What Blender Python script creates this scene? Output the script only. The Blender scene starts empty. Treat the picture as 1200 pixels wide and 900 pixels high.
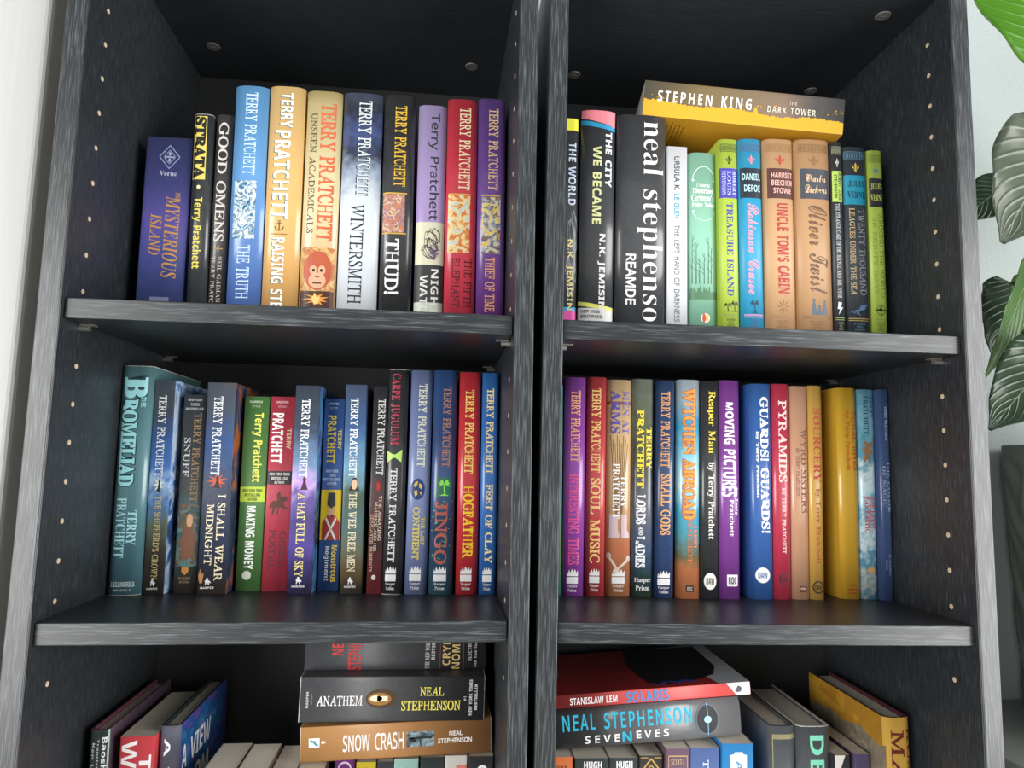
import bpy, bmesh, math, random
from math import sin, cos, pi, radians
from mathutils import Vector, Matrix, Euler
from mathutils.geometry import tessellate_polygon

SC = bpy.context.scene
COL = SC.collection

# ---------------------------------------------------------------- camera, world, daylight, exposure
cam_data = bpy.data.cameras.new('camera')
cam_data.sensor_width = 36.0
cam_data.lens = 36.0 * 801.68 / 1200.0
cam_data.clip_start = 0.01
camera = bpy.data.objects.new('camera', cam_data)
COL.objects.link(camera)
camera.matrix_world = Matrix(((0.994165, -0.03035, -0.103511, 0.30516),
                              (-0.106245, -0.109602, -0.988281, -0.57213),
                              (0.018649, 0.993512, -0.112187, -0.12545),
                              (0, 0, 0, 1)))
SC.camera = camera

world = bpy.data.worlds.new('room_light')
SC.world = world
world.use_nodes = True
world.node_tree.nodes['Background'].inputs[0].default_value = (1.0, 0.985, 0.965, 1)
world.node_tree.nodes['Background'].inputs[1].default_value = 0.42

def window_light(name, loc, target, sx, sy, energy, color):
    d = bpy.data.lights.new(name, 'AREA')
    d.shape = 'RECTANGLE'; d.size = sx; d.size_y = sy; d.energy = energy; d.color = color
    o = bpy.data.objects.new(name, d); COL.objects.link(o)
    o.location = loc
    o.rotation_euler = (Vector(target) - Vector(loc)).to_track_quat('-Z', 'Y').to_euler()
    return o
window_light('daylight_right_window', (2.25, -1.35, -0.35), (0.5, 0.0, -0.2), 1.5, 2.2, 96, (1.0, 0.99, 0.97))
window_light('daylight_left_window', (-1.5, -1.95, -0.35), (0.3, 0.0, -0.2), 1.4, 2.2, 92, (1.0, 0.99, 0.97))

SC.view_settings.view_transform = 'Standard'
SC.view_settings.look = 'None'
SC.view_settings.gamma = 1.0
SC.view_settings.use_curve_mapping = False
SC.view_settings.exposure = 0.0

# ---------------------------------------------------------------- small helpers
def lin(h):
    v = [int(h[i:i + 2], 16) / 255 for i in (0, 2, 4)]
    return tuple((c / 12.92 if c <= .04045 else ((c + .055) / 1.055) ** 2.4) for c in v) + (1.0,)

MATS = {}
class NT:
    def __init__(self, name):
        self.m = bpy.data.materials.new(name); self.m.use_nodes = True
        self.t = self.m.node_tree; self.p = self.t.nodes['Principled BSDF']
    def n(self, kind, **kw):
        x = self.t.nodes.new(kind)
        for k, v in kw.items(): setattr(x, k, v)
        return x
    def l(self, a, b): self.t.links.new(a, b)
    def math(self, op, a, b=None):
        x = self.n('ShaderNodeMath', operation=op)
        for i, v in enumerate((a, b)):
            if v is None: continue
            if isinstance(v, (int, float)): x.inputs[i].default_value = v
            else: self.l(v, x.inputs[i])
        return x.outputs[0]
    def ramp(self, fac, stops, interp='LINEAR'):
        r = self.n('ShaderNodeValToRGB'); r.color_ramp.interpolation = interp
        e = r.color_ramp.elements
        while len(e) > 1: e.remove(e[-1])
        e[0].position = stops[0][0]; e[0].color = lin(stops[0][1]) if isinstance(stops[0][1], str) else stops[0][1]
        for pos, c in stops[1:]:
            q = e.new(min(1, max(0, pos))); q.color = lin(c) if isinstance(c, str) else c
        self.l(fac, r.inputs[0]); return r.outputs[0]
    def mix(self, fac, a, b):
        x = self.n('ShaderNodeMix', data_type='RGBA')
        if isinstance(fac, (int, float)): x.inputs[0].default_value = fac
        else: self.l(fac, x.inputs[0])
        for i, v in ((6, a), (7, b)):
            if isinstance(v, tuple): x.inputs[i].default_value = v
            else: self.l(v, x.inputs[i])
        return x.outputs[2]
    def coord(self, which): return self.n('ShaderNodeTexCoord').outputs[which]
    def mapping(self, vec, scale):
        x = self.n('ShaderNodeMapping'); x.inputs['Scale'].default_value = scale
        self.l(vec, x.inputs[0]); return x.outputs[0]
    def noise(self, vec, scale, detail=3.0, rough=.5, dist=0.0):
        x = self.n('ShaderNodeTexNoise'); x.inputs['Scale'].default_value = scale
        x.inputs['Detail'].default_value = detail; x.inputs['Roughness'].default_value = rough; x.inputs['Distortion'].default_value = dist
        if vec is not None: self.l(vec, x.inputs['Vector'])
        return x.outputs[0]
    def base(self, v, rough=.5, spec=.5):
        if isinstance(v, tuple): self.p.inputs['Base Color'].default_value = v
        else: self.l(v, self.p.inputs['Base Color'])
        self.p.inputs['Roughness'].default_value = rough
        self.p.inputs['Specular IOR Level'].default_value = spec
        return self.m
    def bump(self, h, strength, dist):
        b = self.n('ShaderNodeBump'); b.inputs['Strength'].default_value = strength
        b.inputs['Distance'].default_value = dist
        self.l(h, b.inputs['Height']); self.l(b.outputs[0], self.p.inputs['Normal'])

def ink(hexc, rough=.42):
    k = ('ink', hexc, rough)
    if k not in MATS: MATS[k] = NT('ink_' + hexc).base(lin(hexc), rough)
    return MATS[k]

def cover_mat(grad, amp=0, nsc=20, wear=False, rough=.36):
    k = ('cover', tuple(map(tuple, grad)), amp, nsc, wear, rough)
    if k in MATS: return MATS[k]
    m = NT('printed_cover')
    g = m.coord('Generated'); s = m.n('ShaderNodeSeparateXYZ'); m.l(g, s.inputs[0])
    t = m.math('SUBTRACT', 1.0, s.outputs[2])
    if amp:
        ob = m.coord('Object')
        n1 = m.noise(ob, nsc * 4.0, 4)
        t = m.math('ADD', t, m.math('MULTIPLY', m.math('SUBTRACT', n1, .5), amp * 2))
    c = m.ramp(t, grad)
    # light scuffing of the printed film
    n2 = m.noise(m.coord('Object'), 160, 5, .7)
    c = m.mix(m.math('MULTIPLY', n2, .09), c, (.55, .56, .57, 1))
    if wear:
        e = m.math('ABSOLUTE', m.math('SUBTRACT', s.outputs[2], .5))
        e = m.math('MULTIPLY', m.math('SUBTRACT', e, .4925), 140)
        n3 = m.noise(m.coord('Object'), 420, 3, .6)
        f = m.math('GREATER_THAN', m.math('ADD', e, n3), 1.08)
        c = m.mix(f, c, (.72, .70, .66, 1))
    MATS[k] = m.base(c, rough)
    if rough < .35:                                   # laminated dust jacket
        m.p.inputs['Coat Weight'].default_value = .55; m.p.inputs['Coat Roughness'].default_value = .14
    return MATS[k]

def art_mat(cols, sc=24, rough=.42):
    k = ('art', tuple(cols), sc)
    if k in MATS: return MATS[k]
    m = NT('printed_picture'); ob = m.coord('Object')
    n1 = m.noise(ob, sc * 4.2, 4, .55, 1.6)
    n1 = m.math('ADD', m.math('MULTIPLY', m.math('SUBTRACT', n1, .5), 1.9), .5)
    st = [((i + .5) / len(cols), c) for i, c in enumerate(cols)]
    MATS[k] = m.base(m.ramp(n1, st), rough)
    return MATS[k]

def paper_mat(c='d6cbb2'):
    k = ('paper', c)
    if k in MATS: return MATS[k]
    m = NT('page_edges'); v = m.mapping(m.coord('Object'), (2600, 6, 6))
    n = m.noise(v, 1.0, 2)
    MATS[k] = m.base(m.mix(m.math('MULTIPLY', n, .5), (.80, .74, .63, 1), (.52, .46, .37, 1)), .85, .2)
    return MATS[k]

def wood_mat(name, axis, streak, dark='15181b', light='4a4f54', rough=.38, across=330, bumpd=.0003, lo=.50, hi=.72, spec=.5):
    k = ('wood', name)
    if k in MATS: return MATS[k]
    m = NT(name); sc = [across] * 3; sc[axis] = across / 26
    v = m.mapping(m.coord('Object'), tuple(sc))
    n = m.noise(v, 1.0, 4, .6)
    big = m.noise(m.coord('Object'), 9, 2)
    a = m.ramp(n, [(lo, (0, 0, 0, 1)), (hi, (1, 1, 1, 1))])
    a = m.math('MULTIPLY', a, m.math('ADD', m.math('MULTIPLY', big, streak), streak * .5))
    c = m.mix(a, lin(dark), lin(light))
    m.bump(n, .35, bumpd)
    MATS[k] = m.base(c, rough, spec)
    return MATS[k]

def plain(name, hexc, rough=.5, metal=0.0, spec=.5):
    k = ('plain', name)
    if k not in MATS:
        m = NT(name); m.base(lin(hexc), rough, spec); m.p.inputs['Metallic'].default_value = metal
        MATS[k] = m.m
    return MATS[k]

def link(name, me, mats, parent=None, loc=None):
    for m in (mats if isinstance(mats, (list, tuple)) else [mats]): me.materials.append(m)
    o = bpy.data.objects.new(name, me); COL.objects.link(o)
    if parent is not None: o.parent = parent
    if loc is not None: o.location = loc
    return o
def from_bm(name, bm, mats, parent=None, loc=None):
    me = bpy.data.meshes.new(name); bm.to_mesh(me); bm.free()
    return link(name, me, mats, parent, loc)
def root(name, label, cat, group=None, matrix=None):
    o = bpy.data.objects.new(name, None); COL.objects.link(o); o.empty_display_size = .02
    o['label'] = label; o['category'] = cat
    if group: o['group'] = group
    if matrix is not None: o.matrix_world = matrix
    return o
def box_bm(x0, x1, y0, y1, z0, z1, bevel=0, seg=2):
    bm = bmesh.new(); bmesh.ops.create_cube(bm, size=1)
    for v in bm.verts:
        v.co = Vector((x0 + (v.co.x + .5) * (x1 - x0), y0 + (v.co.y + .5) * (y1 - y0), z0 + (v.co.z + .5) * (z1 - z0)))
    if bevel: bmesh.ops.bevel(bm, geom=bm.edges[:], offset=bevel, segments=seg, affect='EDGES', profile=.5)
    return bm
def disc_bm(r, th, n=18, dome=0):
    bm = bmesh.new()
    bmesh.ops.create_cone(bm, cap_ends=True, segments=n, radius1=r, radius2=r * .92, depth=th)
    return bm

CASE_L = Matrix.Identity(4)
CASE_R = Matrix(((0.999548, 0.029151, 0.007362, 0.40863), (-0.029127, 0.99957, -0.003384, -0.00035), (-0.007457, 0.003168, 0.999967, -0.00181), (0, 0, 0, 1)))
INNER_W, PANEL_T, CASE_D, SHELF_T, SET_BACK = 0.3661, 0.0169, 0.26, 0.0170, 0.0062
SHELF_Z = (0.0, -0.2561, -0.576, -0.82)
TOP_Z, FLOOR_Z = 0.3376, -1.12

# ---------------------------------------------------------------- the room
wm = NT('white_stippled_plaster'); oc = wm.coord('Object')
wn = wm.noise(oc, 260, 3, .6); wm.bump(wn, .55, .002); wm.base(lin('a9b3b2'), .8, .2)
def struct(name, bm, mat):
    o = from_bm(name, bm, mat); o['kind'] = 'structure'; return o
struct('wall_back', box_bm(-2.2, 3.2, .300, .40, FLOOR_Z, .95), wm.m)
fm = NT('grey_floor_boards'); fm.base(fm.mix(fm.noise(fm.mapping(fm.coord('Object'), (3, 40, 1)), 1.0, 3), lin('8e8a82'), lin('a29d93')), .5)
struct('floor', box_bm(-2.2, 3.2, -3.0, .40, FLOOR_Z - .05, FLOOR_Z), fm.m)
dm = NT('white_wood_grain_panel'); dn = dm.noise(dm.mapping(dm.coord('Object'), (180, 180, 5)), 1.0, 3)
dm.base(dm.mix(dn, (.445, .455, .445, 1), (.52, .53, .52, 1)), .5)
struct('door_1', box_bm(-.95, -.0445, .030, .070, FLOOR_Z + .001, .86, .006, 4), dm.m)
struct('gap_shade_strip_1', box_bm(-.0440, -.0178, .055, .2995, FLOOR_Z + .001, .86, .001), plain('grey_brown_gap_shade', 'a39a8e', .8, 0, .2))  # strip filling the gap; its grey-brown colour stands in for the shadowed wall

# ---------------------------------------------------------------- the two bookcases
W_PAN = wood_mat('black_oak_panel', 2, .6, dark='272a2e', light='575f66', across=1500, lo=.5, hi=.7)
W_SHF = wood_mat('black_oak_shelf', 0, .5, dark='2a2e32', light='4e545a', across=900, lo=.52, hi=.74)
W_EDV = wood_mat('black_oak_upright_edge', 2, .9, dark='272b2e', light='6d7479', rough=.31, across=900, lo=.48, hi=.78, spec=.6)
W_EDH = wood_mat('black_oak_shelf_edge', 0, .9, dark='272b2e', light='6a7175', rough=.31, across=900, lo=.5, hi=.78, spec=.52)
W_BCK = plain('black_back_board', '2b2d2e', .6)
RAW = plain('raw_chipboard_hole', 'cdbb9e', .9, 0, .1)
CAMG = plain('grey_plastic_cap', '6d6c68', .5)
STEEL = plain('dull_steel', 'b8b6b0', .35, .8)

def panel(par, name, b, mat, edge, ebox):
    o = from_bm(name, b, mat, par)
    e = from_bm('edge_band', ebox, edge, o)
    return o

hole_me = bpy.data.meshes.new('peg_hole')
hb = bmesh.new(); bmesh.ops.create_cone(hb, cap_ends=True, segments=14, radius1=.0023, radius2=.0021, depth=.0006)
bmesh.ops.rotate(hb, verts=hb.verts, matrix=Matrix.Rotation(pi / 2, 3, 'Y')); hb.to_mesh(hole_me); hb.free()
hole_me.materials.append(RAW)
pin_me = bpy.data.meshes.new('shelf_pin')
hb = bmesh.new()
bmesh.ops.create_cone(hb, cap_ends=True, segments=12, radius1=.0026, radius2=.0026, depth=.008)
bmesh.ops.rotate(hb, verts=hb.verts, matrix=Matrix.Rotation(pi / 2, 3, 'Y'))
bmesh.ops.translate(hb, verts=hb.verts, vec=(.004, 0, 0))
t = box_bm(.0015, .013, -.004, .004, .0018, .0032, .0004)
tm = bpy.data.meshes.new('tmp'); t.to_mesh(tm); t.free(); hb.from_mesh(tm); bpy.data.meshes.remove(tm)
hb.to_mesh(pin_me); hb.free(); pin_me.materials.append(STEEL)
cap_me = bpy.data.meshes.new('cam_cap')
hb = bmesh.new(); bmesh.ops.create_cone(hb, cap_ends=True, segments=24, radius1=.0072, radius2=.0076, depth=.0009)
q = box_bm(-.003, .003, -.0007, .0007, -.0009, 0)
tm = bpy.data.meshes.new('tmp'); q.to_mesh(tm); q.free(); hb.from_mesh(tm); bpy.data.meshes.remove(tm)
hb.to_mesh(cap_me); hb.free(); cap_me.materials.append(CAMG)

def make_case(mat, label):
    r = root('bookcase', label, 'bookcase', None, mat)
    zt = TOP_Z + .0176
    eb = .0016                                       # thickness of the edging strip
    for side in (0, 1):
        x0, x1 = (-PANEL_T, 0) if side == 0 else (INNER_W, INNER_W + PANEL_T)
        s = panel(r, 'side_panel', box_bm(x0, x1, eb, CASE_D + .004, FLOOR_Z, zt, .0004, 1), W_PAN, W_EDV,
                  box_bm(x0, x1, 0, eb, FLOOR_Z, zt, .0009, 3))
        xs = x0 if side else x1
        for k in range(-4, 19):
            z = -SHELF_T - .004 + (9 - k) * .032 - .0
            if z > TOP_Z - .01 or z < -.62: continue
            if any(abs(z - (sz - SHELF_T - .004)) < .006 for sz in SHELF_Z): continue
            if any(sz - SHELF_T - .001 < z < sz + .001 for sz in SHELF_Z): continue
            h = bpy.data.objects.new('peg_hole', hole_me); COL.objects.link(h); h.parent = s
            h.location = (xs + (.0001 if side == 0 else -.0001), .0333, z)
        for sz in SHELF_Z:
            for yy in (.0333, .215):
                h = bpy.data.objects.new('shelf_pin', pin_me); COL.objects.link(h); h.parent = r
                h.location = (xs, yy, sz - SHELF_T - .0034)
                if side: h.rotation_euler = (0, 0, pi)
    for sz in SHELF_Z:
        panel(r, 'shelf', box_bm(.0008, INNER_W - .0008, SET_BACK + eb, CASE_D - .001, sz - SHELF_T, sz, .0003, 1), W_SHF, W_EDH,
              box_bm(.0008, INNER_W - .0008, SET_BACK, SET_BACK + eb, sz - SHELF_T, sz, .0009, 3))
    tp = panel(r, 'top_panel', box_bm(0, INNER_W, eb, CASE_D, TOP_Z, zt, .0003, 1), W_SHF, W_EDH, box_bm(0, INNER_W, 0, eb, TOP_Z, zt, .0006, 2))
    for x in (.036, INNER_W - .036):
        for y in (.048, .1918):
            h = bpy.data.objects.new('cam_cap', cap_me); COL.objects.link(h); h.parent = tp; h.location = (x, y, TOP_Z - .0004)
    panel(r, 'bottom_panel', box_bm(0, INNER_W, eb, CASE_D, FLOOR_Z + .06, FLOOR_Z + .078, .0003, 1), W_SHF, W_EDH, box_bm(0, INNER_W, 0, eb, FLOOR_Z + .06, FLOOR_Z + .078, .0006, 2))
    from_bm('plinth', box_bm(0, INNER_W, .02, .036, FLOOR_Z, FLOOR_Z + .06), W_SHF, r)
    from_bm('back_panel', box_bm(-.001, INNER_W + .001, CASE_D, CASE_D + .004, FLOOR_Z + .06, zt), W_BCK, r)
    return r
make_case(CASE_L, 'left black-brown oak bookcase, nearest the white door panel')
make_case(CASE_R, 'right black-brown oak bookcase, nearest the plant and plaster wall')

# ---------------------------------------------------------------- lettering: outline table of letter shapes
GLYPHS = {
('B',"'"):(48,[[18,98,14,153,34,153,30,98]]),
('B','.'):(58,[[29,-3,24,-2,19,0,16,5,15,12,16,18,19,23,24,25,29,26,34,25,38,23,41,18,42,12,41,5,38,0,34,-2]]),
('B','A'):(148,[[0,0,54,154,94,154,148,0,113,0,102,37,46,37,35,0],[54,64,94,64,74,130,65,100]]),
('B','B'):(144,[[19,0,19,153,81,153,105,149,113,145,122,138,127,128,129,115,126,99,123,92,118,87,113,84,106,81,119,75,125,70,131,58,133,44,131,32,126,21,118,12,110,7,100,3,89,1],[52,93,79,93,86,95,90,97,94,103,96,110,94,118,89,123,77,126,52,127],[52,27,82,27,89,29,93,33,99,42,99,48,98,55,93,62,88,64,72,67,52,67]]),
('B','C'):(137,[[70,-2,51,3,42,8,33,15,26,24,20,35,14,54,12,77,15,98,21,118,27,129,35,138,45,145,63,153,84,156,107,153,129,145,119,118,96,127,84,129,73,127,63,122,56,115,52,107,47,88,47,65,51,46,55,38,62,31,72,26,91,25,124,33,124,6,97,-1]]),
('B','D'):(159,[[19,0,19,153,79,153,100,149,109,145,120,138,129,130,137,120,144,101,147,78,145,60,141,44,134,31,125,20,112,11,98,5,82,1,63,0],[52,27,66,27,86,30,101,39,110,55,113,77,112,89,110,100,107,108,102,115,93,121,82,125,52,127]]),
('B','E'):(120,[[19,0,19,153,108,153,108,127,52,127,52,93,104,93,104,66,52,66,52,27,108,27,108,0]]),
('B','F'):(118,[[19,0,19,153,107,153,107,127,51,127,51,87,103,87,103,61,51,61,51,0]]),
('B','G'):(156,[[68,-1,53,3,41,9,31,18,23,29,17,43,14,59,12,77,15,99,22,119,33,134,49,146,69,153,93,156,117,153,138,146,127,120,105,127,92,129,83,128,75,126,68,122,61,117,56,111,49,96,46,76,48,58,53,42,63,31,69,28,77,26,107,27,107,59,78,59,78,86,138,86,138,7,104,-1,94,-2]]),
('B','H'):(164,[[19,0,19,153,52,153,52,93,113,93,113,153,145,153,145,0,113,0,113,66,52,66,52,0]]),
('B','I'):(84,[[7,0,7,18,26,27,26,126,7,135,7,153,77,153,77,135,58,126,58,27,77,18,77,0]]),
('B','J'):(71,[[-16,-43,-16,-16,-1,-18,10,-16,14,-13,18,-3,19,10,19,153,52,153,51,-2,49,-13,46,-22,41,-29,35,-35,29,-40,12,-45]]),
('B','K'):(143,[[19,0,19,153,52,153,52,83,65,101,106,153,142,153,89,86,143,0,106,0,66,65,52,55,52,0]]),
('B','L'):(121,[[19,0,19,153,52,153,52,27,114,27,114,0]]),
('B','M'):(203,[[19,0,19,153,64,153,100,36,139,153,183,153,183,0,153,0,155,120,114,0,84,0,47,120,48,0]]),
('B','N'):(175,[[19,0,19,153,60,153,127,38,126,153,155,153,155,0,114,0,47,116,48,0]]),
('B','O'):(171,[[74,-2,53,3,44,8,34,15,26,24,20,35,14,55,12,77,14,99,20,119,26,130,34,139,44,146,53,150,74,155,98,155,118,150,127,146,137,139,145,129,151,119,157,99,159,77,157,55,151,35,145,24,137,15,127,8,118,3,98,-2],[86,25,98,27,108,31,115,39,122,55,124,77,122,99,119,107,115,115,108,123,98,127,86,129,73,127,63,123,56,115,52,107,47,88,47,66,52,47,56,39,63,31,73,27]]),
('B','P'):(135,[[19,0,19,153,82,153,94,150,104,146,112,141,119,131,124,119,125,106,123,88,120,80,115,73,109,67,101,62,91,58,80,55,52,55,52,0],[52,81,71,82,78,84,84,87,89,91,92,97,92,104,90,117,81,124,67,127,52,127]]),
('B','R'):(142,[[19,0,19,153,79,153,91,151,102,147,110,142,119,133,124,122,125,107,124,95,118,84,106,72,97,67,142,0,106,0,69,59,52,59,52,0],[52,85,72,86,80,88,85,91,89,95,92,100,92,107,92,113,89,118,85,122,71,126,52,127]]),
('B','S'):(118,[[41,-2,20,3,10,7,10,37,40,26,56,25,69,27,73,29,77,35,78,41,77,46,74,51,56,62,30,76,19,87,13,99,12,112,13,125,18,135,26,144,33,149,42,153,52,155,72,155,94,151,109,145,99,119,74,127,63,129,54,127,48,124,45,119,43,113,45,106,51,100,93,77,102,68,108,57,110,43,108,30,103,19,95,10,87,5,77,1,66,-1]]),
('B','T'):(124,[[46,0,46,126,4,126,4,153,120,153,120,126,78,126,78,0]]),
('B','U'):(162,[[81,-2,66,-1,54,2,43,7,34,13,27,22,22,32,19,42,18,55,18,153,51,153,52,48,54,39,58,33,64,29,72,26,81,25,91,26,99,29,105,34,109,40,111,49,112,153,144,153,143,44,141,34,137,25,132,18,125,11,116,5,106,1,94,-1]]),
('B','V'):(140,[[52,0,0,153,33,153,70,28,78,62,107,153,140,153,87,0]]),
('B','W'):(208,[[39,0,0,153,32,153,59,29,66,67,89,153,119,153,149,29,156,70,176,153,208,153,169,0,132,0,104,116,97,80,76,0]]),
('B','Y'):(134,[[51,0,51,59,0,153,35,153,67,90,99,153,134,153,83,60,83,0]]),
('B','a'):(130,[[35,-1,27,2,19,7,14,14,10,24,9,35,10,46,15,56,22,63,30,67,49,71,82,73,81,86,77,92,71,95,58,96,31,87,20,109,41,117,65,120,79,119,92,115,101,109,108,101,112,91,114,78,114,0,91,0,85,16,74,6,62,0,54,-2],[64,22,70,24,75,27,79,32,81,38,82,54,60,53,53,51,48,48,43,42,42,35,43,29,46,24,51,22]]),
('B','b'):(136,[[81,-2,66,0,52,9,49,13,47,13,41,0,17,0,17,163,49,163,47,102,49,102,57,111,67,117,82,119,94,118,105,113,114,104,119,96,123,85,126,73,126,59,126,45,123,32,119,22,114,13,105,5,94,0],[72,24,78,25,84,28,88,33,91,40,94,59,93,70,91,78,88,85,83,90,78,93,72,94,64,93,58,90,54,86,51,80,49,59,51,40,54,33,58,28,64,25]]),
('B','c'):(110,[[52,-1,41,1,32,6,24,12,18,21,13,31,11,43,10,58,10,71,13,83,17,93,22,101,29,108,37,113,46,117,56,119,82,118,104,112,94,87,74,93,67,94,56,91,49,85,44,74,42,58,43,48,45,39,49,32,54,28,60,25,74,24,90,29,100,34,100,7,85,0,72,-2]]),
('B','d'):(136,[[54,-2,42,0,31,5,22,13,17,22,13,32,10,44,10,58,10,73,13,85,17,95,22,104,31,113,42,118,55,119,70,117,81,111,89,102,87,126,87,163,119,163,119,0,95,0,89,15,87,15,80,7,69,0],[65,23,73,24,79,27,84,31,87,37,89,58,87,78,84,84,80,89,73,92,65,93,58,92,53,89,48,84,45,77,43,69,43,48,45,39,48,32,53,27,58,24]]),
('B','e'):(127,[[59,-1,48,1,39,4,30,10,23,16,17,24,13,34,11,45,10,58,10,71,13,82,17,92,22,100,28,107,36,113,45,116,55,119,65,119,77,119,87,116,96,112,104,106,110,98,114,89,117,78,118,51,42,51,43,42,46,35,50,29,56,25,63,23,86,23,111,31,111,6,93,0,78,-2],[43,72,88,72,85,85,82,90,78,94,72,96,60,96,50,91,46,86]]),
('B','g'):(136,[[38,-50,17,-45,17,-19,39,-26,63,-28,76,-25,85,-16,88,15,78,5,67,0,54,-2,41,0,30,5,21,14,16,23,13,33,10,45,10,72,13,84,16,95,22,103,31,112,42,118,55,119,68,118,80,112,89,102,92,117,119,117,119,0,118,-12,116,-22,111,-31,104,-38,96,-44,86,-48,74,-51],[65,23,73,24,79,26,83,30,87,36,89,44,89,70,87,79,84,85,79,90,73,93,65,93,55,91,48,85,44,74,42,58,44,43,48,32,55,25]]),
('B','h'):(141,[[17,0,17,163,49,163,47,102,49,102,58,112,69,118,83,119,95,118,105,115,114,109,120,101,124,90,125,77,125,0,93,0,93,69,91,83,85,91,74,94,66,93,59,89,54,84,51,76,49,55,49,0]]),
('B','i'):(66,[[33,132,26,133,21,135,17,140,15,148,17,155,21,160,26,162,33,163,39,162,45,160,49,155,50,148,49,140,45,135,39,133],[17,0,17,117,49,117,49,0]]),
('B','l'):(66,[[17,0,17,163,49,163,49,0]]),
('B','m'):(211,[[17,0,17,117,41,117,46,102,47,102,56,112,68,118,81,119,97,118,109,112,117,102,120,102,129,112,141,118,155,119,167,118,177,115,185,109,190,101,194,90,195,77,195,0,163,0,163,69,161,83,155,91,145,94,138,93,132,90,127,85,124,78,122,59,122,0,90,0,90,69,88,83,82,91,72,94,64,93,58,89,54,84,51,76,49,55,49,0]]),
('B','n'):(141,[[17,0,17,117,41,117,46,102,47,102,57,112,69,118,83,119,95,118,105,115,114,109,120,101,124,90,125,77,125,0,93,0,93,76,89,88,83,92,74,94,65,93,59,89,54,84,51,76,49,55,49,0]]),
('B','o'):(133,[[66,-2,56,-1,46,1,37,5,29,10,22,17,17,26,13,35,10,47,10,59,11,73,13,85,18,95,25,104,33,111,43,116,54,119,67,119,77,119,87,116,96,112,104,107,111,100,116,92,120,82,123,71,123,59,122,45,120,33,115,23,108,14,100,7,90,2,79,-1],[67,24,74,25,80,28,85,33,88,39,91,59,88,78,85,85,80,90,74,93,66,94,59,93,53,90,48,85,45,78,42,59,45,39,48,33,53,28,59,25]]),
('B','r'):(98,[[17,0,17,117,41,117,46,98,47,98,56,108,68,117,82,119,93,119,91,89,81,90,66,87,59,83,53,77,49,67,49,0]]),
('B','s'):(107,[[28,-1,10,5,10,31,37,23,50,21,58,22,63,24,66,27,67,34,63,39,24,59,17,64,11,75,10,87,11,97,15,105,22,111,32,116,43,119,70,119,90,113,97,110,88,87,64,95,48,95,43,92,41,88,43,83,83,63,90,58,97,47,99,35,97,24,93,15,86,7,79,3,70,0,60,-2]]),
('B','t'):(93,[[44,-1,33,4,25,13,21,27,20,93,5,93,5,107,23,118,32,142,52,142,52,117,85,117,85,93,52,93,52,37,53,31,56,27,61,24,77,24,86,27,86,3,63,-2]]),
('B','u'):(141,[[46,-1,36,2,28,8,21,16,17,27,16,41,16,117,48,117,49,41,53,30,59,25,67,23,76,25,82,28,87,33,90,41,92,62,92,117,124,117,124,0,100,0,96,15,94,15,85,5,72,0,65,-2]]),
('B','y'):(122,[[7,-50,7,-24,20,-26,26,-25,32,-23,40,-15,47,1,0,117,35,117,60,42,61,31,66,51,88,117,122,117,73,-15,68,-26,61,-35,53,-42,44,-48,34,-51]]),
('C','C'):(150,[[87,-1,72,3,61,11,54,22,51,34,55,51,43,55,35,61,30,69,29,80,30,89,33,98,39,106,46,114,55,121,65,127,77,131,88,134,100,135,109,134,113,131,111,129,90,126,75,119,62,109,52,98,45,85,43,73,44,65,49,59,57,56,72,79,99,106,122,122,144,132,156,134,165,133,171,130,175,125,177,118,175,112,168,99,153,84,131,69,106,58,89,54,82,42,79,31,77,23,79,12,85,6,95,4,112,7,126,15,137,25,140,31,141,37,140,43,137,48,132,50,127,51,121,50,111,44,104,30,102,21,100,20,96,22,94,28,95,36,99,43,104,49,115,55,126,57,135,55,141,51,145,45,147,37,146,30,139,18,125,7,107,0,101,-1],[92,60,112,67,136,84,155,105,162,117,163,123,162,128,158,129,151,127,142,120,120,99,102,74]]),
('C','D'):(161,[[40,-1,28,2,23,7,21,12,23,16,26,20,32,22,40,23,61,20,73,17,89,39,115,87,135,110,142,116,135,122,126,126,116,128,104,129,94,128,84,125,74,120,65,113,56,105,49,95,44,85,40,75,39,66,40,59,43,54,48,51,54,50,61,51,76,59,88,72,95,85,98,108,101,109,103,108,104,104,104,94,101,84,92,66,86,59,78,52,70,48,62,45,48,45,37,48,30,53,25,59,22,66,21,74,23,88,31,101,43,113,57,123,84,132,103,134,116,133,128,131,139,126,148,120,155,124,164,124,165,123,153,115,159,107,163,97,165,87,166,67,163,50,156,34,147,20,135,9,125,4,115,0,105,-1,87,2,79,5,59,-1],[116,7,125,10,133,15,140,22,146,31,156,53,159,75,158,90,154,101,148,110,141,95,128,52,120,36,110,25,92,11,103,7],[55,5,62,7,68,11,49,17,41,18,32,16,29,12,31,7,43,4]]),
('C','O'):(122,[[54,-2,44,0,36,3,29,8,24,16,20,25,19,35,22,52,30,69,47,91,73,114,95,126,112,132,128,135,142,133,150,126,153,116,151,110,147,107,145,108,144,121,140,126,135,128,130,129,120,128,110,123,95,111,70,79,51,41,45,22,45,17,47,7,55,4,67,7,82,17,96,31,110,50,125,82,128,97,127,104,122,107,116,105,105,96,78,57,66,20,60,19,59,23,70,55,90,89,105,104,114,110,124,112,131,110,136,106,140,100,141,92,139,80,130,59,109,30,90,13,71,2,62,-1]]),
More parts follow.
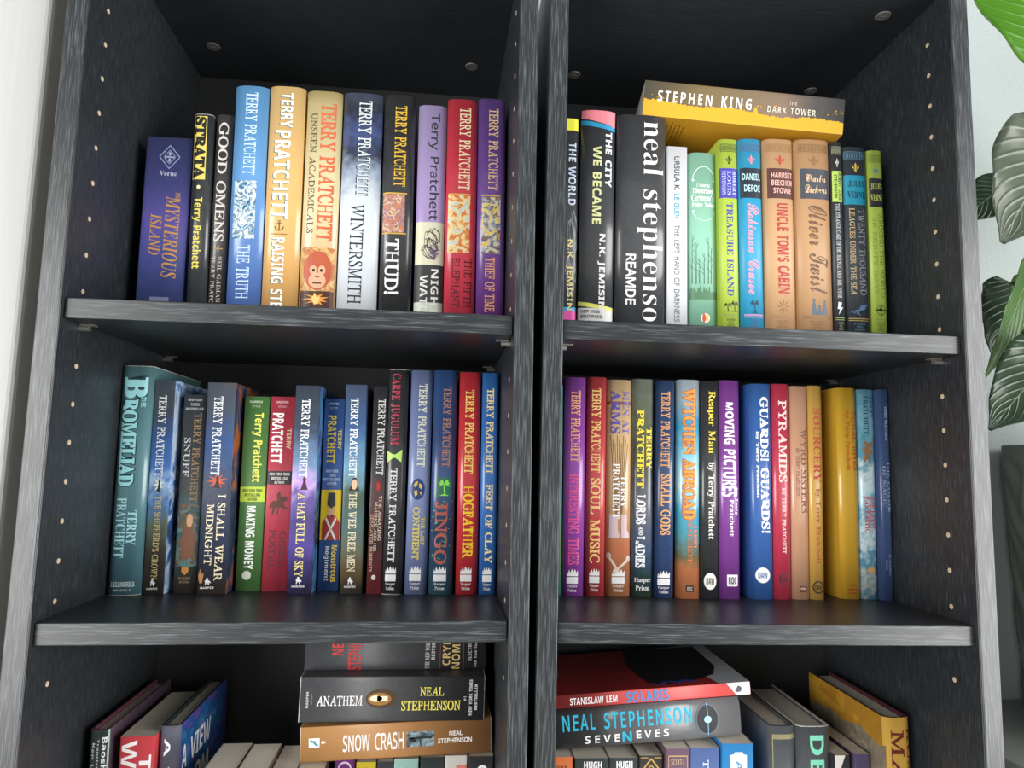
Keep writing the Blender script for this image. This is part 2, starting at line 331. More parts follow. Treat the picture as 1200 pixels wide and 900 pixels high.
('C','R'):(186,[[44,-1,35,2,27,5,22,10,18,16,17,23,19,31,24,38,30,42,38,43,45,43,49,40,53,37,54,32,53,28,51,24,43,21,35,19,33,18,33,15,34,11,38,8,45,5,58,5,68,10,83,24,95,44,119,87,137,107,157,123,164,127,144,129,113,125,83,116,66,106,59,100,51,91,46,82,44,73,45,68,48,64,53,61,59,60,66,61,78,69,93,89,98,102,101,113,103,115,106,114,109,99,106,82,98,68,86,58,71,53,56,53,49,55,44,58,40,62,38,67,37,73,40,86,49,99,64,111,82,122,105,129,130,134,156,134,174,131,190,133,194,133,195,130,194,129,185,127,197,121,205,112,208,102,207,94,203,87,196,80,187,74,175,69,161,65,166,60,168,55,169,42,161,12,161,10,164,10,207,52,214,57,222,58,224,57,187,23,172,6,161,0,154,-1,146,0,140,3,135,9,134,16,135,23,151,53,151,63,142,64,141,67,143,70,156,69,165,72,174,81,181,92,184,105,183,113,179,119,173,123,162,114,152,101,127,45,115,26,101,13,84,4,65,-1]]),
('C','T'):(132,[[61,56,56,58,51,61,48,66,45,76,46,84,49,92,55,101,62,109,72,117,93,129,113,134,131,134,170,127,178,128,185,131,187,129,184,122,175,115,170,112,163,111,147,114,117,124,102,124,88,120,69,108,56,92,52,82,52,71,55,67,59,65,64,64,69,65,80,72,91,88,95,100,96,116,99,116,105,105,106,95,104,82,97,70,87,61,74,56],[41,-1,31,1,23,5,17,10,14,16,13,23,14,31,19,38,26,42,34,43,40,43,45,40,48,37,49,32,48,27,42,21,29,18,28,15,30,11,34,8,40,6,56,5,69,9,81,18,92,33,113,79,126,97,142,109,146,111,148,109,142,96,132,54,128,43,122,32,114,23,105,15,94,8,76,1,65,-1]]),
('C','a'):(114,[[67,-2,62,-1,58,2,55,7,54,13,45,5,36,0,27,-1,16,1,11,4,7,10,5,18,7,29,14,40,29,55,47,64,60,66,67,65,72,62,75,57,79,65,103,66,77,12,79,10,100,24,104,20,84,4,72,-1],[36,5,47,13,63,35,70,52,68,58,63,60,55,56,36,33,27,14,27,7,30,4]]),
('C','b'):(103,[[96,26,84,18,68,15,58,8,49,3,39,0,29,-2,22,0,16,3,13,8,12,15,18,33,26,47,14,36,11,41,29,58,71,123,98,126,32,12,34,7,38,6,52,11,62,18,58,29,59,43,65,57,70,62,75,66,80,67,86,66,89,61,90,54,89,42,83,31,73,21,83,23,93,30],[68,22,78,36,81,45,79,50,75,52,70,49,65,38,66,27]]),
('C','c'):(83,[[24,-1,18,1,13,5,9,9,7,15,7,27,11,38,25,52,42,62,53,66,67,65,73,63,77,58,79,53,76,45,72,42,64,42,60,46,60,51,64,57,67,58,64,60,57,56,40,33,31,15,31,10,32,6,36,5,48,9,67,24,72,20,51,4,37,-1]]),
('C','e'):(88,[[24,-1,18,2,12,5,7,10,5,15,4,26,9,36,23,51,40,62,53,66,66,65,72,62,76,58,77,52,75,45,71,39,61,32,40,24,31,22,27,9,29,6,34,5,46,7,59,13,73,24,77,20,62,8,47,1,39,-1],[33,28,40,29,53,37,61,47,62,53,61,58,58,60,51,55,36,33]]),
('C','h'):(122,[[110,20,89,2,83,0,77,-1,71,0,66,4,63,9,61,17,65,29,88,58,87,59,77,56,55,35,32,0,5,-2,32,51,18,36,14,41,39,68,71,123,97,126,52,42,63,53,73,60,81,65,89,66,95,65,100,61,103,56,104,48,103,42,83,14,82,7,86,8,105,24]]),
('C','i'):(74,[[54,78,51,80,49,83,48,87,49,92,52,96,56,98,66,98,71,94,72,90,71,85,68,81,64,79],[62,20,41,2,34,-1,27,-2,18,0,13,5,11,13,18,32,27,47,16,36,11,41,34,64,64,66,34,9,34,7,38,8,58,24]]),
('C','k'):(117,[[4,-2,33,53,18,36,13,41,45,77,71,123,96,126,30,0],[70,-2,65,-1,60,2,58,6,57,15,67,34,66,36,55,36,54,39,55,42,65,43,69,45,85,63,89,65,100,65,104,63,107,60,108,56,107,52,101,46,94,46,89,50,89,55,90,57,88,58,74,41,83,36,86,32,87,23,84,13,88,13,100,24,104,20,85,4,77,0]]),
('C','l'):(90,[[65,20,47,4,36,-1,30,-2,23,0,18,3,14,8,13,14,17,29,25,45,16,36,11,40,35,65,70,123,96,126,36,14,35,11,36,8,38,7,50,14,61,24]]),
('C','n'):(124,[[0,-2,33,49,32,51,16,36,12,41,37,63,47,66,52,64,55,59,56,47,55,42,65,53,75,60,83,65,91,66,97,65,102,61,105,56,106,48,103,38,85,13,84,7,88,8,107,24,112,20,89,2,79,-1,73,0,68,4,65,9,64,22,68,31,90,57,89,59,84,58,63,40,32,0]]),
('C','o'):(96,[[29,-2,17,1,12,5,9,9,6,14,6,26,11,36,24,51,41,62,54,66,67,66,76,61,81,55,82,47,81,39,76,28,67,18,83,27,87,22,72,12,64,9,57,9,48,3,38,0],[34,5,39,7,45,11,44,14,47,20,56,23,64,34,68,44,70,53,69,58,65,59,60,57,46,43,33,19,31,11,31,7]]),
('C','r'):(88,[[76,20,55,2,49,0,37,-1,27,3,23,8,21,15,25,27,38,45,47,53,32,52,16,36,12,41,26,54,30,69,36,71,37,64,39,62,62,57,65,55,68,52,68,45,47,13,46,9,47,7,49,7,61,14,72,24]]),
('C','s'):(75,[[66,23,48,7,35,0,21,-2,13,-1,6,3,3,8,1,14,2,17,4,21,7,23,15,23,20,18,20,12,15,8,11,7,13,5,17,5,22,6,26,10,32,22,34,54,15,36,12,41,42,71,45,72,48,72,48,67,45,61,52,48,55,39,56,31,55,23,51,18,62,27]]),
('C','t'):(95,[[11,41,38,70,69,121,96,122,80,94,95,94,93,87,75,87,34,12,34,7,39,7,61,24,65,20,46,4,34,-1,28,-1,21,0,16,3,13,8,13,18,27,47,15,36]]),
('C','u'):(127,[[115,20,96,3,89,0,81,-1,73,0,67,3,63,8,62,17,63,20,52,8,40,1,28,-1,22,0,16,3,13,8,12,14,18,31,26,46,15,36,12,41,35,64,66,66,38,15,38,12,38,9,41,9,45,10,69,36,86,64,117,66,85,9,86,8,88,7,93,9,111,24]]),
('C','v'):(101,[[29,-1,18,3,14,9,12,16,14,24,19,33,29,49,28,51,17,41,13,44,36,64,44,66,50,63,52,54,49,41,32,10,34,7,37,6,46,7,55,12,64,18,60,24,58,34,59,41,65,56,70,61,75,65,80,66,85,65,89,62,91,58,92,53,90,43,85,32,76,21,84,24,92,31,96,27,85,18,79,16,70,15,53,3,42,-1],[69,23,79,35,82,42,83,48,82,51,79,52,72,49,67,42,65,34]]),
('C','w'):(163,[[35,-1,23,1,15,6,12,16,14,23,22,35,31,46,33,49,32,51,18,40,14,44,40,64,71,66,38,15,37,10,38,7,40,6,48,10,81,51,89,64,122,66,93,18,92,9,96,6,104,6,116,11,126,18,122,24,119,34,120,41,127,56,131,61,137,65,142,66,147,65,150,62,153,58,153,48,149,37,142,27,137,21,146,24,154,31,158,27,150,21,142,17,132,15,114,3,101,-1,94,-1,80,1,72,8,69,21,49,3,42,0],[131,23,141,35,144,42,145,48,144,51,141,52,134,49,129,42,126,34]]),
('N','.'):(58,[[29,-3,24,-2,19,0,16,5,15,12,16,18,19,23,24,25,29,26,34,25,38,23,41,18,42,12,41,5,38,0,34,-2]]),
('N','A'):(137,[[0,0,60,154,77,154,137,0,117,0,99,47,38,47,20,0],[44,65,93,65,68,134,62,111]]),
('N','C'):(136,[[72,-2,53,3,44,8,35,15,27,24,21,35,15,54,13,77,15,99,22,118,28,129,36,138,47,146,65,153,87,156,110,153,129,147,121,130,100,137,87,139,75,138,65,134,55,129,48,122,42,113,37,102,34,90,34,77,34,63,37,51,41,41,47,31,54,24,63,19,74,16,99,16,123,21,123,4,99,-1]]),
('N','D'):(157,[[21,0,21,153,79,153,99,149,108,145,119,138,128,130,135,120,141,101,144,78,142,60,138,44,132,31,123,20,111,11,97,5,81,1,64,0],[40,17,61,17,88,20,108,32,119,51,123,78,122,92,120,104,115,114,108,123,100,129,90,133,78,136,40,137]]),
('N','E'):(119,[[21,0,21,153,107,153,107,136,40,136,40,89,103,89,103,72,40,72,40,17,107,17,107,0]]),
('N','F'):(112,[[21,0,21,153,107,153,107,136,40,136,40,82,103,82,103,65,40,65,40,0]]),
('N','G'):(156,[[75,-2,55,3,46,7,36,15,28,24,22,35,15,54,13,77,15,99,23,118,34,134,50,146,69,153,93,156,117,153,138,147,131,130,106,137,92,139,79,138,67,134,57,129,49,122,42,113,37,102,34,90,33,77,36,54,39,44,44,36,50,28,58,22,67,18,78,15,108,16,121,18,121,64,87,64,87,81,141,81,141,6,107,-1]]),
('N','H'):(159,[[21,0,21,153,40,153,40,89,119,89,119,153,138,153,138,0,119,0,119,72,40,72,40,0]]),
('N','I'):(73,[[9,0,9,11,27,15,27,138,9,142,9,153,64,153,64,142,46,138,46,15,64,11,64,0]]),
('N','K'):(133,[[21,0,21,153,40,153,40,78,108,153,131,153,70,87,133,0,110,0,56,73,40,60,40,0]]),
('N','L'):(113,[[21,0,21,153,40,153,40,17,107,17,107,0]]),
('N','M'):(195,[[21,0,21,153,49,153,97,28,146,153,174,153,174,0,155,0,156,134,104,0,89,0,38,135,39,0]]),
('N','N'):(163,[[21,0,21,153,43,153,125,26,124,153,142,153,142,0,120,0,38,127,39,0]]),
('N','O'):(168,[[73,-2,53,3,44,8,35,15,27,24,21,35,15,55,13,77,15,99,21,118,27,129,35,138,44,146,53,150,73,155,95,155,115,150,123,146,133,139,140,129,147,119,153,99,155,77,153,55,147,35,140,24,133,15,123,8,105,0,95,-2],[84,15,96,16,107,19,115,24,122,31,128,40,131,51,134,63,134,91,131,103,128,113,122,122,115,130,107,135,96,138,84,139,72,138,62,135,53,130,46,122,40,113,37,103,34,91,34,77,34,63,37,51,40,40,46,31,53,24,61,19,72,16]]),
('N','P'):(130,[[21,0,21,153,75,153,87,150,97,147,105,142,113,133,118,122,119,108,117,92,113,85,109,78,102,72,94,67,84,63,72,61,40,60,40,0],[40,76,69,77,80,79,88,83,94,89,98,97,99,107,98,117,95,124,90,130,82,134,72,136,40,137]]),
('N','R'):(134,[[21,0,21,153,77,153,88,151,98,147,105,143,113,134,118,123,119,110,117,95,111,84,98,73,88,69,130,0,108,0,71,63,40,63,40,0],[40,80,75,81,84,83,90,87,95,93,98,100,99,109,98,118,95,125,90,130,83,134,74,136,40,137]]),
('N','S'):(118,[[37,-1,16,3,11,5,11,24,38,16,54,15,64,15,73,18,80,21,85,26,88,32,89,39,88,46,85,52,81,57,61,68,40,76,31,82,23,88,17,96,14,105,13,116,16,131,24,143,36,151,53,155,78,155,104,147,98,130,75,138,61,139,53,138,45,136,40,132,36,128,33,123,32,116,33,109,36,103,40,98,58,88,89,75,99,66,106,55,108,41,106,28,101,18,93,9,85,4,76,1,65,-1]]),
('N','T'):(119,[[50,0,50,136,2,136,2,153,117,153,117,136,69,136,69,0]]),
('N','U'):(157,[[78,-2,64,-1,53,2,43,7,34,13,28,22,23,32,20,42,19,55,19,153,39,153,39,54,40,42,43,33,49,25,56,19,67,16,79,15,91,16,102,20,109,26,114,34,117,43,118,54,118,153,138,153,137,44,135,34,131,25,126,18,119,11,111,5,102,1,91,-1]]),
('N','V'):(129,[[55,0,0,153,20,153,64,21,74,55,109,153,129,153,74,0]]),
('N','W'):(200,[[43,0,3,153,23,153,54,23,62,61,89,153,109,153,146,23,153,60,177,153,197,153,156,0,137,0,99,131,92,100,63,0]]),
('N','a'):(121,[[36,-1,28,2,20,6,14,13,11,21,10,32,11,43,16,51,23,59,31,63,52,68,85,69,84,85,82,92,78,96,74,99,61,102,44,99,28,93,23,107,47,116,62,117,75,116,85,113,93,108,99,101,102,91,103,78,103,0,89,0,86,16,69,2,55,-2],[51,13,60,14,68,17,75,21,80,28,83,36,84,56,55,55,45,52,38,49,33,44,30,39,29,32,31,23,35,18,42,14]]),
('N','c'):(103,[[55,-1,46,1,37,4,30,9,24,15,19,23,15,33,13,44,12,57,13,70,15,82,19,92,24,100,31,106,38,111,47,115,66,117,83,116,96,111,90,95,72,100,65,101,50,98,40,90,33,76,31,57,32,44,35,34,40,25,46,19,54,15,76,15,94,21,94,4,76,-1]]),
('N','e'):(121,[[57,-1,47,1,38,5,31,10,24,16,19,24,15,34,13,45,13,69,15,80,18,89,23,98,29,104,36,110,44,114,53,117,72,117,81,114,88,111,95,106,100,100,108,84,110,65,110,54,31,54,33,42,36,32,41,24,49,19,58,15,82,15,105,22,105,5,82,-1],[32,69,90,69,90,78,87,86,84,93,78,98,71,101,63,102,54,101,47,98,41,93,37,87,34,79]]),
('N','h'):(133,[[18,0,18,163,37,163,36,99,37,99,47,109,59,115,73,117,86,116,97,113,105,107,111,99,114,88,115,75,115,0,97,0,97,74,94,89,85,98,71,101,59,100,51,97,44,91,40,82,38,72,37,0]]),
('N','r'):(89,[[18,0,18,115,34,115,36,94,51,110,57,114,64,117,86,116,83,99,71,100,59,98,49,92,42,82,38,69,37,0]]),
('N','t'):(78,[[42,-1,32,4,24,12,20,25,20,101,3,101,3,110,20,117,28,142,39,142,39,115,72,115,72,101,39,101,39,28,41,22,44,18,50,15,73,16,73,1,59,-2]]),
('N','y'):(110,[[2,-50,2,-35,15,-36,27,-34,35,-26,41,-16,47,0,0,115,20,115,53,26,55,18,89,115,110,115,56,-26,44,-42,37,-47,28,-51]]),
('R','!'):(58,[[23,43,17,153,40,153,35,43],[29,-3,24,-2,19,0,16,5,15,12,16,18,19,23,24,25,29,26,34,25,38,23,41,18,42,12,41,5,38,0,34,-2]]),
('R',"'"):(48,[[18,98,14,153,34,153,30,98]]),
('R','.'):(58,[[29,-3,24,-2,19,0,16,5,15,12,16,18,19,23,24,25,29,26,34,25,38,23,41,18,42,12,41,5,38,0,34,-2]]),
('R','A'):(171,[[7,0,6,4,15,6,23,10,108,152,112,152,142,18,144,12,149,8,155,5,164,4,165,0,104,0,104,4,114,5,119,8,120,18,113,51,60,50,43,21,41,11,43,8,46,6,58,4,58,0],[64,58,111,58,98,117]]),
('R','B'):(134,[[7,0,7,4,17,5,22,8,25,17,26,129,23,139,19,142,6,144,6,149,61,149,83,147,100,141,112,131,119,117,120,105,116,95,106,87,92,80,105,75,114,68,122,58,126,46,128,37,127,29,124,22,120,15,114,10,106,6,85,1],[72,84,83,87,91,92,96,99,97,108,96,118,90,131,79,139,63,141,51,140,48,126,48,86,51,83],[79,8,90,12,97,18,102,26,103,36,102,49,98,57,94,64,88,69,80,73,71,75,51,75,48,74,48,14,50,10,53,8,58,7]]),
('R','C'):(146,[[86,-3,74,-2,63,0,52,4,42,10,33,17,25,25,18,35,13,45,9,57,6,78,10,98,18,117,30,132,47,144,57,149,68,151,88,151,116,145,119,146,122,150,126,150,128,106,124,106,119,122,114,130,108,137,101,141,92,144,83,145,74,144,59,138,46,126,37,110,32,90,32,68,35,56,40,41,47,29,55,19,66,12,77,7,90,6,103,8,115,13,126,21,135,33,140,29,133,19,126,11,118,5,109,0,98,-2]]),
('R','D'):(158,[[7,0,7,4,16,5,22,8,25,17,25,134,23,139,20,142,6,144,7,149,77,148,90,145,102,141,113,136,123,129,132,120,139,110,145,99,149,87,151,76,151,65,150,54,147,44,143,35,137,26,130,19,121,12,102,4,82,0],[82,8,92,10,101,14,114,26,123,41,126,60,125,81,119,103,114,113,108,122,101,129,90,136,77,140,57,141,50,139,48,124,48,16,50,12,61,8]]),
('R','E'):(142,[[7,0,7,4,17,5,22,8,25,17,25,134,23,139,19,142,6,144,6,149,120,149,122,116,119,116,116,126,112,132,107,137,95,141,52,140,49,136,47,83,75,84,82,85,87,88,91,92,94,104,98,104,96,52,92,52,89,66,87,70,84,73,74,76,47,76,48,15,49,11,53,9,65,8,98,9,112,14,121,22,128,33,131,41,135,41,130,0]]),
('R','F'):(122,[[7,0,7,4,19,6,24,11,25,23,25,134,23,139,20,142,6,144,7,149,113,149,116,113,111,113,108,126,104,132,100,136,94,139,79,141,54,141,51,139,48,134,48,83,78,84,83,87,87,91,91,104,96,104,95,50,91,50,89,61,86,68,82,72,73,75,48,75,49,14,52,9,56,6,70,4,71,0]]),
('R','G'):(169,[[95,-3,81,-2,68,0,56,4,45,10,35,17,26,26,19,35,13,46,9,58,6,79,10,99,18,117,30,133,47,145,57,149,68,151,91,151,127,141,134,143,137,150,141,150,143,105,139,105,134,116,126,126,118,134,107,140,96,144,84,145,71,143,60,139,51,132,40,117,34,98,32,76,35,55,39,44,44,33,50,25,58,17,69,10,82,5,96,3,110,6,120,12,122,16,122,59,120,64,116,66,101,69,101,73,162,73,162,69,151,67,147,64,145,47,146,11,134,5,122,0,109,-2]]),
('R','H'):(164,[[7,0,7,4,18,6,24,11,25,23,25,134,23,139,19,142,6,144,6,149,66,149,66,144,57,143,52,141,48,132,48,87,50,84,116,84,117,88,116,134,114,139,111,142,97,144,98,149,157,149,157,144,147,143,142,140,139,132,139,14,141,10,145,7,158,4,158,0,98,0,98,4,110,6,115,11,116,23,116,71,114,74,49,74,47,70,48,14,50,10,53,7,67,4,67,0]]),
('R','I'):(74,[[7,0,7,4,19,6,24,11,25,23,25,134,23,139,20,142,6,144,7,149,67,149,67,144,57,143,52,140,49,132,49,14,51,10,54,7,67,4,67,0]]),
('R','J'):(89,[[35,-3,22,-1,17,2,10,8,7,16,6,20,8,24,11,27,15,28,19,27,23,25,26,22,29,8,31,4,35,3,39,4,43,24,42,135,40,139,36,142,21,144,21,149,82,149,82,144,74,144,69,141,66,136,64,32,61,15,58,8,52,2,44,-2]]),
('R','K'):(163,[[7,0,7,4,18,6,24,11,25,23,25,134,23,139,19,142,6,144,6,149,65,149,65,144,56,144,51,141,48,133,48,80,52,81,99,130,102,135,102,139,98,143,88,144,88,149,140,149,139,145,132,144,120,136,67,84,137,12,149,5,157,4,157,0,93,0,94,4,105,6,107,8,106,14,97,25,51,74,48,74,48,15,50,10,54,7,69,4,69,0]]),
('R','L'):(142,[[7,0,7,4,17,5,22,8,25,17,25,134,23,139,20,142,6,144,6,149,66,149,65,145,57,144,52,141,49,132,48,16,50,12,53,9,66,8,100,9,114,13,123,21,129,34,132,42,136,42,133,0]]),
('R','M'):(186,[[6,0,7,4,18,6,21,8,24,16,27,129,24,139,20,142,7,144,7,149,47,149,92,35,138,149,179,149,179,144,169,143,164,140,161,132,161,14,163,10,167,7,180,4,180,0,121,0,121,4,131,6,135,8,138,18,139,126,88,0,85,0,36,126,34,20,38,10,41,7,55,4,55,0]]),
('R','N'):(157,[[127,-3,36,119,36,14,38,9,42,6,56,4,56,0,7,0,7,4,16,5,21,8,25,16,26,131,24,135,20,140,14,143,6,144,6,149,38,149,122,35,122,135,120,140,116,142,102,144,102,149,151,149,151,144,140,143,134,137,133,126,131,-3]]),
('R','O'):(156,[[80,-3,69,-2,58,0,48,3,39,9,30,15,23,22,17,31,12,41,7,62,6,81,11,99,18,116,30,131,44,142,60,149,78,152,89,151,100,149,110,145,119,140,127,133,134,126,140,117,145,107,150,89,150,64,143,41,132,21,121,10,112,4,103,0,92,-2],[79,3,92,6,104,14,113,26,120,41,125,67,125,87,122,106,118,118,112,128,106,135,98,141,89,144,80,145,65,142,53,134,42,120,35,102,31,76,33,52,39,32,45,22,51,14,60,8,69,4]]),
('R','P'):(126,[[7,0,7,4,17,5,22,8,25,16,25,134,23,139,19,142,6,144,6,149,65,149,85,147,101,140,112,130,119,115,120,107,119,100,117,93,113,86,100,77,82,72,48,70,48,15,50,9,54,6,70,4,70,0],[73,79,83,82,90,88,94,96,96,105,94,116,91,125,87,131,82,136,76,140,68,142,54,142,50,140,49,136,48,81,50,78]]),
('R','Q'):(172,[[114,-41,58,-30,51,-31,43,-35,35,-40,32,-37,62,-1,49,3,38,9,28,18,20,27,14,39,9,52,6,72,8,91,15,109,24,125,37,137,52,146,68,151,88,151,98,149,108,145,117,140,126,134,133,126,139,118,144,108,147,98,149,86,150,75,146,52,137,32,122,14,112,7,101,2,90,-2,72,-3,60,-15,91,-17,126,-26,133,-26,143,-24,153,-18,161,-8,166,-11,153,-29,146,-34,139,-38,130,-41],[79,3,90,5,99,10,107,17,117,34,123,56,125,81,121,105,117,117,112,127,105,135,97,141,88,144,79,145,64,142,51,133,42,119,35,102,32,79,33,55,35,43,40,31,45,22,52,14,60,8,69,5]]),
('R','R'):(158,[[7,0,7,4,17,5,22,8,25,17,26,129,23,139,19,142,6,144,6,149,69,149,83,148,95,145,106,140,114,134,119,126,123,116,124,102,119,91,108,82,91,75,133,14,137,10,144,6,151,4,152,0,118,0,70,73,48,74,48,15,50,10,54,6,69,4,68,0],[75,81,86,84,94,90,98,97,100,106,99,116,94,127,86,135,75,140,57,141,51,139,48,133,47,81,58,80]]),
('R','S'):(104,[[51,-2,23,4,18,3,16,-3,12,-3,6,47,10,47,15,34,21,23,28,15,37,8,46,5,56,3,64,4,70,7,74,12,77,18,78,25,75,39,67,50,52,64,24,89,14,101,9,113,8,127,12,138,21,147,34,151,57,151,73,146,77,147,79,151,83,151,88,108,84,108,81,119,76,128,70,136,63,141,55,144,47,145,40,144,34,142,30,138,28,133,27,127,28,120,31,114,45,98,76,72,85,62,92,52,96,40,97,25,93,12,83,3,69,-2]]),
('R','T'):(139,[[38,0,37,4,51,6,55,9,58,22,60,137,57,140,39,141,26,138,18,133,13,125,11,113,6,113,7,149,130,149,133,112,129,112,125,126,122,132,118,136,112,139,96,141,84,141,82,138,81,14,84,9,88,6,105,4,105,0]]),
('R','U'):(161,[[87,-3,73,-2,61,2,50,8,41,15,34,25,29,36,28,58,27,134,25,139,21,142,6,145,6,149,69,149,69,145,61,144,56,142,51,135,50,122,50,41,54,27,59,20,65,15,72,11,80,8,97,8,110,12,119,20,124,33,126,58,125,127,122,138,118,142,113,144,104,145,104,149,154,149,154,145,144,144,140,140,136,127,135,40,130,20,126,12,121,6,115,2,98,-3]]),
('R','W'):(213,[[59,-3,30,126,27,135,23,141,16,144,7,145,6,149,66,149,66,145,56,144,52,141,51,131,71,37,105,113,99,135,95,140,89,144,79,145,79,149,136,149,136,145,126,143,123,140,122,130,142,38,177,127,178,138,176,141,170,144,161,145,161,149,206,149,206,145,200,143,192,135,134,-3,130,-3,108,99,63,-3]]),
('R','Y'):(163,[[55,0,55,4,69,6,72,8,76,15,76,64,31,134,25,139,20,142,6,144,6,149,71,149,70,144,58,142,56,140,57,131,92,75,124,128,125,137,123,140,113,144,105,144,105,149,156,149,156,144,151,143,138,129,98,66,98,13,100,8,105,6,121,4,121,0]]),
('R','Z'):(141,[[10,0,9,3,90,141,35,139,24,136,16,129,12,119,10,113,6,113,8,149,121,149,121,146,40,9,101,10,114,13,123,20,129,33,131,41,135,41,132,0]]),
('R','a'):(110,[[81,-3,72,-2,67,3,64,11,54,3,43,-1,31,-3,24,-2,18,0,13,4,9,8,7,14,6,20,8,29,13,37,20,44,38,52,64,61,63,85,60,90,55,94,47,95,37,93,33,88,39,78,39,74,38,69,35,65,30,62,25,61,19,62,14,65,11,70,11,76,12,83,16,89,25,96,37,100,52,102,66,101,76,98,84,93,89,87,93,78,94,67,94,13,97,11,103,13,105,9,98,2,90,-2],[48,11,56,13,64,20,64,54,49,48,41,39,38,27,39,18,43,13]]),
('R','b'):(115,[[14,-4,13,132,12,137,8,139,3,141,3,146,44,146,44,89,52,96,61,100,71,102,85,99,96,91,104,78,109,62,109,43,103,24,99,16,93,10,86,4,79,0,70,-2,61,-3,52,-2,43,2,34,9,17,-4],[58,5,65,6,71,9,74,16,78,37,78,63,74,80,70,85,65,89,59,90,54,89,50,86,46,82,44,77,44,22,46,12,51,6]]),
('R','c'):(94,[[50,-3,42,-2,35,0,22,8,12,22,7,39,7,58,9,67,13,76,24,90,31,95,38,99,47,101,65,101,73,99,80,95,85,91,88,85,89,78,88,73,85,69,81,66,76,65,68,67,64,72,63,87,61,93,54,95,46,93,40,86,37,75,36,60,37,46,39,34,44,24,50,18,57,14,65,12,73,13,80,17,87,23,91,19,82,9,73,2,62,-2]]),
('R','d'):(118,[[45,-3,38,-2,31,0,19,8,11,21,7,38,7,58,11,76,20,90,32,99,39,101,47,102,56,101,64,96,71,90,70,134,68,138,63,140,56,141,56,146,102,146,103,17,104,13,107,10,113,9,113,3,83,0,71,-3,71,12,64,4,55,-1],[55,9,60,10,65,13,69,18,71,24,71,77,70,82,66,86,61,89,56,90,50,89,45,85,42,80,38,62,38,37,41,19,45,13,49,10]]),
('R','e'):(96,[[49,-3,41,-2,34,0,21,8,12,22,7,40,7,60,12,77,22,90,35,99,42,101,50,102,62,101,72,96,80,90,86,80,89,69,90,53,37,53,39,36,44,23,52,16,64,14,72,15,79,20,86,28,91,23,83,12,73,3,62,-2],[37,61,64,61,63,84,62,89,58,93,52,95,44,92,39,82]]),
('R','h'):(122,[[6,0,6,5,11,6,14,8,16,12,16,133,15,137,11,140,6,141,6,146,47,146,47,85,56,95,66,100,78,102,90,100,99,93,104,83,106,68,106,12,108,8,111,6,116,5,116,0,65,0,65,5,73,8,75,18,75,77,73,83,70,86,65,87,58,86,53,82,47,75,48,12,49,8,52,6,58,5,58,0]]),
('R','i'):(63,[[32,116,26,117,21,120,17,126,16,132,17,138,21,144,26,147,32,148,39,147,44,144,47,138,48,132,47,126,44,120,38,117],[6,0,6,5,11,6,15,8,16,12,16,87,15,91,12,93,6,94,7,99,47,99,48,12,49,8,52,6,58,5,58,0]]),
('R','l'):(64,[[6,0,6,5,11,6,15,8,16,12,16,133,15,137,12,140,6,141,6,146,47,146,48,12,49,8,52,6,58,5,58,0]]),
('R','m'):(177,[[6,0,6,5,11,6,14,8,16,12,16,87,15,91,11,93,6,94,6,99,47,99,47,85,56,94,65,100,76,102,89,100,97,94,103,84,112,94,122,100,134,102,146,100,154,93,159,83,161,68,162,12,163,8,166,6,171,5,171,0,121,0,121,5,126,6,129,8,131,18,131,77,129,83,126,86,121,87,115,86,109,82,104,76,104,12,106,8,109,6,114,5,114,0,64,0,64,5,69,6,72,8,74,18,74,77,72,82,69,86,64,87,57,86,52,82,47,75,47,12,49,8,52,6,57,5,57,0]]),
('R','n'):(122,[[6,0,6,5,11,6,14,8,16,12,16,87,15,91,11,93,6,94,6,99,47,99,47,86,56,95,66,100,78,102,90,100,99,93,104,83,106,68,106,12,108,8,111,6,116,5,116,0,65,0,65,5,73,8,75,18,75,77,73,83,70,86,65,87,58,86,53,82,47,75,48,12,49,8,52,6,58,5,58,0]]),
('R','o'):(108,[[45,-2,37,0,29,4,22,9,12,22,7,40,7,59,12,76,17,84,22,90,29,95,36,99,45,101,63,101,71,99,78,95,85,90,95,77,99,68,101,49,99,30,91,15,79,3,71,0,63,-2],[54,4,62,6,67,12,70,49,69,78,66,87,61,93,54,96,46,93,41,87,38,66,38,26,41,12,46,6]]),
('R','p'):(119,[[6,-44,6,-40,13,-38,16,-32,16,86,15,91,12,93,6,94,6,99,46,99,46,84,53,94,62,100,74,102,81,101,88,99,99,90,107,77,111,61,111,41,107,23,99,9,93,4,87,0,80,-2,73,-3,63,-2,54,3,47,10,48,-26,50,-35,58,-39,63,-39,63,-44],[63,9,68,10,73,13,77,19,80,37,80,61,77,79,74,85,70,88,64,89,57,87,52,83,47,75,47,22,51,15,56,10]]),
('R','r'):(92,[[6,0,6,5,11,6,15,8,16,12,16,87,15,91,12,93,6,94,7,99,47,99,47,81,55,92,60,96,67,100,75,102,82,101,88,97,91,92,93,85,92,79,89,75,85,72,79,71,74,72,64,82,60,83,56,82,50,73,48,61,48,12,51,8,55,6,63,5,63,0]]),
('R','s'):(92,[[42,-3,23,3,19,1,16,-3,11,-3,11,34,17,34,23,18,28,12,33,8,39,6,45,5,52,6,57,8,60,13,61,19,60,24,56,29,27,45,17,54,12,65,12,70,13,79,16,87,21,93,27,98,36,101,53,101,68,98,71,99,74,102,78,102,78,71,73,71,67,84,58,92,48,95,42,94,37,91,34,88,34,83,34,78,37,74,47,68,68,57,77,48,82,37,81,21,78,13,73,6,66,1,58,-2]]),
('R','t'):(73,[[40,-3,32,-2,26,0,21,3,18,8,15,23,15,89,6,89,6,96,38,130,41,136,46,136,46,99,66,99,66,89,46,89,47,20,48,16,50,14,54,13,58,14,63,18,66,24,71,21,65,11,58,3,50,-2]]),
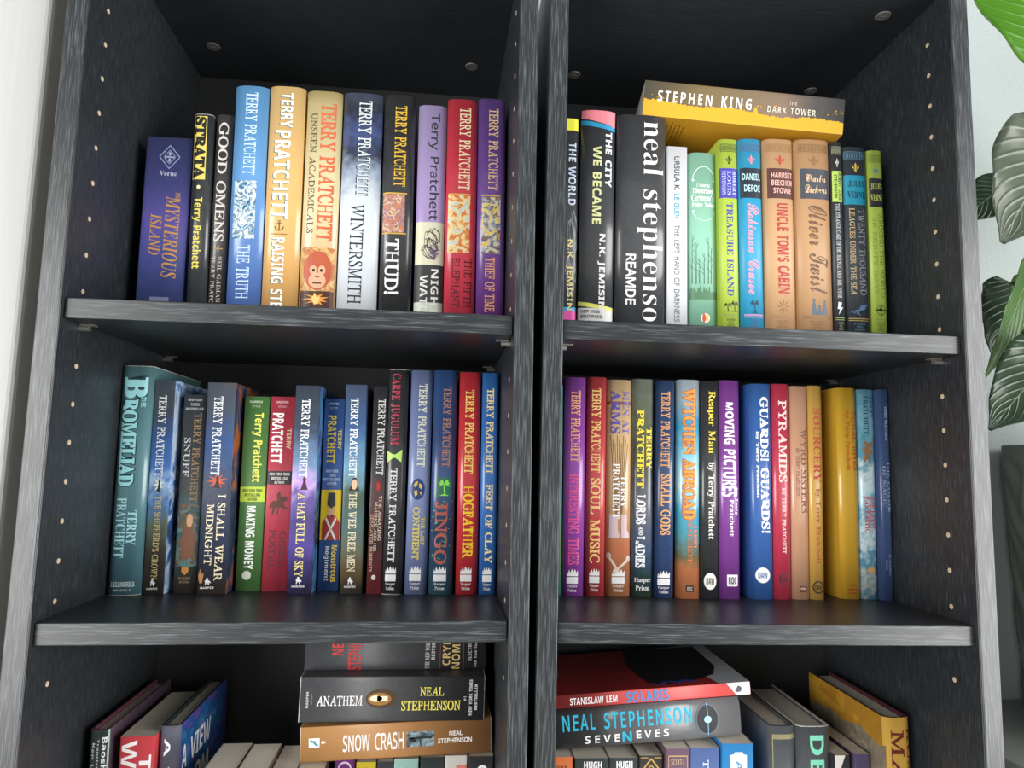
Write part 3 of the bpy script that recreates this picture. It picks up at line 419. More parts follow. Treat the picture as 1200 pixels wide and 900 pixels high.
('R','u'):(120,[[33,-2,26,1,21,5,17,12,15,21,14,86,13,90,9,93,4,94,4,99,45,99,46,19,48,15,52,12,57,11,63,12,68,16,73,21,72,86,71,91,67,93,61,94,61,99,104,99,104,16,106,12,109,10,115,9,115,4,96,2,73,-3,73,13,65,4,54,-1,48,-3]]),
('R','w'):(139,[[39,-3,2,91,-3,94,-3,99,44,99,44,94,38,93,37,88,38,81,53,41,67,75,61,92,54,94,54,99,103,99,103,94,97,92,95,88,107,45,124,88,122,92,114,94,114,99,142,99,142,94,139,93,132,83,97,-3,92,-3,71,63,45,-3]]),
('R','y'):(96,[[17,-45,9,-44,3,-40,-1,-34,-2,-27,-1,-22,2,-17,6,-14,11,-13,16,-13,20,-16,23,-19,25,-31,28,-32,32,-30,39,-19,45,-2,5,92,-1,94,-2,99,52,99,52,94,43,93,42,91,43,82,59,38,76,88,75,91,70,94,65,94,65,99,96,99,96,94,92,93,86,85,45,-24,36,-37,31,-42,24,-44]]),
('S','!'):(58,[[23,43,17,153,40,153,35,43],[29,-3,24,-2,19,0,16,5,15,12,16,18,19,23,24,25,29,26,34,25,38,23,41,18,42,12,41,5,38,0,34,-2]]),
('S','A'):(140,[[-3,0,-3,6,3,7,10,13,16,24,66,149,72,149,132,11,136,7,142,6,142,0,73,0,73,6,83,7,89,10,91,15,81,42,33,42,24,19,24,15,26,10,31,7,41,6,41,0],[36,51,77,51,57,102]]),
('S','B'):(142,[[5,0,5,6,14,7,20,10,23,19,23,126,22,132,20,136,16,139,5,140,5,146,70,146,95,144,113,137,123,127,127,112,125,100,118,91,107,84,92,79,110,74,123,66,131,55,134,42,132,30,127,19,119,11,110,6,100,3,89,1],[58,81,70,81,79,84,84,87,88,93,90,100,91,119,89,127,86,132,82,136,76,138,63,138,60,136,58,125],[71,8,79,9,86,11,91,16,94,22,96,41,95,52,93,60,89,66,82,71,74,73,58,74,59,15,61,11,65,8]]),
('S','C'):(150,[[82,-3,62,-1,44,6,34,14,25,23,18,33,11,52,8,73,11,94,18,112,25,123,34,132,44,139,62,146,83,149,93,148,124,139,131,142,134,149,140,149,140,99,134,99,129,111,122,122,114,130,105,137,95,141,85,142,68,138,56,124,48,103,46,72,49,44,57,24,70,12,89,8,106,11,123,19,137,34,143,28,131,14,117,5,100,-1]]),
('S','D'):(159,[[6,0,6,6,15,7,20,9,23,15,24,24,23,127,22,133,19,136,14,139,5,140,5,146,71,146,89,145,105,141,118,135,130,127,138,116,145,104,149,89,150,73,145,41,131,18,107,5,73,0],[71,8,84,10,94,15,102,24,107,33,110,44,112,73,110,102,102,122,89,135,71,139,65,138,61,136,59,131,59,15,61,11,65,9]]),
('S','E'):(141,[[5,0,5,5,16,7,20,9,24,18,24,126,22,132,20,136,14,139,5,140,5,146,128,146,128,102,123,102,120,114,115,124,109,130,100,134,88,137,64,137,61,136,59,130,58,79,71,79,78,82,83,86,87,92,92,110,97,110,97,38,92,38,89,53,87,58,83,64,77,68,66,71,59,71,59,15,61,11,66,9,84,9,100,12,113,19,123,30,132,46,138,46,129,0]]),
('S','F'):(129,[[5,0,5,6,14,7,20,11,23,20,23,127,22,132,20,135,14,139,5,140,5,146,126,146,126,102,121,102,117,118,110,128,99,135,84,138,64,137,59,135,58,127,58,79,69,80,76,82,82,87,86,93,89,101,91,111,97,111,97,38,91,38,89,49,86,58,82,64,77,68,69,71,58,72,59,19,60,14,63,10,67,8,82,6,82,0]]),
('S','G'):(162,[[75,-3,54,2,45,6,35,13,26,22,18,33,11,52,9,73,11,94,18,113,26,123,34,132,45,139,62,147,82,149,94,148,124,139,130,142,134,149,140,149,140,98,134,98,127,114,117,127,105,136,92,141,86,142,69,138,56,125,49,103,47,73,47,57,49,43,53,31,58,22,66,12,76,6,88,4,101,6,105,9,108,15,110,23,109,49,105,54,96,58,88,58,88,63,160,63,160,58,151,57,146,55,144,49,143,9,114,0,100,-2]]),
('S','H'):(167,[[5,0,5,6,14,7,20,10,23,19,24,121,23,130,20,136,14,139,5,140,5,146,77,146,77,140,65,138,62,136,59,128,58,80,109,80,109,128,106,136,97,139,90,140,90,146,162,146,162,140,153,139,147,136,145,130,144,121,144,26,145,17,148,11,153,7,162,6,162,0,90,0,90,6,100,7,105,10,108,13,109,26,109,71,58,71,59,19,62,10,68,7,77,6,77,0]]),
('S','I'):(83,[[4,0,4,6,13,7,20,10,23,16,24,24,24,124,23,132,20,137,11,140,4,140,4,146,78,146,78,140,69,139,63,137,60,132,58,124,59,19,62,11,71,7,79,6,79,0]]),
('S','J'):(106,[[35,-21,22,-19,11,-14,4,-7,0,0,-1,7,0,14,3,19,8,23,14,24,20,23,25,20,29,15,30,9,24,-6,27,-11,34,-13,40,-12,44,-8,47,-2,47,125,46,131,43,135,39,138,25,140,25,146,101,146,101,140,89,138,85,135,83,131,82,117,82,28,79,7,70,-9,55,-18]]),
('S','K'):(163,[[5,0,5,6,15,7,20,10,24,19,24,121,23,130,20,136,14,139,5,140,5,146,78,146,78,140,66,138,62,136,59,128,58,75,108,125,112,134,109,137,103,140,93,140,93,146,155,146,155,140,143,139,133,134,122,126,87,91,152,11,160,6,166,6,166,0,90,0,90,6,103,7,106,8,107,11,105,15,64,68,58,63,59,19,62,10,68,7,78,6,78,0]]),
('S','L'):(136,[[5,0,5,6,14,7,20,10,23,19,24,121,23,130,20,136,14,139,5,140,5,146,80,146,80,140,67,139,63,137,60,133,58,121,59,15,61,12,68,9,85,9,101,13,113,20,123,32,131,49,137,49,129,0]]),
('S','M'):(203,[[5,0,5,6,14,7,20,10,23,16,24,25,24,129,20,136,12,140,5,140,5,146,59,146,101,46,144,146,198,146,198,140,189,139,183,135,180,130,179,121,180,19,183,10,186,7,197,6,197,0,127,0,127,6,138,8,142,10,145,19,145,128,92,0,86,0,34,124,34,18,36,13,38,9,47,6,54,6,54,0]]),
('S','N'):(158,[[129,-3,34,112,34,25,35,16,38,10,44,7,53,6,53,0,6,0,6,6,17,7,21,10,24,18,24,124,12,139,6,140,6,146,50,146,125,54,125,128,121,136,113,139,106,140,106,146,153,146,153,140,144,139,139,136,136,130,135,121,135,-3]]),
('S','O'):(168,[[73,-3,54,2,37,12,24,26,14,43,9,62,9,83,14,103,24,120,38,134,54,143,74,149,95,149,114,143,131,134,144,120,154,103,159,84,159,62,154,43,144,26,130,12,114,2,94,-3],[85,4,101,8,112,21,119,43,121,73,119,103,116,115,111,124,104,134,94,140,83,142,67,138,56,125,49,103,46,73,49,43,52,31,57,21,64,12,74,6]]),
('S','P'):(134,[[5,0,5,6,14,7,20,10,23,19,24,121,23,130,20,136,14,139,5,140,5,146,92,144,107,141,120,133,128,121,131,106,129,95,125,85,117,77,110,72,101,69,90,66,58,66,59,19,62,10,68,7,77,6,77,0],[58,73,74,74,82,77,87,81,91,87,93,95,93,116,91,124,88,130,83,134,77,137,64,137,60,136,59,132]]),
('S','R'):(151,[[5,0,5,6,14,7,20,10,23,19,24,121,23,130,20,136,14,139,5,140,5,146,85,145,98,143,109,140,118,136,126,129,132,119,133,107,131,95,125,85,115,77,101,72,145,8,148,6,153,6,154,0,108,0,64,68,58,68,59,19,62,10,68,7,77,6,77,0],[58,75,75,76,83,78,90,83,94,89,96,97,97,107,96,121,91,130,83,136,72,138,65,137,61,135,59,131]]),
('S','S'):(125,[[14,-3,14,51,20,51,24,36,29,25,36,16,43,10,52,6,63,5,71,5,77,8,82,11,86,16,88,22,89,29,87,37,82,45,72,51,41,67,32,74,25,81,20,88,17,97,16,106,18,122,26,135,37,144,51,149,66,149,96,142,100,144,103,149,109,149,109,102,103,102,98,117,90,129,79,137,68,142,55,142,50,140,45,136,41,132,39,127,38,122,40,114,44,108,60,97,96,79,106,70,112,60,115,43,114,34,112,26,108,18,103,12,97,7,81,-1,56,-3,27,4,22,2,20,-3]]),
('S','T'):(135,[[29,0,29,6,42,7,45,10,48,14,50,26,50,139,37,138,28,134,21,129,15,122,11,113,9,102,3,102,3,146,131,146,131,101,126,101,122,118,114,129,102,136,84,139,85,19,86,13,88,10,98,6,105,6,105,0]]),
('S','U'):(158,[[79,-4,66,-3,54,-1,44,3,37,9,31,17,27,26,24,37,23,121,22,130,19,136,14,139,5,140,5,146,77,146,77,140,65,138,61,136,59,133,58,121,59,33,61,24,65,16,71,11,78,8,88,7,104,10,116,18,123,32,126,51,126,121,124,130,121,136,112,139,105,140,105,146,152,146,152,140,143,138,139,135,136,129,134,43,132,29,128,19,122,10,114,4,104,0,93,-3]]),
('S','V'):(137,[[68,-4,11,129,7,134,2,138,-5,140,-5,146,67,146,67,140,53,138,50,135,49,131,52,121,83,46,113,126,113,131,112,135,109,138,96,140,96,146,141,146,141,140,135,139,131,137,125,129,73,-4]]),
('S','W'):(196,[[55,-3,8,132,5,137,1,139,-5,140,-5,146,58,146,58,140,48,138,46,136,46,126,71,49,96,113,89,134,86,137,73,140,73,146,141,146,141,140,132,139,127,137,126,132,152,53,175,125,175,135,172,138,161,140,161,146,200,146,200,140,194,138,190,135,184,121,143,-3,137,-3,101,99,61,-3]]),
('S','Y'):(136,[[32,0,32,6,42,7,47,10,51,19,51,57,8,135,-4,140,-4,146,66,146,66,140,57,140,51,136,51,130,80,72,110,125,112,130,110,136,104,139,95,140,94,146,141,146,141,140,135,139,127,131,86,65,86,19,90,10,95,7,105,6,105,0]]),
('S','a'):(110,[[81,-3,72,-2,67,3,64,11,54,3,43,-1,31,-3,24,-2,18,0,13,4,9,8,7,14,6,20,8,29,13,37,20,44,38,52,64,61,63,85,60,90,55,94,47,95,37,93,33,88,39,78,39,74,38,69,35,65,30,62,25,61,19,62,14,65,11,70,11,76,12,83,16,89,25,96,37,100,52,102,66,101,76,98,84,93,89,87,93,78,94,67,94,13,97,11,103,13,105,9,98,2,90,-2],[48,11,56,13,64,20,64,54,49,48,41,39,38,27,39,18,43,13]]),
('S','b'):(115,[[14,-4,13,132,12,137,8,139,3,141,3,146,44,146,44,89,52,96,61,100,71,102,85,99,96,91,104,78,109,62,109,43,103,24,99,16,93,10,86,4,79,0,70,-2,61,-3,52,-2,43,2,34,9,17,-4],[58,5,65,6,71,9,74,16,78,37,78,63,74,80,70,85,65,89,59,90,54,89,50,86,46,82,44,77,44,22,46,12,51,6]]),
('S','c'):(94,[[50,-3,42,-2,35,0,22,8,12,22,7,39,7,58,9,67,13,76,24,90,31,95,38,99,47,101,65,101,73,99,80,95,85,91,88,85,89,78,88,73,85,69,81,66,76,65,68,67,64,72,63,87,61,93,54,95,46,93,40,86,37,75,36,60,37,46,39,34,44,24,50,18,57,14,65,12,73,13,80,17,87,23,91,19,82,9,73,2,62,-2]]),
('S','e'):(96,[[49,-3,41,-2,34,0,21,8,12,22,7,40,7,60,12,77,22,90,35,99,42,101,50,102,62,101,72,96,80,90,86,80,89,69,90,53,37,53,39,36,44,23,52,16,64,14,72,15,79,20,86,28,91,23,83,12,73,3,62,-2],[37,61,64,61,63,84,62,89,58,93,52,95,44,92,39,82]]),
('S','h'):(122,[[6,0,6,5,11,6,14,8,16,12,16,133,15,137,11,140,6,141,6,146,47,146,47,85,56,95,66,100,78,102,90,100,99,93,104,83,106,68,106,12,108,8,111,6,116,5,116,0,65,0,65,5,73,8,75,18,75,77,73,83,70,86,65,87,58,86,53,82,47,75,48,12,49,8,52,6,58,5,58,0]]),
('S','i'):(63,[[32,116,26,117,21,120,17,126,16,132,17,138,21,144,26,147,32,148,39,147,44,144,47,138,48,132,47,126,44,120,38,117],[6,0,6,5,11,6,15,8,16,12,16,87,15,91,12,93,6,94,7,99,47,99,48,12,49,8,52,6,58,5,58,0]]),
('S','k'):(115,[[6,0,6,5,11,6,15,8,16,12,16,134,15,137,12,140,6,141,7,146,47,146,47,54,77,84,78,89,75,93,67,94,66,99,110,99,110,94,102,92,95,89,71,67,111,11,115,7,120,5,120,0,67,0,67,5,75,6,77,10,74,16,52,47,47,43,48,12,49,8,52,6,58,5,58,0]]),
('S','l'):(64,[[6,0,6,5,11,6,15,8,16,12,16,133,15,137,12,140,6,141,6,146,47,146,48,12,49,8,52,6,58,5,58,0]]),
('S','m'):(177,[[6,0,6,5,11,6,14,8,16,12,16,87,15,91,11,93,6,94,6,99,47,99,47,85,56,94,65,100,76,102,89,100,97,94,103,84,112,94,122,100,134,102,146,100,154,93,159,83,161,68,162,12,163,8,166,6,171,5,171,0,121,0,121,5,126,6,129,8,131,18,131,77,129,83,126,86,121,87,115,86,109,82,104,76,104,12,106,8,109,6,114,5,114,0,64,0,64,5,69,6,72,8,74,18,74,77,72,82,69,86,64,87,57,86,52,82,47,75,47,12,49,8,52,6,57,5,57,0]]),
('S','n'):(122,[[6,0,6,5,11,6,14,8,16,12,16,87,15,91,11,93,6,94,6,99,47,99,47,86,56,95,66,100,78,102,90,100,99,93,104,83,106,68,106,12,108,8,111,6,116,5,116,0,65,0,65,5,73,8,75,18,75,77,73,83,70,86,65,87,58,86,53,82,47,75,48,12,49,8,52,6,58,5,58,0]]),
('S','o'):(108,[[45,-2,37,0,29,4,22,9,12,22,7,40,7,59,12,76,17,84,22,90,29,95,36,99,45,101,63,101,71,99,78,95,85,90,95,77,99,68,101,49,99,30,91,15,79,3,71,0,63,-2],[54,4,62,6,67,12,70,49,69,78,66,87,61,93,54,96,46,93,41,87,38,66,38,26,41,12,46,6]]),
('S','p'):(119,[[6,-44,6,-40,13,-38,16,-32,16,86,15,91,12,93,6,94,6,99,46,99,46,84,53,94,62,100,74,102,81,101,88,99,99,90,107,77,111,61,111,41,107,23,99,9,93,4,87,0,80,-2,73,-3,63,-2,54,3,47,10,48,-26,50,-35,58,-39,63,-39,63,-44],[63,9,68,10,73,13,77,19,80,37,80,61,77,79,74,85,70,88,64,89,57,87,52,83,47,75,47,22,51,15,56,10]]),
('S','r'):(92,[[6,0,6,5,11,6,15,8,16,12,16,87,15,91,12,93,6,94,7,99,47,99,47,81,55,92,60,96,67,100,75,102,82,101,88,97,91,92,93,85,92,79,89,75,85,72,79,71,74,72,64,82,60,83,56,82,50,73,48,61,48,12,51,8,55,6,63,5,63,0]]),
('S','s'):(92,[[42,-3,23,3,19,1,16,-3,11,-3,11,34,17,34,23,18,28,12,33,8,39,6,45,5,52,6,57,8,60,13,61,19,60,24,56,29,27,45,17,54,12,65,12,70,13,79,16,87,21,93,27,98,36,101,53,101,68,98,71,99,74,102,78,102,78,71,73,71,67,84,58,92,48,95,42,94,37,91,34,88,34,83,34,78,37,74,47,68,68,57,77,48,82,37,81,21,78,13,73,6,66,1,58,-2]]),
('S','t'):(73,[[40,-3,32,-2,26,0,21,3,18,8,15,23,15,89,6,89,6,96,38,130,41,136,46,136,46,99,66,99,66,89,46,89,47,20,48,16,50,14,54,13,58,14,63,18,66,24,71,21,65,11,58,3,50,-2]]),
('S','w'):(139,[[39,-3,2,91,-3,94,-3,99,44,99,44,94,38,93,37,88,38,81,53,41,67,75,61,92,54,94,54,99,103,99,103,94,97,92,95,88,107,45,124,88,122,92,114,94,114,99,142,99,142,94,139,93,132,83,97,-3,92,-3,71,63,45,-3]]),
('S','y'):(96,[[17,-45,9,-44,3,-40,-1,-34,-2,-27,-1,-22,2,-17,6,-14,11,-13,16,-13,20,-16,23,-19,25,-31,28,-32,32,-30,39,-19,45,-2,5,92,-1,94,-2,99,52,99,52,94,43,93,42,91,43,82,59,38,76,88,75,91,70,94,65,94,65,99,96,99,96,94,92,93,86,85,45,-24,36,-37,31,-42,24,-44]]),
('T','#'):(139,[[24,0,32,45,5,45,5,59,35,59,42,94,13,94,13,108,45,108,53,153,69,153,60,108,91,108,100,153,115,153,106,108,133,108,133,94,103,94,96,59,126,59,126,45,94,45,85,0,70,0,78,45,48,45,39,0],[51,59,81,59,88,94,57,94]]),
('T','1'):(123,[[58,0,59,134,29,109,19,121,61,153,76,153,76,0]]),
('T','A'):(134,[[-22,0,-22,5,-16,6,-10,10,-4,15,103,148,109,148,104,25,107,15,113,8,124,5,124,0,57,0,57,5,64,7,69,9,72,12,75,19,76,45,31,45,9,15,9,13,12,8,23,5,23,0],[38,54,77,54,79,105]]),
('T','D'):(155,[[-11,0,-11,5,0,7,4,9,10,19,38,128,38,133,35,136,23,139,23,144,81,144,110,140,132,129,144,110,149,84,148,73,145,62,142,51,136,41,129,31,115,18,96,7,71,1],[63,7,72,10,87,19,100,34,109,52,115,73,117,95,115,114,109,127,98,135,84,138,78,137,74,135,69,126,41,16,42,11,44,9,48,7]]),
('T','E'):(141,[[-11,0,-11,5,0,7,4,9,10,19,38,128,38,133,35,136,23,139,23,144,138,144,130,104,124,104,123,116,120,124,115,130,108,134,98,137,77,137,73,134,70,127,58,80,82,82,89,85,94,90,102,103,108,103,92,44,88,44,87,59,85,64,82,68,77,71,56,73,41,14,42,11,44,9,55,7,74,9,89,13,102,22,114,35,119,44,124,44,112,0]]),
('T','H'):(162,[[-11,0,-11,5,0,7,4,9,10,19,38,129,38,133,35,136,23,139,23,144,91,144,91,139,80,137,76,135,70,125,58,81,109,81,121,124,120,133,117,136,106,139,106,144,173,144,173,139,162,138,159,135,153,126,124,15,125,11,128,8,139,5,139,0,72,0,72,5,83,7,86,9,92,19,107,71,55,71,41,15,43,10,48,6,57,5,57,0]]),
('T','I'):(80,[[-11,0,-11,5,0,7,4,9,10,19,38,129,37,134,32,138,23,139,23,144,91,144,91,139,79,137,73,131,67,117,41,15,43,10,48,6,57,5,57,0]]),
('T','L'):(136,[[-11,0,-11,5,0,7,4,9,10,19,38,128,38,133,35,136,30,138,23,139,23,144,91,144,91,139,80,137,76,135,70,125,41,14,42,10,60,8,73,8,85,11,95,16,104,23,112,32,119,43,126,43,112,0]]),
('T','M'):(188,[[60,-3,46,116,20,15,21,11,24,8,35,5,35,0,-11,0,-11,5,0,7,4,9,9,19,38,124,37,133,34,136,23,139,23,144,72,144,84,42,150,144,199,144,199,139,188,137,184,135,178,125,150,15,151,10,157,6,165,5,165,0,98,0,98,5,109,7,117,15,121,27,145,120,66,-3]]),
('T','N'):(150,[[99,-3,45,112,20,15,21,10,27,6,35,5,35,0,-11,0,-11,5,0,7,4,9,10,19,37,127,36,132,33,136,28,138,21,139,21,144,63,144,109,44,131,129,130,133,127,136,122,138,115,139,115,144,162,144,162,139,151,137,147,135,141,125,106,-3]]),
('T','O'):(153,[[57,-4,46,-3,36,0,27,4,20,10,14,18,9,27,7,38,6,49,9,70,17,91,29,111,44,127,63,140,73,145,84,147,96,148,107,147,117,145,126,140,134,134,140,126,144,118,147,107,147,85,142,64,132,43,118,25,101,10,90,4,80,0,69,-3],[59,4,68,6,77,11,85,19,97,38,107,63,114,89,116,112,113,128,110,133,106,137,101,140,89,140,78,135,68,125,54,101,43,72,37,42,38,24,39,17,43,11,47,7,52,5]]),
('T','R'):(137,[[-11,0,-11,5,0,7,4,9,10,19,38,128,38,133,35,136,23,139,23,144,94,144,113,140,120,136,127,130,131,122,133,112,132,103,128,95,122,88,114,82,104,77,92,74,113,13,116,9,122,7,128,6,128,0,85,0,62,71,55,71,41,15,42,11,45,8,57,5,57,0],[74,80,83,83,90,89,96,97,99,106,100,116,98,128,92,135,81,137,74,136,71,128,57,79]]),
('T','S'):(118,[[40,-3,12,5,8,3,3,-2,-3,-2,8,46,14,46,15,32,18,22,23,14,29,9,37,5,46,4,53,5,60,8,65,12,69,18,72,24,73,31,72,37,66,49,31,83,24,94,22,108,25,122,32,134,44,143,58,147,73,148,100,141,105,143,109,147,115,147,105,103,99,103,97,120,91,131,85,136,79,140,72,141,66,140,60,138,52,129,50,124,49,118,50,112,57,100,89,69,97,55,100,40,98,28,94,17,87,8,79,3,71,-1,61,-3]]),
('T','T'):(129,[[14,0,14,5,22,6,28,9,31,13,34,19,66,137,54,136,46,133,38,129,31,122,25,115,20,106,15,106,23,144,140,144,134,103,128,103,125,118,120,128,111,134,98,136,66,15,67,10,69,8,81,5,81,0]]),
('T','U'):(153,[[62,-4,48,-2,36,1,26,7,19,15,15,24,14,35,18,57,37,129,36,134,33,137,21,139,21,144,87,144,87,139,77,138,70,132,66,120,44,37,44,25,47,20,51,15,56,12,62,10,76,9,88,14,98,23,107,39,115,62,131,120,131,126,129,133,124,137,114,139,114,144,158,144,158,139,152,137,147,133,142,121,117,38,107,18,95,6,88,1,72,-3]]),
('T','Y'):(112,[[7,0,7,5,15,6,21,9,25,13,28,19,40,70,19,132,16,136,8,139,8,144,66,144,66,139,55,137,52,135,52,126,67,77,98,119,101,130,98,137,86,139,86,144,133,144,133,139,128,138,118,131,71,67,58,15,59,10,62,8,74,5,74,0]]),
}
FONT = {}
for key, (adv, con) in GLYPHS.items():
    FONT[key] = (adv / 320, [[(c[i] / 320, c[i + 1] / 320) for i in range(0, len(c), 2)] for c in con])
def area2(p): return sum(a[0] * b[1] - b[0] * a[1] for a, b in zip(p, p[1:] + p[:1]))
def inside(p, poly):
    r = False
    for (x0, y0), (x1, y1) in zip(poly, poly[1:] + poly[:1]):
        if (y0 > p[1]) != (y1 > p[1]) and p[0] < (x1 - x0) * (p[1] - y0) / (y1 - y0) + x0: r = not r
    return r
def groups_of(con):
    dep = [sum(inside(s[0], o) for o in con if o is not s) for s in con]
    return [[s] + [h for h, e in zip(con, dep) if e == d + 1 and inside(h[0], s)] for s, d in zip(con, dep) if d % 2 == 0]
def fatten(poly, w):
    n = len(poly); out = []
    for i in range(n):
        a, b, c = poly[i - 1], poly[i], poly[(i + 1) % n]
        e1 = (b[0] - a[0], b[1] - a[1]); e2 = (c[0] - b[0], c[1] - b[1])
        l1 = math.hypot(*e1) or 1; l2 = math.hypot(*e2) or 1
        nx, ny = e1[1] / l1 + e2[1] / l2, -e1[0] / l1 - e2[0] / l2
        l = math.hypot(nx, ny)
        if l < .3: out.append(b); continue
        k = w * min(1.6, 2 / l) / l
        out.append((b[0] + nx * k, b[1] + ny * k))
    return out
GC = {}
def glyph(f, c, w):
    k = (f, c, w)
    if k in GC: return GC[k]
    adv, con = FONT.get((f, c), (.3, []))
    if f == 'R' and c == 'H': w = 0
    V = []; T = []
    for g in groups_of(con):
        if w:
            g = [(fatten(s, w) if area2(s) > 0 else fatten(s[::-1], w)) if i == 0 else fatten(s if area2(s) < 0 else s[::-1], w) for i, s in enumerate(g)]
        b = len(V)
        for s in g: V += s
        T += [tuple(b + i for i in t) for t in tessellate_polygon([[Vector((x, y, 0)) for x, y in s] for s in g])]
    GC[k] = (adv, V, T)
    return GC[k]
def text_geo(text, f, w=0, sp=0):
    x = 0; V = []; T = []
    for c in text:
        if c == ' ': x += .26 + sp; continue
        adv, gv, gt = glyph(f, c, w)
        b = len(V); V += [(vx + x, vy) for vx, vy in gv]; T += [tuple(b + i for i in t) for t in gt]
        x += adv + sp
    return V, T

# ---------------------------------------------------------------- drawn emblems, in a unit square (y runs down)
def ell(cx, cy, rx, ry, n=22, a0=0, a1=2 * pi):
    return [(cx + rx * cos(a0 + (a1 - a0) * i / n), cy + ry * sin(a0 + (a1 - a0) * i / n)) for i in range(n)]
def ringp(cx, cy, rx, ry, th, n=26):
    P = []
    for i in range(n):
        a, b = 2 * pi * i / n, 2 * pi * (i + 1) / n
        k1, k2 = 1 - th, 1
        P.append([(cx + rx * k2 * cos(a), cy + ry * k2 * sin(a)), (cx + rx * k2 * cos(b), cy + ry * k2 * sin(b)), (cx + rx * k1 * cos(b), cy + ry * k1 * sin(b)), (cx + rx * k1 * cos(a), cy + ry * k1 * sin(a))])
    return P
def bar(x0, y0, x1, y1, w0, w1=None):
    w1 = w0 if w1 is None else w1; dx, dy = x1 - x0, y1 - y0; l = math.hypot(dx, dy); nx, ny = -dy / l, dx / l
    return [(x0 + nx * w0, y0 + ny * w0), (x1 + nx * w1, y1 + ny * w1), (x1 - nx * w1, y1 - ny * w1), (x0 - nx * w0, y0 - ny * w0)]
def rc(x0, y0, x1, y1): return [(x0, y0), (x1, y0), (x1, y1), (x0, y1)]
def strokes(pts, w): return [bar(*a, *b, w) for a, b in zip(pts, pts[1:])]
def shape(name):
    rnd = random.Random(sum(map(ord, name)))
    if name == 'disc': return [ell(.5, .5, .5, .5, 28)]
    if name == 'ring': return ringp(.5, .5, .5, .5, .22)
    if name == 'ring2': return ringp(.5, .5, .5, .5, .08)
    if name == 'diamond':
        P = strokes([(.5, 0), (1, .5), (.5, 1), (0, .5), (.5, 0)], .022) + strokes([(.5, .2), (.8, .5), (.5, .8), (.2, .5), (.5, .2)], .016)
        return P + [rc(.2, .46, .8, .54), ell(.5, .36, .07, .09, 10), ell(.5, .64, .07, .09, 10)]
    if name == 'sword': return [bar(.05, .5, .95, .5, .09), bar(.5, 0, .5, 1, .07), ell(.5, .12, .12, .1, 10)]
    if name == 'anchor': return ringp(.5, .12, .12, .1, .5, 14) + [bar(.5, .2, .5, .95, .05), bar(.28, .32, .72, .32, .04)] + strokes([(.08, .6), (.2, .85), (.5, .97), (.8, .85), (.92, .6)], .05)
    if name == 'bars': return [rc(0, 0, 1, .08), rc(0, .14, 1, .2), rc(0, .86, 1, .94)] + [rc(i / 13, .26, i / 13 + .045, .8) for i in range(13)]
    if name == 'fleur': return [[(.5, 0), (.66, .3), (.56, .72), (.44, .72), (.34, .3)], [(.4, .7), (.1, .62), (0, .3), (.2, .42)], [(.6, .7), (.9, .62), (1, .3), (.8, .42)], [(.3, .74), (.7, .74), (.56, 1), (.44, 1)]]
    if name == 'palm':
        P = strokes([(.62, 1), (.52, .7), (.52, .34)], .05)
        for a in (-2.9, -2.3, -1.5, -.8, -.2, .35, 2.8): P.append([(.52, .34), (.52 + .24 * cos(a) , .28 + .14 * sin(a) - .1), (.52 + .5 * cos(a), .34 + .34 * sin(a) + .06), (.52 + .22 * cos(a), .36 + .14 * sin(a))])
        return P + [[(.1, 1), (.5, .9), (.95, 1)]]
    if name == 'palms': return [[(x * .55 + ox, y * sy + oy) for x, y in q] for ox, sy, oy in ((0, .8, .2), (.45, 1, 0)) for q in shape('palm')]
    if name == 'burst': return [bar(.5 + .14 * cos(a), .5 + .14 * sin(a), .5 + .5 * cos(a), .5 + .5 * sin(a), .02, .05) for a in [i * pi / 4 for i in range(8)]]
    if name == 'bolt': return [[(.2, 0), (.75, .05), (.55, .4), (.9, .42), (.2, 1), (.42, .55), (.08, .55)]]
    if name == 'compass': return ringp(.5, .5, .34, .34, .12) + [[(.5, 0), (.58, .42), (.5, 1), (.42, .42)], [(0, .5), (.42, .42), (1, .5), (.42, .58)]]
    if name == 'squid': return [[(.95, .05), (.75, .5), (.4, .62), (.55, .2)]] + [strokes([(.5, .5), (.25 + .05 * i, .6 + .05 * i), (.02 + .16 * i, .75 + .07 * i)], .025)[k] for i in range(4) for k in (0, 1)]
    if name == 'family': return [q for cx, s in ((.2, 1), (.5, .6), (.8, .95)) for q in (ell(cx, 1.06 - s, .075, .075, 12), [(cx - .05, 1.13 - s), (cx + .05, 1.13 - s), (cx + .15, 1), (cx - .15, 1)])]
    if name == 'flames': return [[(0, .5), (.04, .2), (.12, .38), (.2, .05), (.34, .3), (.46, 0), (.6, .26), (.72, .02), (.86, .3), (.98, .1), (1, .5)], rc(0, .56, 1, 1)]
    if name == 'horse': return [[(.15, .45), (.3, .3), (.35, .05), (.5, 0), (.62, .12), (.55, .3), (.8, .42), (.95, .7), (.85, .72), (.75, .6), (.7, 1), (.6, 1), (.55, .72), (.4, .7), (.3, 1), (.2, 1), (.25, .62)]]
    if name == 'ape': return [ell(.5, .5, .5, .5, 28)]
    if name == 'ape_face': return [ell(.5, .72, .4, .3, 22), ell(.3, .32, .17, .18, 16), ell(.7, .32, .17, .18, 16)]
    if name == 'ape_eyes': return [ell(.32, .33, .07, .06, 12), ell(.68, .33, .07, .06, 12), bar(.3, .82, .7, .82, .025), ell(.44, .58, .035, .03, 8), ell(.56, .58, .035, .03, 8)]
    if name == 'zigzag': return strokes([(i / 10, .1 + .8 * (i % 2)) for i in range(11)], .03) + [rc(0, 0, 1, .08), rc(0, .92, 1, 1)]
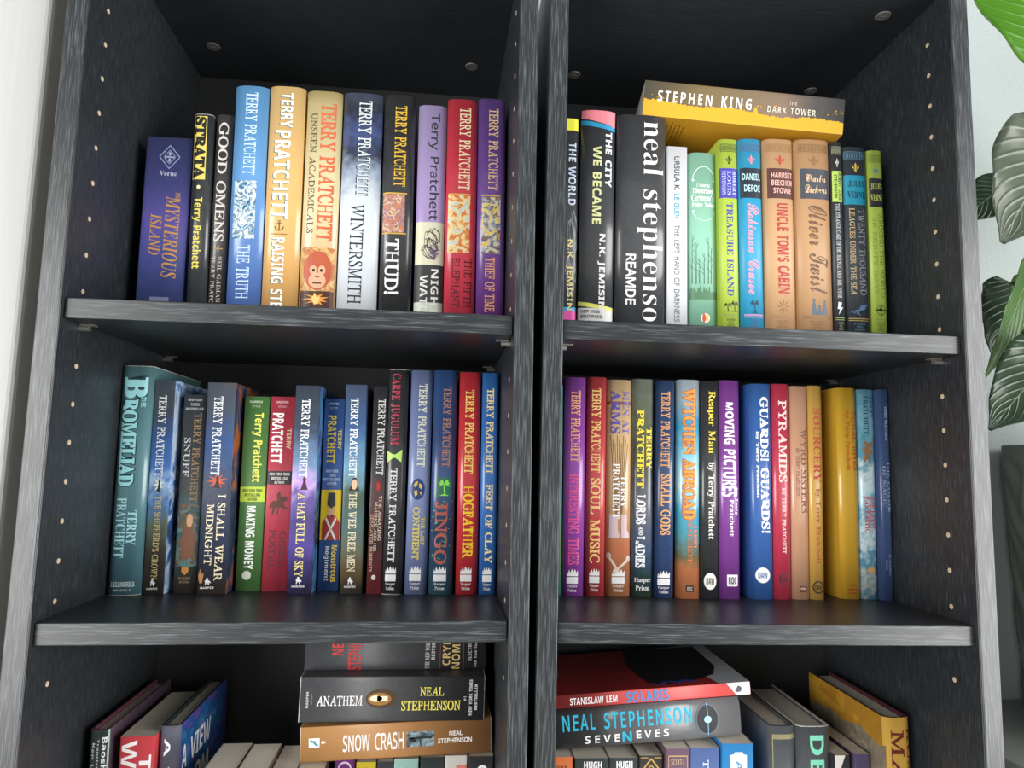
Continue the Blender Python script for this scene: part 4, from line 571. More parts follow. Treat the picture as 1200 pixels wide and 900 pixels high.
    if name == 'scribble':
        P = []
        for k in range(6):
            pts = []; a = rnd.random() * 6; cx, cy = .2 + .6 * rnd.random(), .15 + .7 * rnd.random()
            for i in range(14):
                r = .08 + .3 * abs(sin(a * .7 + i * .5)); pts.append((min(1, max(0, cx + r * cos(a + i * .8))), min(1, max(0, cy + .7 * r * sin(a + i * .9)))))
            P += strokes(pts, .012)
        return P
    if name == 'slant': return [[(0, 0), (1, 0), (1, 1), (0, .55)]]
    if name == 'slant2': return [[(0, .05), (1, .6), (1, 1), (0, .5)]]
    if name in ('curl', 'curl2'):
        f = 1 if name == 'curl' else -1
        pts = [(.5 + .48 * cos(a), (.95 if f > 0 else .05) - f * .85 * sin(a)) for a in [pi * i / 14 for i in range(15)]]
        return strokes(pts, .014) + [ell(.05, .9 if f > 0 else .1, .05, .06, 10), ell(.95, .9 if f > 0 else .1, .05, .06, 10)]
    if name == 'trees':
        P = []
        for x, h in ((.08, .95), (.25, .8), (.4, .5), (.62, .6), (.82, .9), (.95, .7)):
            P.append(bar(x, 1, x + .02, 1 - h, .02, .006))
            for k in range(5): P.append(bar(x, 1 - h * (.3 + .14 * k), x + rnd.choice((-1, 1)) * (.06 + .1 * rnd.random()), 1 - h * (.42 + .14 * k), .008, .003))
        return P
    if name == 'bushes': return [[(i / 24, 1 - (.35 + .6 * abs(sin(i * 1.9)) * rnd.random())) for i in range(25)] + [(1, 1), (0, 1)]]
    if name == 'bloom': return [[(.5 + (.5 if i % 2 else .24) * cos(2 * pi * i / 18) * (.8 + .2 * sin(i * 3)), .5 + (.5 if i % 2 else .24) * sin(2 * pi * i / 18)) for i in range(18)]]
    if name == 'figure': return [ell(.5, .22, .2, .2, 14), [(.36, .38), (.64, .38), (.95, 1), (.05, 1)]]
    if name == 'cloak': return [[(.5, 0), (.72, .1), (.8, .34), (1, .6), (.9, 1), (.1, 1), (0, .65), (.2, .34), (.28, .1)]]
    if name == 'face': return [ell(.5, .5, .5, .5, 18)]
    if name == 'shield': return [[(0, 0), (1, 0), (1, .55), (.5, 1), (0, .55)]]
    if name == 'flame': return [[(.3, 1), (0, .5), (.4, 0), (.6, .4), (1, .3), (.8, 1)]]
    if name == 'coin': return [ell(.5, .5, .5, .5, 20, .3)]
    if name == 'rider': return [[(.05, .55), (.2, .42), (.55, .42), (.75, .22), (.95, .3), (.9, .42), (.72, .5), (.78, .62), (1, .72), (.97, .78), (.7, .72), (.6, .68), (.35, .7), (.22, .98), (.14, .96), (.2, .7), (.1, .68), (.0, .8)], [(.42, .42), (.38, .16), (.48, .04), (.58, .1), (.56, .22), (.66, .3), (.56, .44)], bar(.5, .68, .42, .98, .03)]
    if name == 'soldier_coat': return [[(.3, 0), (.7, 0), (1, .3), (1, 1), (0, 1), (0, .3)]]
    if name == 'soldier_belts': return [bar(.05, .05, .95, 1, .07), bar(.95, .05, .05, 1, .07)]
    if name == 'soldier_head': return [ell(.5, .5, .5, .6, 16)]
    if name == 'soldier_hat': return [[(.1, 0), (.9, 0), (1, .78), (.5, 1), (0, .78)]]
    if name == 'bow': return [[(0, .1), (.45, .4), (.45, .62), (.05, 1)], [(1, 0), (.55, .4), (.55, .62), (.95, .95)], ell(.5, .5, .1, .14, 12)]
    if name == 'globe': return [[(.3, .1), (.5, .05), (.46, .25), (.3, .4), (.15, .3)], [(.6, .15), (.9, .3), (.8, .5), (.62, .4)], [(.2, .6), (.45, .55), (.5, .8), (.3, .92)], [(.66, .65), (.85, .62), (.78, .85)]]
    if name == 'speckle': return [ell(rnd.random(), rnd.random(), .02 + .03 * rnd.random(), .006 + .008 * rnd.random(), 7) for _ in range(46)]
    if name == 'arrows': return [bar(.5 + .34 * (k / 8 - .5), 1, .5 + 1.0 * (k / 8 - .5), .02 + .05 * (k % 3), .022, .016) for k in range(9)] + [rc(.2, .62, .8, .66)]
    if name == 'boots': return [[(0, 0), (.4, 0), (.42, .7), (.5, .85), (.48, 1), (0, 1)], [(.58, 0), (.86, 0), (.86, .65), (1, .85), (1, 1), (.58, 1)]]
    if name == 'bones': return [bar(.05, .2, .5, .85, .05), bar(.3, .9, .95, .35, .05), ell(.07, .2, .1, .14, 10), ell(.95, .32, .1, .14, 10), ell(.35, .85, .09, .12, 10)]
    if name == 'dragon': return [[(.1, 0), (.5, .12), (.95, .05), (.7, .3), (.9, .5), (.6, .55), (.7, .95), (.45, .7), (.1, .9), (.25, .5), (0, .3), (.3, .25)]]
    if name == 'blob': return [ell(.5, .5, .5, .45, 11)]
    if name == 'ragged':
        L = []
        for i in range(161):
            q = i / 160; L.append((.82 + .14 * sin(q * 11 + 2) * sin(q * 5) - .22 * max(0, sin((q - .35) * 4.2)) + .1 * (rnd.random() - .5) + (.28 if .55 < q < .57 else 0) - .1 * q, q))
        P = [[(0, 0)] + L + [(0, 1)]]
        return P + [ell(.9 + .25 * rnd.random(), rnd.random(), .02 + .02 * rnd.random(), .0015 + .002 * rnd.random(), 7) for _ in range(40)]
    if name == 'bell': return strokes([(1, .45), (.5, .44), (.3, .3), (.15, .1), (.1, 0)], .02) + strokes([(1, .55), (.5, .56), (.3, .7), (.15, .9), (.1, 1)], .02) + [bar(1, .5, .3, .5, .01)]
    if name == 'keyhole': return [ell(.62, .35, .38, .35, 20), [(.3, .4), (.95, .4), (.9, 1), (.35, 1)]]
    if name == 'spectra': return strokes([(.9, .05), (.6, .3), (.75, .5), (.3, .6), (.1, .95)], .12)
    if name == 'rooster': return [[(.5, 0), (.8, .3), (1, .4), (.7, .6), (.7, 1), (.3, 1), (.3, .6), (0, .5), (.3, .3)]]
    if name == 'gun': return [bar(.6, .05, .6, .95, .12), bar(.6, .1, .1, .25, .12), bar(.85, .3, .85, .7, .06)]
    if name == 'chevron': return strokes([(0, .6), (.5, .05), (1, .6)], .03) + strokes([(0, .85), (.5, .3), (1, .85)], .025) + [rc(0, 0, .35, .03), rc(.65, 0, 1, .03)]
    if name == 'frame': return [rc(0, 0, 1, .014), rc(0, 0, .03, 1), rc(.97, 0, 1, 1), rc(0, .986, 1, 1)]
    if name == 'plaque': return [[(.25, 0), (.75, 0), (.78, .03), (1, .04), (1, 1), (0, 1), (0, .04), (.22, .03)]]
    if name == 'tri': return [[(0, 0), (1, 0), (0, 1)]]
    if name == 'endslant': return [[(0, .18), (1, .0), (1, 1), (0, 1)][::1] if False else [(1, 0), (1, 1), (0, 1), (0, .42)]]
    if name == 'moon': return [ell(.5, .5, .5, .5, 20)[0:14]]
    if name == 'endcap': return [[(0, 0), (1, -.9), (1, 1), (0, 1)]]
    if name == 'blot': return [[(.06, .25), (.12, .1), (.3, .05), (.6, .02), (1, .1), (1, 1), (.4, .98), (.2, .86), (.1, .6)]]
    if name == 'squig': return strokes([(.2, 0), (.05, .2), (.3, .4), (.1, .6), (.3, .75), (.1, .95)], .05)
    if name == 'sparkbeam': return [bar(0, .5, 1, .5, .08)]
    return [rc(0, 0, 1, 1)]

# ---------------------------------------------------------------- the books
BOOKS=[
('squat violet-blue paperback with a diamond emblem and orange title,first on the upper left shelf','books on the upper left shelf','L',(13.85,100.0,0.1),(-0.413,0.0),43.26,183.55,150,'p',[(0.0,'3c447c'),(0.273,'474a92'),(0.452,'6258b4'),(0.673,'4450a0'),(0.891,'3c4c88')],[('H','emblem','diamond','a8b0d8',0.3,0.74,0.0458,0.1732,{}),('T','author','Verne','S','ccd4ea',0.32,0.7,0.1868,0.2139,{'h':1}),('T','title','THE','T','d8a25e',0.7,0.8,0.3041,0.349,{}),('T','title','MYSTERIOUS','T','e0a65c',0.5,0.82,0.3266,0.7695,{}),('T','title','ISLAND','T','e0a65c',0.2,0.44,0.4251,0.6467,{}),('R','publisher_mark','8a90b8',0.3,0.7,0.8697,0.8914,{})],{}),
('narrow black hardcover with a block of yellow behind black capitals,beside the violet-blue paperback','books on the upper left shelf','L',(62.96,92.0,0.1),(-1.434,0.0),17.69,206.1,150,'h',[(0.0,'2a2e30'),(0.374,'202427'),(0.918,'262c30')],[('R','colour_block','ecd968',0.03,0.72,0.0114,0.3232,{}),('T','title','STRATA','S','15171a',0.06,0.68,0.0142,0.3185,{'w':0.03}),('H','ornament','disc','f0e8b0',0.3,0.5,0.3509,0.3694,{}),('T','author','Terry Pratchett','B','f0de5c',0.1,0.66,0.4109,0.7522,{})],{'wear':1}),
('thin dark brown hardcover with large pale uneven capitals,wedged left of the light blue hardcover','books on the upper left shelf','L',(81.05,95.0,0.1),(-0.862,0.0),15.78,208.19,155,'h',[(0.0,'454240'),(0.373,'3a3533'),(0.916,'2e2a28')],[('T','title','GOOD OMENS','R','dcd6d0',0.2,0.78,0.0378,0.6199,{'w':0.012}),('H','ornament','sword','b09060',0.2,0.8,0.638,0.6652,{}),('T','author','NEIL GAIMAN AND','R','d0c8c0',0.52,0.76,0.6877,0.9865,{}),('T','author','TERRY PRATCHETT','R','d0c8c0',0.14,0.38,0.6877,0.9865,{})],{}),
('tall light blue hardcover with pale silvery lettering and a small crowded picture mid-spine','books on the upper left shelf','L',(101.18,84.0,0.1),(-0.941,0.0),31.21,234.15,165,'h',[(0.0,'5f9fd4'),(0.382,'5b96cf'),(0.661,'4d78b8'),(1.024,'4666ae')],[('T','author','TERRY PRATCHETT','R','c6dcf0',0.34,0.7,0.029,0.3866,{'w':0.008}),('I','illustration',['a8c4cc','2d5a80','dce4e4','4a88a8','1f3f60'],0.1,0.76,0.4101,0.6564,{'sc':26}),('T','title','THE TRUTH','R','bcd2f0',0.28,0.66,0.684,0.907,{'w':0.008})],{'hi':1}),
('tan hardcover with thick white shadowed capitals and a tiny anchor on the spine','books on the upper left shelf','L',(133.36,84.0,0.1),(-0.815,0.0),33.44,236.18,165,'h',[(0.0,'e6c07c'),(0.476,'dcae68'),(1.025,'cf9c58')],[('T','author','TERRY','B','f4f2ea',0.34,0.68,0.0291,0.1784,{'sh':'3c6a70'}),('T','author','PRATCHETT','B','f4f2ea',0.2,0.66,0.1927,0.5696,{'sh':'3c6a70'}),('H','emblem','anchor','6a4c28',0.28,0.58,0.5743,0.6206,{}),('R','rule','7a5a30',0.2,0.66,0.6317,0.6354,{}),('T','title','RAISING STEAM','B','f4f2ea',0.26,0.6,0.6483,1.0119,{'sh':'3c6a70'})],{}),
('cream and gold hardcover with orange-red lettering above the face of an ape','books on the upper left shelf','L',(167.82,84.0,0.1),(-0.471,0.0),33.81,234.15,165,'h',[(0.0,'b8a468'),(0.058,'d8c890'),(0.476,'d9cba0'),(0.661,'d0b888'),(1.024,'b08050')],[('T','author','TERRY PRATCHETT','R','cc6440',0.42,0.86,0.0532,0.6517,{'w':0.016}),('T','title','UNSEEN ACADEMICALS','R','5a4c34',0.14,0.32,0.0965,0.6194,{'w':0.008}),('I','illustration',['c89858','b06838','dcb878','8a5030'],0.04,0.96,0.6793,1.0237,{'sc':18}),('H','illustration','ape','b4583c',0.1,0.9,0.6931,0.8572,{'k':1}),('H','illustration','ape_face','dba888',0.2,0.8,0.7389,0.8481,{'k':2}),('H','illustration','ape_eyes','2a1a14',0.2,0.8,0.7389,0.8481,{'k':3}),('R','colour_block','4a2a1c',0.04,0.96,0.8617,1.1127,{'k':1}),('H','ornament','bloom','e89a40',0.1,0.9,0.8662,0.9249,{'k':2}),('H','ornament','flame','f4d080',0.36,0.6,0.8708,0.9159,{'k':3})],{}),
('hardcover fading from stormy dark blue down to snowy white,dark capitals below','books on the upper left shelf','L',(203.06,84.0,0.1),(-0.401,0.0),37.79,235.09,165,'h',[(0.0,'4a5068'),(0.077,'2a3040'),(0.174,'4c5c94'),(0.26,'2c3448'),(0.345,'96a6be'),(0.458,'ccd6de'),(1.026,'e2e8ee')],[('T','author','TERRY PRATCHETT','R','ccd4d8',0.4,0.74,0.034,0.4487,{'w':0.012,'sh':'2a3038'}),('T','title','WINTERSMITH','R','20242a',0.28,0.62,0.4861,0.9092,{'w':0.004})],{'amp':0.09,'nsc':30}),
('black hardcover with gold lettering,a small fiery picture and white title below','books on the upper left shelf','L',(242.98,86.0,0.1),(-0.521,0.0),30.71,237.22,165,'h',[(0,'26272a'),(1,'1b1c1f')],[('T','author','TERRY PRATCHETT','R','e0b43a',0.36,0.74,0.0486,0.4025,{'w':0.012}),('R','rule','d0a848',0.04,0.8,0.4289,0.4346,{}),('R','rule','d0a848',0.04,0.8,0.601,0.6066,{}),('I','illustration',['7a4a38','d08858','8a6a80','ecc098','40302c'],0.05,0.74,0.4355,0.5991,{'sc':30}),('T','title','THUD!','R','e8e8e8',0.16,0.6,0.627,0.8612,{'w':0.016})],{}),
('lavender hardcover with a cream drawing band and dark lower panel,beside the black gold-lettered one','books on the upper left shelf','L',(276.6,86.0,0.1),(-0.361,0.0),27.9,228.68,160,'h',[(0.0,'b3a2d2'),(0.531,'a892c8'),(0.934,'a892c8')],[('T','author','Terry Pratchett','N','34343e',0.36,0.78,0.0386,0.5217,{'w':0.008}),('R','label_panel','dedac0',0,1,0.531,0.7202,{}),('H','illustration','scribble','33302e',0.15,0.85,0.5542,0.7111,{'k':1}),('H','illustration','scribble','6a4a80',0.4,0.8,0.6237,0.7065,{'k':2}),('R','label_panel','3a3b3b',0,1,0.7202,0.8841,{}),('T','title','NIGHT','B','e8e8e4',0.58,0.84,0.7385,0.9383,{'k':2}),('T','title','WATCH','B','e8e8e4',0.2,0.46,0.766,0.9698,{'k':2}),('R','label_panel','d2dccb',0,1,0.8841,1.1129,{})],{}),
('bright red hardcover with cream lettering and orange picture,beside the purple end book','books on the upper left shelf','L',(305.45,86.0,0.1),(-0.366,0.0),30.35,237.35,165,'h',[(0.0,'c42a3c'),(0.57,'cc2a42'),(1.026,'d2344c')],[('T','author','TERRY PRATCHETT','R','ecdcb4',0.4,0.78,0.0388,0.4016,{'w':0.012}),('R','rule','e0b050',0.08,0.82,0.4176,0.4223,{}),('I','illustration',['e8a050','d06030','f4d890','c8d8d0','b8c8c0'],0.08,0.8,0.4251,0.6718,{'sc':24}),('T','title','THE FIFTH','R','4a141c',0.64,0.88,0.6994,0.9047,{'w':0.008}),('T','title','ELEPHANT','R','4a141c',0.24,0.5,0.6948,0.9047,{'w':0.008})],{}),
('purple hardcover with bronze lettering,last at the right end of the upper left shelf','books on the upper left shelf','L',(337.38,86.0,0.1),(-0.597,0.0),27.56,239.93,165,'h',[(0.0,'5c3a86'),(0.477,'5e3384'),(1.028,'6a2c82')],[('T','author','TERRY PRATCHETT','R','d4b084',0.38,0.74,0.0437,0.4023,{'w':0.01}),('R','rule','d8a848',0.14,0.84,0.4211,0.4268,{}),('I','illustration',['e0b040','483a58','b0b8b8','f0cc58','705038'],0.16,0.84,0.4305,0.6729,{'sc':24}),('T','title','THIEF OF TIME','R','e4a474',0.3,0.66,0.6913,0.9197,{'w':0.01})],{}),
('dark city-scene hardcover with yellow top and pink foot,mostly hidden by the upright panel','books on the upper right shelf','R',(7.42,90.0,0.1),(-0.148,0.0),19.38,228.51,160,'h',[(0.0,'3a3c42'),(0.285,'2c2e33'),(0.927,'3a3e44')],[('R','colour_block','e6e440',0,1,0.0,0.0574,{}),('T','title','THE WORLD','B','c8d4ec',0.46,0.86,0.1145,0.4062,{}),('H','illustration','scribble','8a9098',0.3,0.95,0.4248,0.864,{}),('T','author','N.K. JEMISIN','B','e6d890',0.4,0.75,0.5636,0.882,{'k':2}),('R','colour_block','3aa0d8',0,1,0.8685,0.8865,{'k':1}),('R','colour_block','ec5cae',0,1,0.8865,1.1932,{'k':1})],{}),
('dark grey hardcover topped with salmon pink,mixed yellow and white capitals,beside the charcoal book','books on the upper right shelf','R',(27.39,86.0,0.24),(0.219,0.0),35.48,237.09,162,'h',[(0.0,'3c4044'),(0.474,'2f3236'),(0.932,'393c40')],[('H','colour_block','slant','f08c98',0.0,1,-0.0048,0.0722,{}),('H','colour_block','slant2','2a9cca',0.0,1,0.0434,0.0914,{}),('T','title','THE CITY','B','dfe6ea',0.7,0.9,0.0962,0.3432,{'w':0.01}),('T','title','WE BECAME','B','e8ecae',0.34,0.6,0.1631,0.5115,{'w':0.01}),('T','author','N.K. JEMISIN','B','eef0ee',0.52,0.74,0.5532,0.8826,{'w':0.01}),('H','colour_block','slant2','e8ea70',0,1,0.8464,0.8871,{}),('R','label_panel','e6e8e6',0,1,0.8762,0.9322,{}),('T','blurb','NEW YORK','S','44484c',0.08,0.62,0.8844,0.8979,{'h':1,'k':2}),('T','blurb','BROWSER','S','44484c',0.08,0.7,0.9051,0.9196,{'h':1,'k':2})],{'hi':1}),
('thickest upright book,charcoal hardcover with very large white lowercase lettering','books on the upper right shelf','R',(64.25,84.0,0.3),(0.229,0.0),50.77,233.47,168,'h',[(0,'3b3e42'),(1,'33363a')],[('T','author','neal stephenson','S','eceded',0.42,0.95,0.0289,1.0035,{'w':-0.007}),('T','title','REAMDE','N','eceded',0.2,0.4,0.6313,0.855,{'w':0.02})],{}),
('slim white paperback with thin grey-blue lettering,beside the thick charcoal book','books on the upper right shelf','R',(118.11,88.0,0.11),(0.036,0.0),20.9,203.94,125,'p',[(0,'e6e9ee'),(1,'dfe3e9')],[('T','author','URSULA K.','N','38444e',0.34,0.62,0.0519,0.2301,{'w':0.012}),('T','author','LE GUIN','N','4aa0ba',0.34,0.62,0.2487,0.3785,{'w':0.012}),('T','title','THE LEFT HAND OF DARKNESS','N','6a747e',0.34,0.62,0.4108,0.9051,{'w':0.01})],{}),
('small mint green hardcover with white rounded title and painted trees','books on the upper right shelf','R',(143.67,91.0,0.1),(-0.349,0.0),28.63,200.37,130,'h',[(0.0,'86bfa6'),(0.463,'90c8b0'),(0.912,'78b096')],[('H','ornament','curl','e8f2ea',0.1,0.95,0.0656,0.1588,{}),('T','publisher_name','Usborne','R','f0f6f0',0.25,0.75,0.1634,0.1867,{'h':1}),('T','title','Illustrated','R','f4f8f4',0.12,0.9,0.1913,0.2191,{'h':1,'w':0.01}),('T','title',"Grimm's",'R','f4f8f4',0.08,0.92,0.2256,0.2607,{'h':1,'w':0.01}),('T','title','Fairy Tales','R','f4f8f4',0.1,0.92,0.2681,0.2976,{'h':1,'w':0.01}),('H','ornament','curl2','e8f2ea',0.1,0.95,0.3068,0.3712,{}),('H','illustration','trees','4a6a5c',0.02,0.8,0.4261,0.6981,{}),('H','illustration','bushes','55805e',0.0,0.98,0.6891,0.7788,{'k':2}),('H','publisher_mark','disc','f0e8d8',0.36,0.7,0.8502,0.8991,{}),('H','publisher_mark','disc','d05048',0.42,0.54,0.8502,0.8991,{'k':2}),('H','publisher_mark','disc','e8c040',0.54,0.64,0.8546,0.8946,{'k':2})],{'matte':1}),
('lime green hardcover with a blue label and blue title beside the mint green one','books on the upper right shelf','R',(172.7,84.0,0.1),(-0.236,0.0),19.86,213.44,125,'h',[(0,'b6cf46'),(1,'acc63e')],[('H','ornament','bars','56682c',0.06,0.94,0.0237,0.0663,{}),('H','ornament','fleur','3a3c28',0.34,0.66,0.0805,0.1276,{}),('R','rule','8a9048',0.1,0.9,0.8642,0.8696,{}),('R','rule','8a9048',0.1,0.9,0.874,0.8785,{}),('T','publisher_name','PAPER','S','56682c',0.28,0.72,0.8866,0.8973,{'h':1}),('T','publisher_name','MILL','S','56682c',0.36,0.64,0.9009,0.9116,{'h':1}),('T','publisher_name','PRESS','S','56682c',0.3,0.7,0.9152,0.9259,{'h':1}),('R','label_box','4846ae',0.02,0.98,0.1464,0.2961,{}),('T','author','ROBERT','S','c8ceee',0.68,0.88,0.1605,0.2821,{'k':2}),('T','author','LOUIS','S','c8ceee',0.4,0.6,0.1605,0.2821,{'k':2}),('T','author','STEVENSON','S','c8ceee',0.12,0.32,0.1605,0.2821,{'k':2}),('T','title','TREASURE ISLAND','S','4644a4',0.34,0.68,0.3194,0.777,{}),('H','emblem','palms','26281c',0.12,0.92,0.7968,0.8534,{})],{'matte':1}),
('bright cyan hardcover with a curly pink title','books on the upper right shelf','R',(193.73,81.5,0.1),(-0.443,0.0),24.31,213.93,125,'h',[(0,'1f9fcc'),(1,'1b97c4')],[('H','ornament','bars','4a6a90',0.06,0.94,0.0237,0.0664,{}),('H','ornament','fleur','f08c94',0.34,0.66,0.0806,0.1277,{}),('R','rule','d890b8',0.1,0.9,0.865,0.8704,{}),('R','rule','d890b8',0.1,0.9,0.8749,0.8794,{}),('T','publisher_name','PAPER','S','4a6a90',0.28,0.72,0.8874,0.8982,{'h':1}),('T','publisher_name','MILL','S','4a6a90',0.36,0.64,0.9018,0.9125,{'h':1}),('T','publisher_name','PRESS','S','4a6a90',0.3,0.7,0.9161,0.9268,{'h':1}),('R','label_box','1f2c38',0.04,0.98,0.1466,0.2964,{}),('T','author','DANIEL','B','bce0ea',0.1,0.9,0.1748,0.2076,{'h':1,'k':2}),('T','author','DEFOE','B','bce0ea',0.18,0.88,0.231,0.2656,{'h':1,'k':2}),('T','title','Robinson Crusoe','C','f0a0b4',0.28,0.78,0.3243,0.7688,{'w':0.004}),('H','emblem','palm','17405a',0.3,0.75,0.7913,0.8588,{})],{'matte':1}),
('tan hardcover with heavy brick-red title beside the cyan book','books on the upper right shelf','R',(218.43,77.8,0.1),(-0.247,0.0),31.32,213.74,125,'h',[(0,'cfa578'),(1,'c89c6e')],[('H','ornament','bars','9a7248',0.06,0.94,0.0238,0.0665,{}),('H','ornament','fleur','b63c38',0.34,0.66,0.0807,0.128,{}),('R','rule','a07850',0.1,0.9,0.8668,0.8722,{}),('R','rule','a07850',0.1,0.9,0.8767,0.8812,{}),('T','publisher_name','PAPER','S','9a7248',0.28,0.72,0.8893,0.9001,{'h':1}),('T','publisher_name','MILL','S','9a7248',0.36,0.64,0.9036,0.9144,{'h':1}),('T','publisher_name','PRESS','S','9a7248',0.3,0.7,0.918,0.9287,{'h':1}),('R','label_box','583632',0.08,0.96,0.1469,0.2971,{}),('T','author','HARRIET','B','f0bab0',0.2,0.92,0.1686,0.1959,{'h':1,'k':2}),('T','author','BEECHER','B','f0bab0',0.2,0.92,0.2062,0.2334,{'h':1,'k':2}),('T','author','STOWE','B','f0bab0',0.26,0.86,0.2456,0.2718,{'h':1,'k':2}),('T','title',"UNCLE TOM'S CABIN",'B','b23c3a',0.36,0.76,0.3204,0.7613,{'w':0.01}),('H','emblem','burst','8a6440',0.34,0.7,0.793,0.8561,{})],{'matte':1}),
('tan hardcover with grey label and brown handwriting-style title','books on the upper right shelf','R',(250.15,73.5,0.1),(-0.171,0.0),35.33,213.35,125,'h',[(0,'c89c70'),(1,'c09366')],[('H','ornament','bars','86663f',0.06,0.94,0.0238,0.0666,{}),('H','ornament','fleur','8a6a48',0.34,0.66,0.0809,0.1282,{}),('R','rule','8a6a48',0.1,0.9,0.8681,0.8735,{}),('R','rule','8a6a48',0.1,0.9,0.878,0.8825,{}),('T','publisher_name','PAPER','S','86663f',0.28,0.72,0.8906,0.9014,{'h':1}),('T','publisher_name','MILL','S','86663f',0.36,0.64,0.905,0.9157,{'h':1}),('T','publisher_name','PRESS','S','86663f',0.3,0.7,0.9193,0.9301,{'h':1}),('R','label_box','4a4e58',0.1,0.98,0.1471,0.2975,{}),('T','author','Charles','C','e8c49a',0.25,0.85,0.1754,0.2131,{'h':1,'k':2,'w':0.01}),('T','author','Dickens','C','e8c49a',0.22,0.88,0.2272,0.2694,{'h':1,'k':2,'w':0.01}),('T','title','Oliver Twist','C','705238',0.3,0.86,0.3302,0.7625,{'w':0.003}),('H','emblem','family','55677a',0.3,0.82,0.7851,0.8618,{})],{'matte':1}),
('thinnest black book,with pale green label and small white lightning bolt','books on the upper right shelf','R',(286.91,75.5,0.13),(0.128,0.0),11.78,213.58,125,'h',[(0,'272b2f'),(1,'202428')],[('H','ornament','bars','8a9078',0.06,0.94,0.0238,0.0665,{}),('H','ornament','fleur','d8dad4',0.34,0.66,0.0807,0.128,{}),('R','rule','7a9050',0.1,0.9,0.8666,0.872,{}),('R','rule','7a9050',0.1,0.9,0.8765,0.8809,{}),('T','publisher_name','PAPER','S','8a9078',0.28,0.72,0.889,0.8998,{'h':1}),('T','publisher_name','MILL','S','8a9078',0.36,0.64,0.9034,0.9141,{'h':1}),('T','publisher_name','PRESS','S','8a9078',0.3,0.7,0.9177,0.9284,{'h':1}),('R','label_box','b8d862',0.06,0.98,0.1469,0.3016,{}),('T','author','ROBERT LOUIS','B','2a3424',0.56,0.84,0.1563,0.2923,{'k':2}),('T','author','STEVENSON','B','2a3424',0.2,0.46,0.1657,0.283,{'k':2}),('T','title','THE STRANGE CASE OF DR. JEKYLL AND MR. HYDE','R','d0d4d8',0.28,0.64,0.311,0.7747,{'w':0.01}),('H','emblem','bolt','e4e8ec',0.2,0.8,0.7927,0.8558,{})],{'matte':1}),
('dark slate hardcover with a turquoise label and two-line grey and gold title','books on the upper right shelf','R',(301.53,79.0,0.14),(0.08,0.0),26.63,210.96,122,'h',[(0,'28343e'),(1,'232c34')],[('H','ornament','bars','52788e',0.06,0.94,0.0236,0.0661,{}),('H','ornament','fleur','d8b84a',0.34,0.66,0.0802,0.1272,{}),('R','rule','a08850',0.1,0.9,0.8616,0.8669,{}),('R','rule','a08850',0.1,0.9,0.8714,0.8759,{}),('T','publisher_name','PAPER','S','52788e',0.28,0.72,0.8839,0.8946,{'h':1}),('T','publisher_name','MILL','S','52788e',0.36,0.64,0.8982,0.9089,{'h':1}),('T','publisher_name','PRESS','S','52788e',0.3,0.7,0.9124,0.9231,{'h':1}),('R','label_box','2090ae',0.04,0.98,0.1459,0.2951,{}),('T','author','JULES','S','16323c',0.2,0.84,0.174,0.2067,{'h':1,'k':2}),('T','author','VERNE','S','16323c',0.16,0.88,0.23,0.2626,{'h':1,'k':2}),('T','title','TWENTY THOUSAND','R','90949a',0.56,0.82,0.3183,0.7476,{'w':0.01}),('T','title','LEAGUES UNDER THE SEA','R','ccb482',0.2,0.42,0.3137,0.7476,{'w':0.012}),('H','emblem','squid','56749e',0.15,0.9,0.7881,0.8509,{})],{'matte':1}),
('olive lime hardcover with black label and compass emblem,last on the upper right shelf','books on the upper right shelf','R',(331.04,82.0,0.1),(-0.063,0.0),16.76,210.13,120,'h',[(0,'aac24a'),(1,'a2ba44')],[('H','ornament','bars','6a7c34',0.06,0.94,0.0235,0.0657,{}),('H','ornament','fleur','3a7a98',0.34,0.66,0.0797,0.1265,{}),('R','rule','8a9a40',0.1,0.9,0.8572,0.8625,{}),('R','rule','8a9a40',0.1,0.9,0.867,0.8714,{}),('T','publisher_name','PAPER','S','6a7c34',0.28,0.72,0.8794,0.8901,{'h':1}),('T','publisher_name','MILL','S','6a7c34',0.36,0.64,0.8936,0.9043,{'h':1}),('T','publisher_name','PRESS','S','6a7c34',0.3,0.7,0.9078,0.9185,{'h':1}),('R','label_box','292b2d',0.06,0.98,0.1451,0.2935,{}),('T','author','JULES','S','b8c862',0.14,0.86,0.1731,0.2056,{'h':1,'k':2}),('T','author','VERNE','S','b8c862',0.12,0.9,0.2288,0.2612,{'h':1,'k':2}),('T','title','AROUND THE WORLD','R','74883a',0.56,0.82,0.3258,0.7527,{'w':0.01}),('T','title','IN EIGHTY DAYS','R','8ca048',0.18,0.42,0.3534,0.7348,{'w':0.01}),('H','emblem','compass','22261c',0.12,0.94,0.7751,0.851,{})],{'matte':1}),
('tall teal hardcover with huge pale turquoise capitals,first on the middle left shelf','books on the middle left shelf','L',(3.59,113.0,-255.99),(-0.638,0.0),28.24,214.93,133,'h',[(-0.0,'5a8a8e'),(0.408,'588890'),(0.756,'4b7884'),(0.999,'44707c')],[('T','title','B','S','a4e6ec',0.12,0.88,0.0517,0.1464,{'w':0.02,'ol':'21444c'}),('T','title','ROMELIAD','S','a4e6ec',0.1,0.62,0.1495,0.5336,{'w':0.02,'ol':'21444c'}),('T','title','THE','R','a4e6ec',0.7,0.84,0.1392,0.1853,{'w':0.02}),('T','author','TERRY','S','b0e6ec',0.52,0.8,0.6379,0.7854,{}),('T','author','PRATCHETT','S','b0e6ec',0.14,0.46,0.5834,0.8391,{}),('T','publisher_mark','GUILDAMERICA','B','d0e4e6',0.12,0.86,0.941,0.9632,{'h':1}),('T','publisher_name','BOOKS','R','d0e4e6',0.2,0.78,0.9719,0.9816,{'h':1})],{'wear':1}),
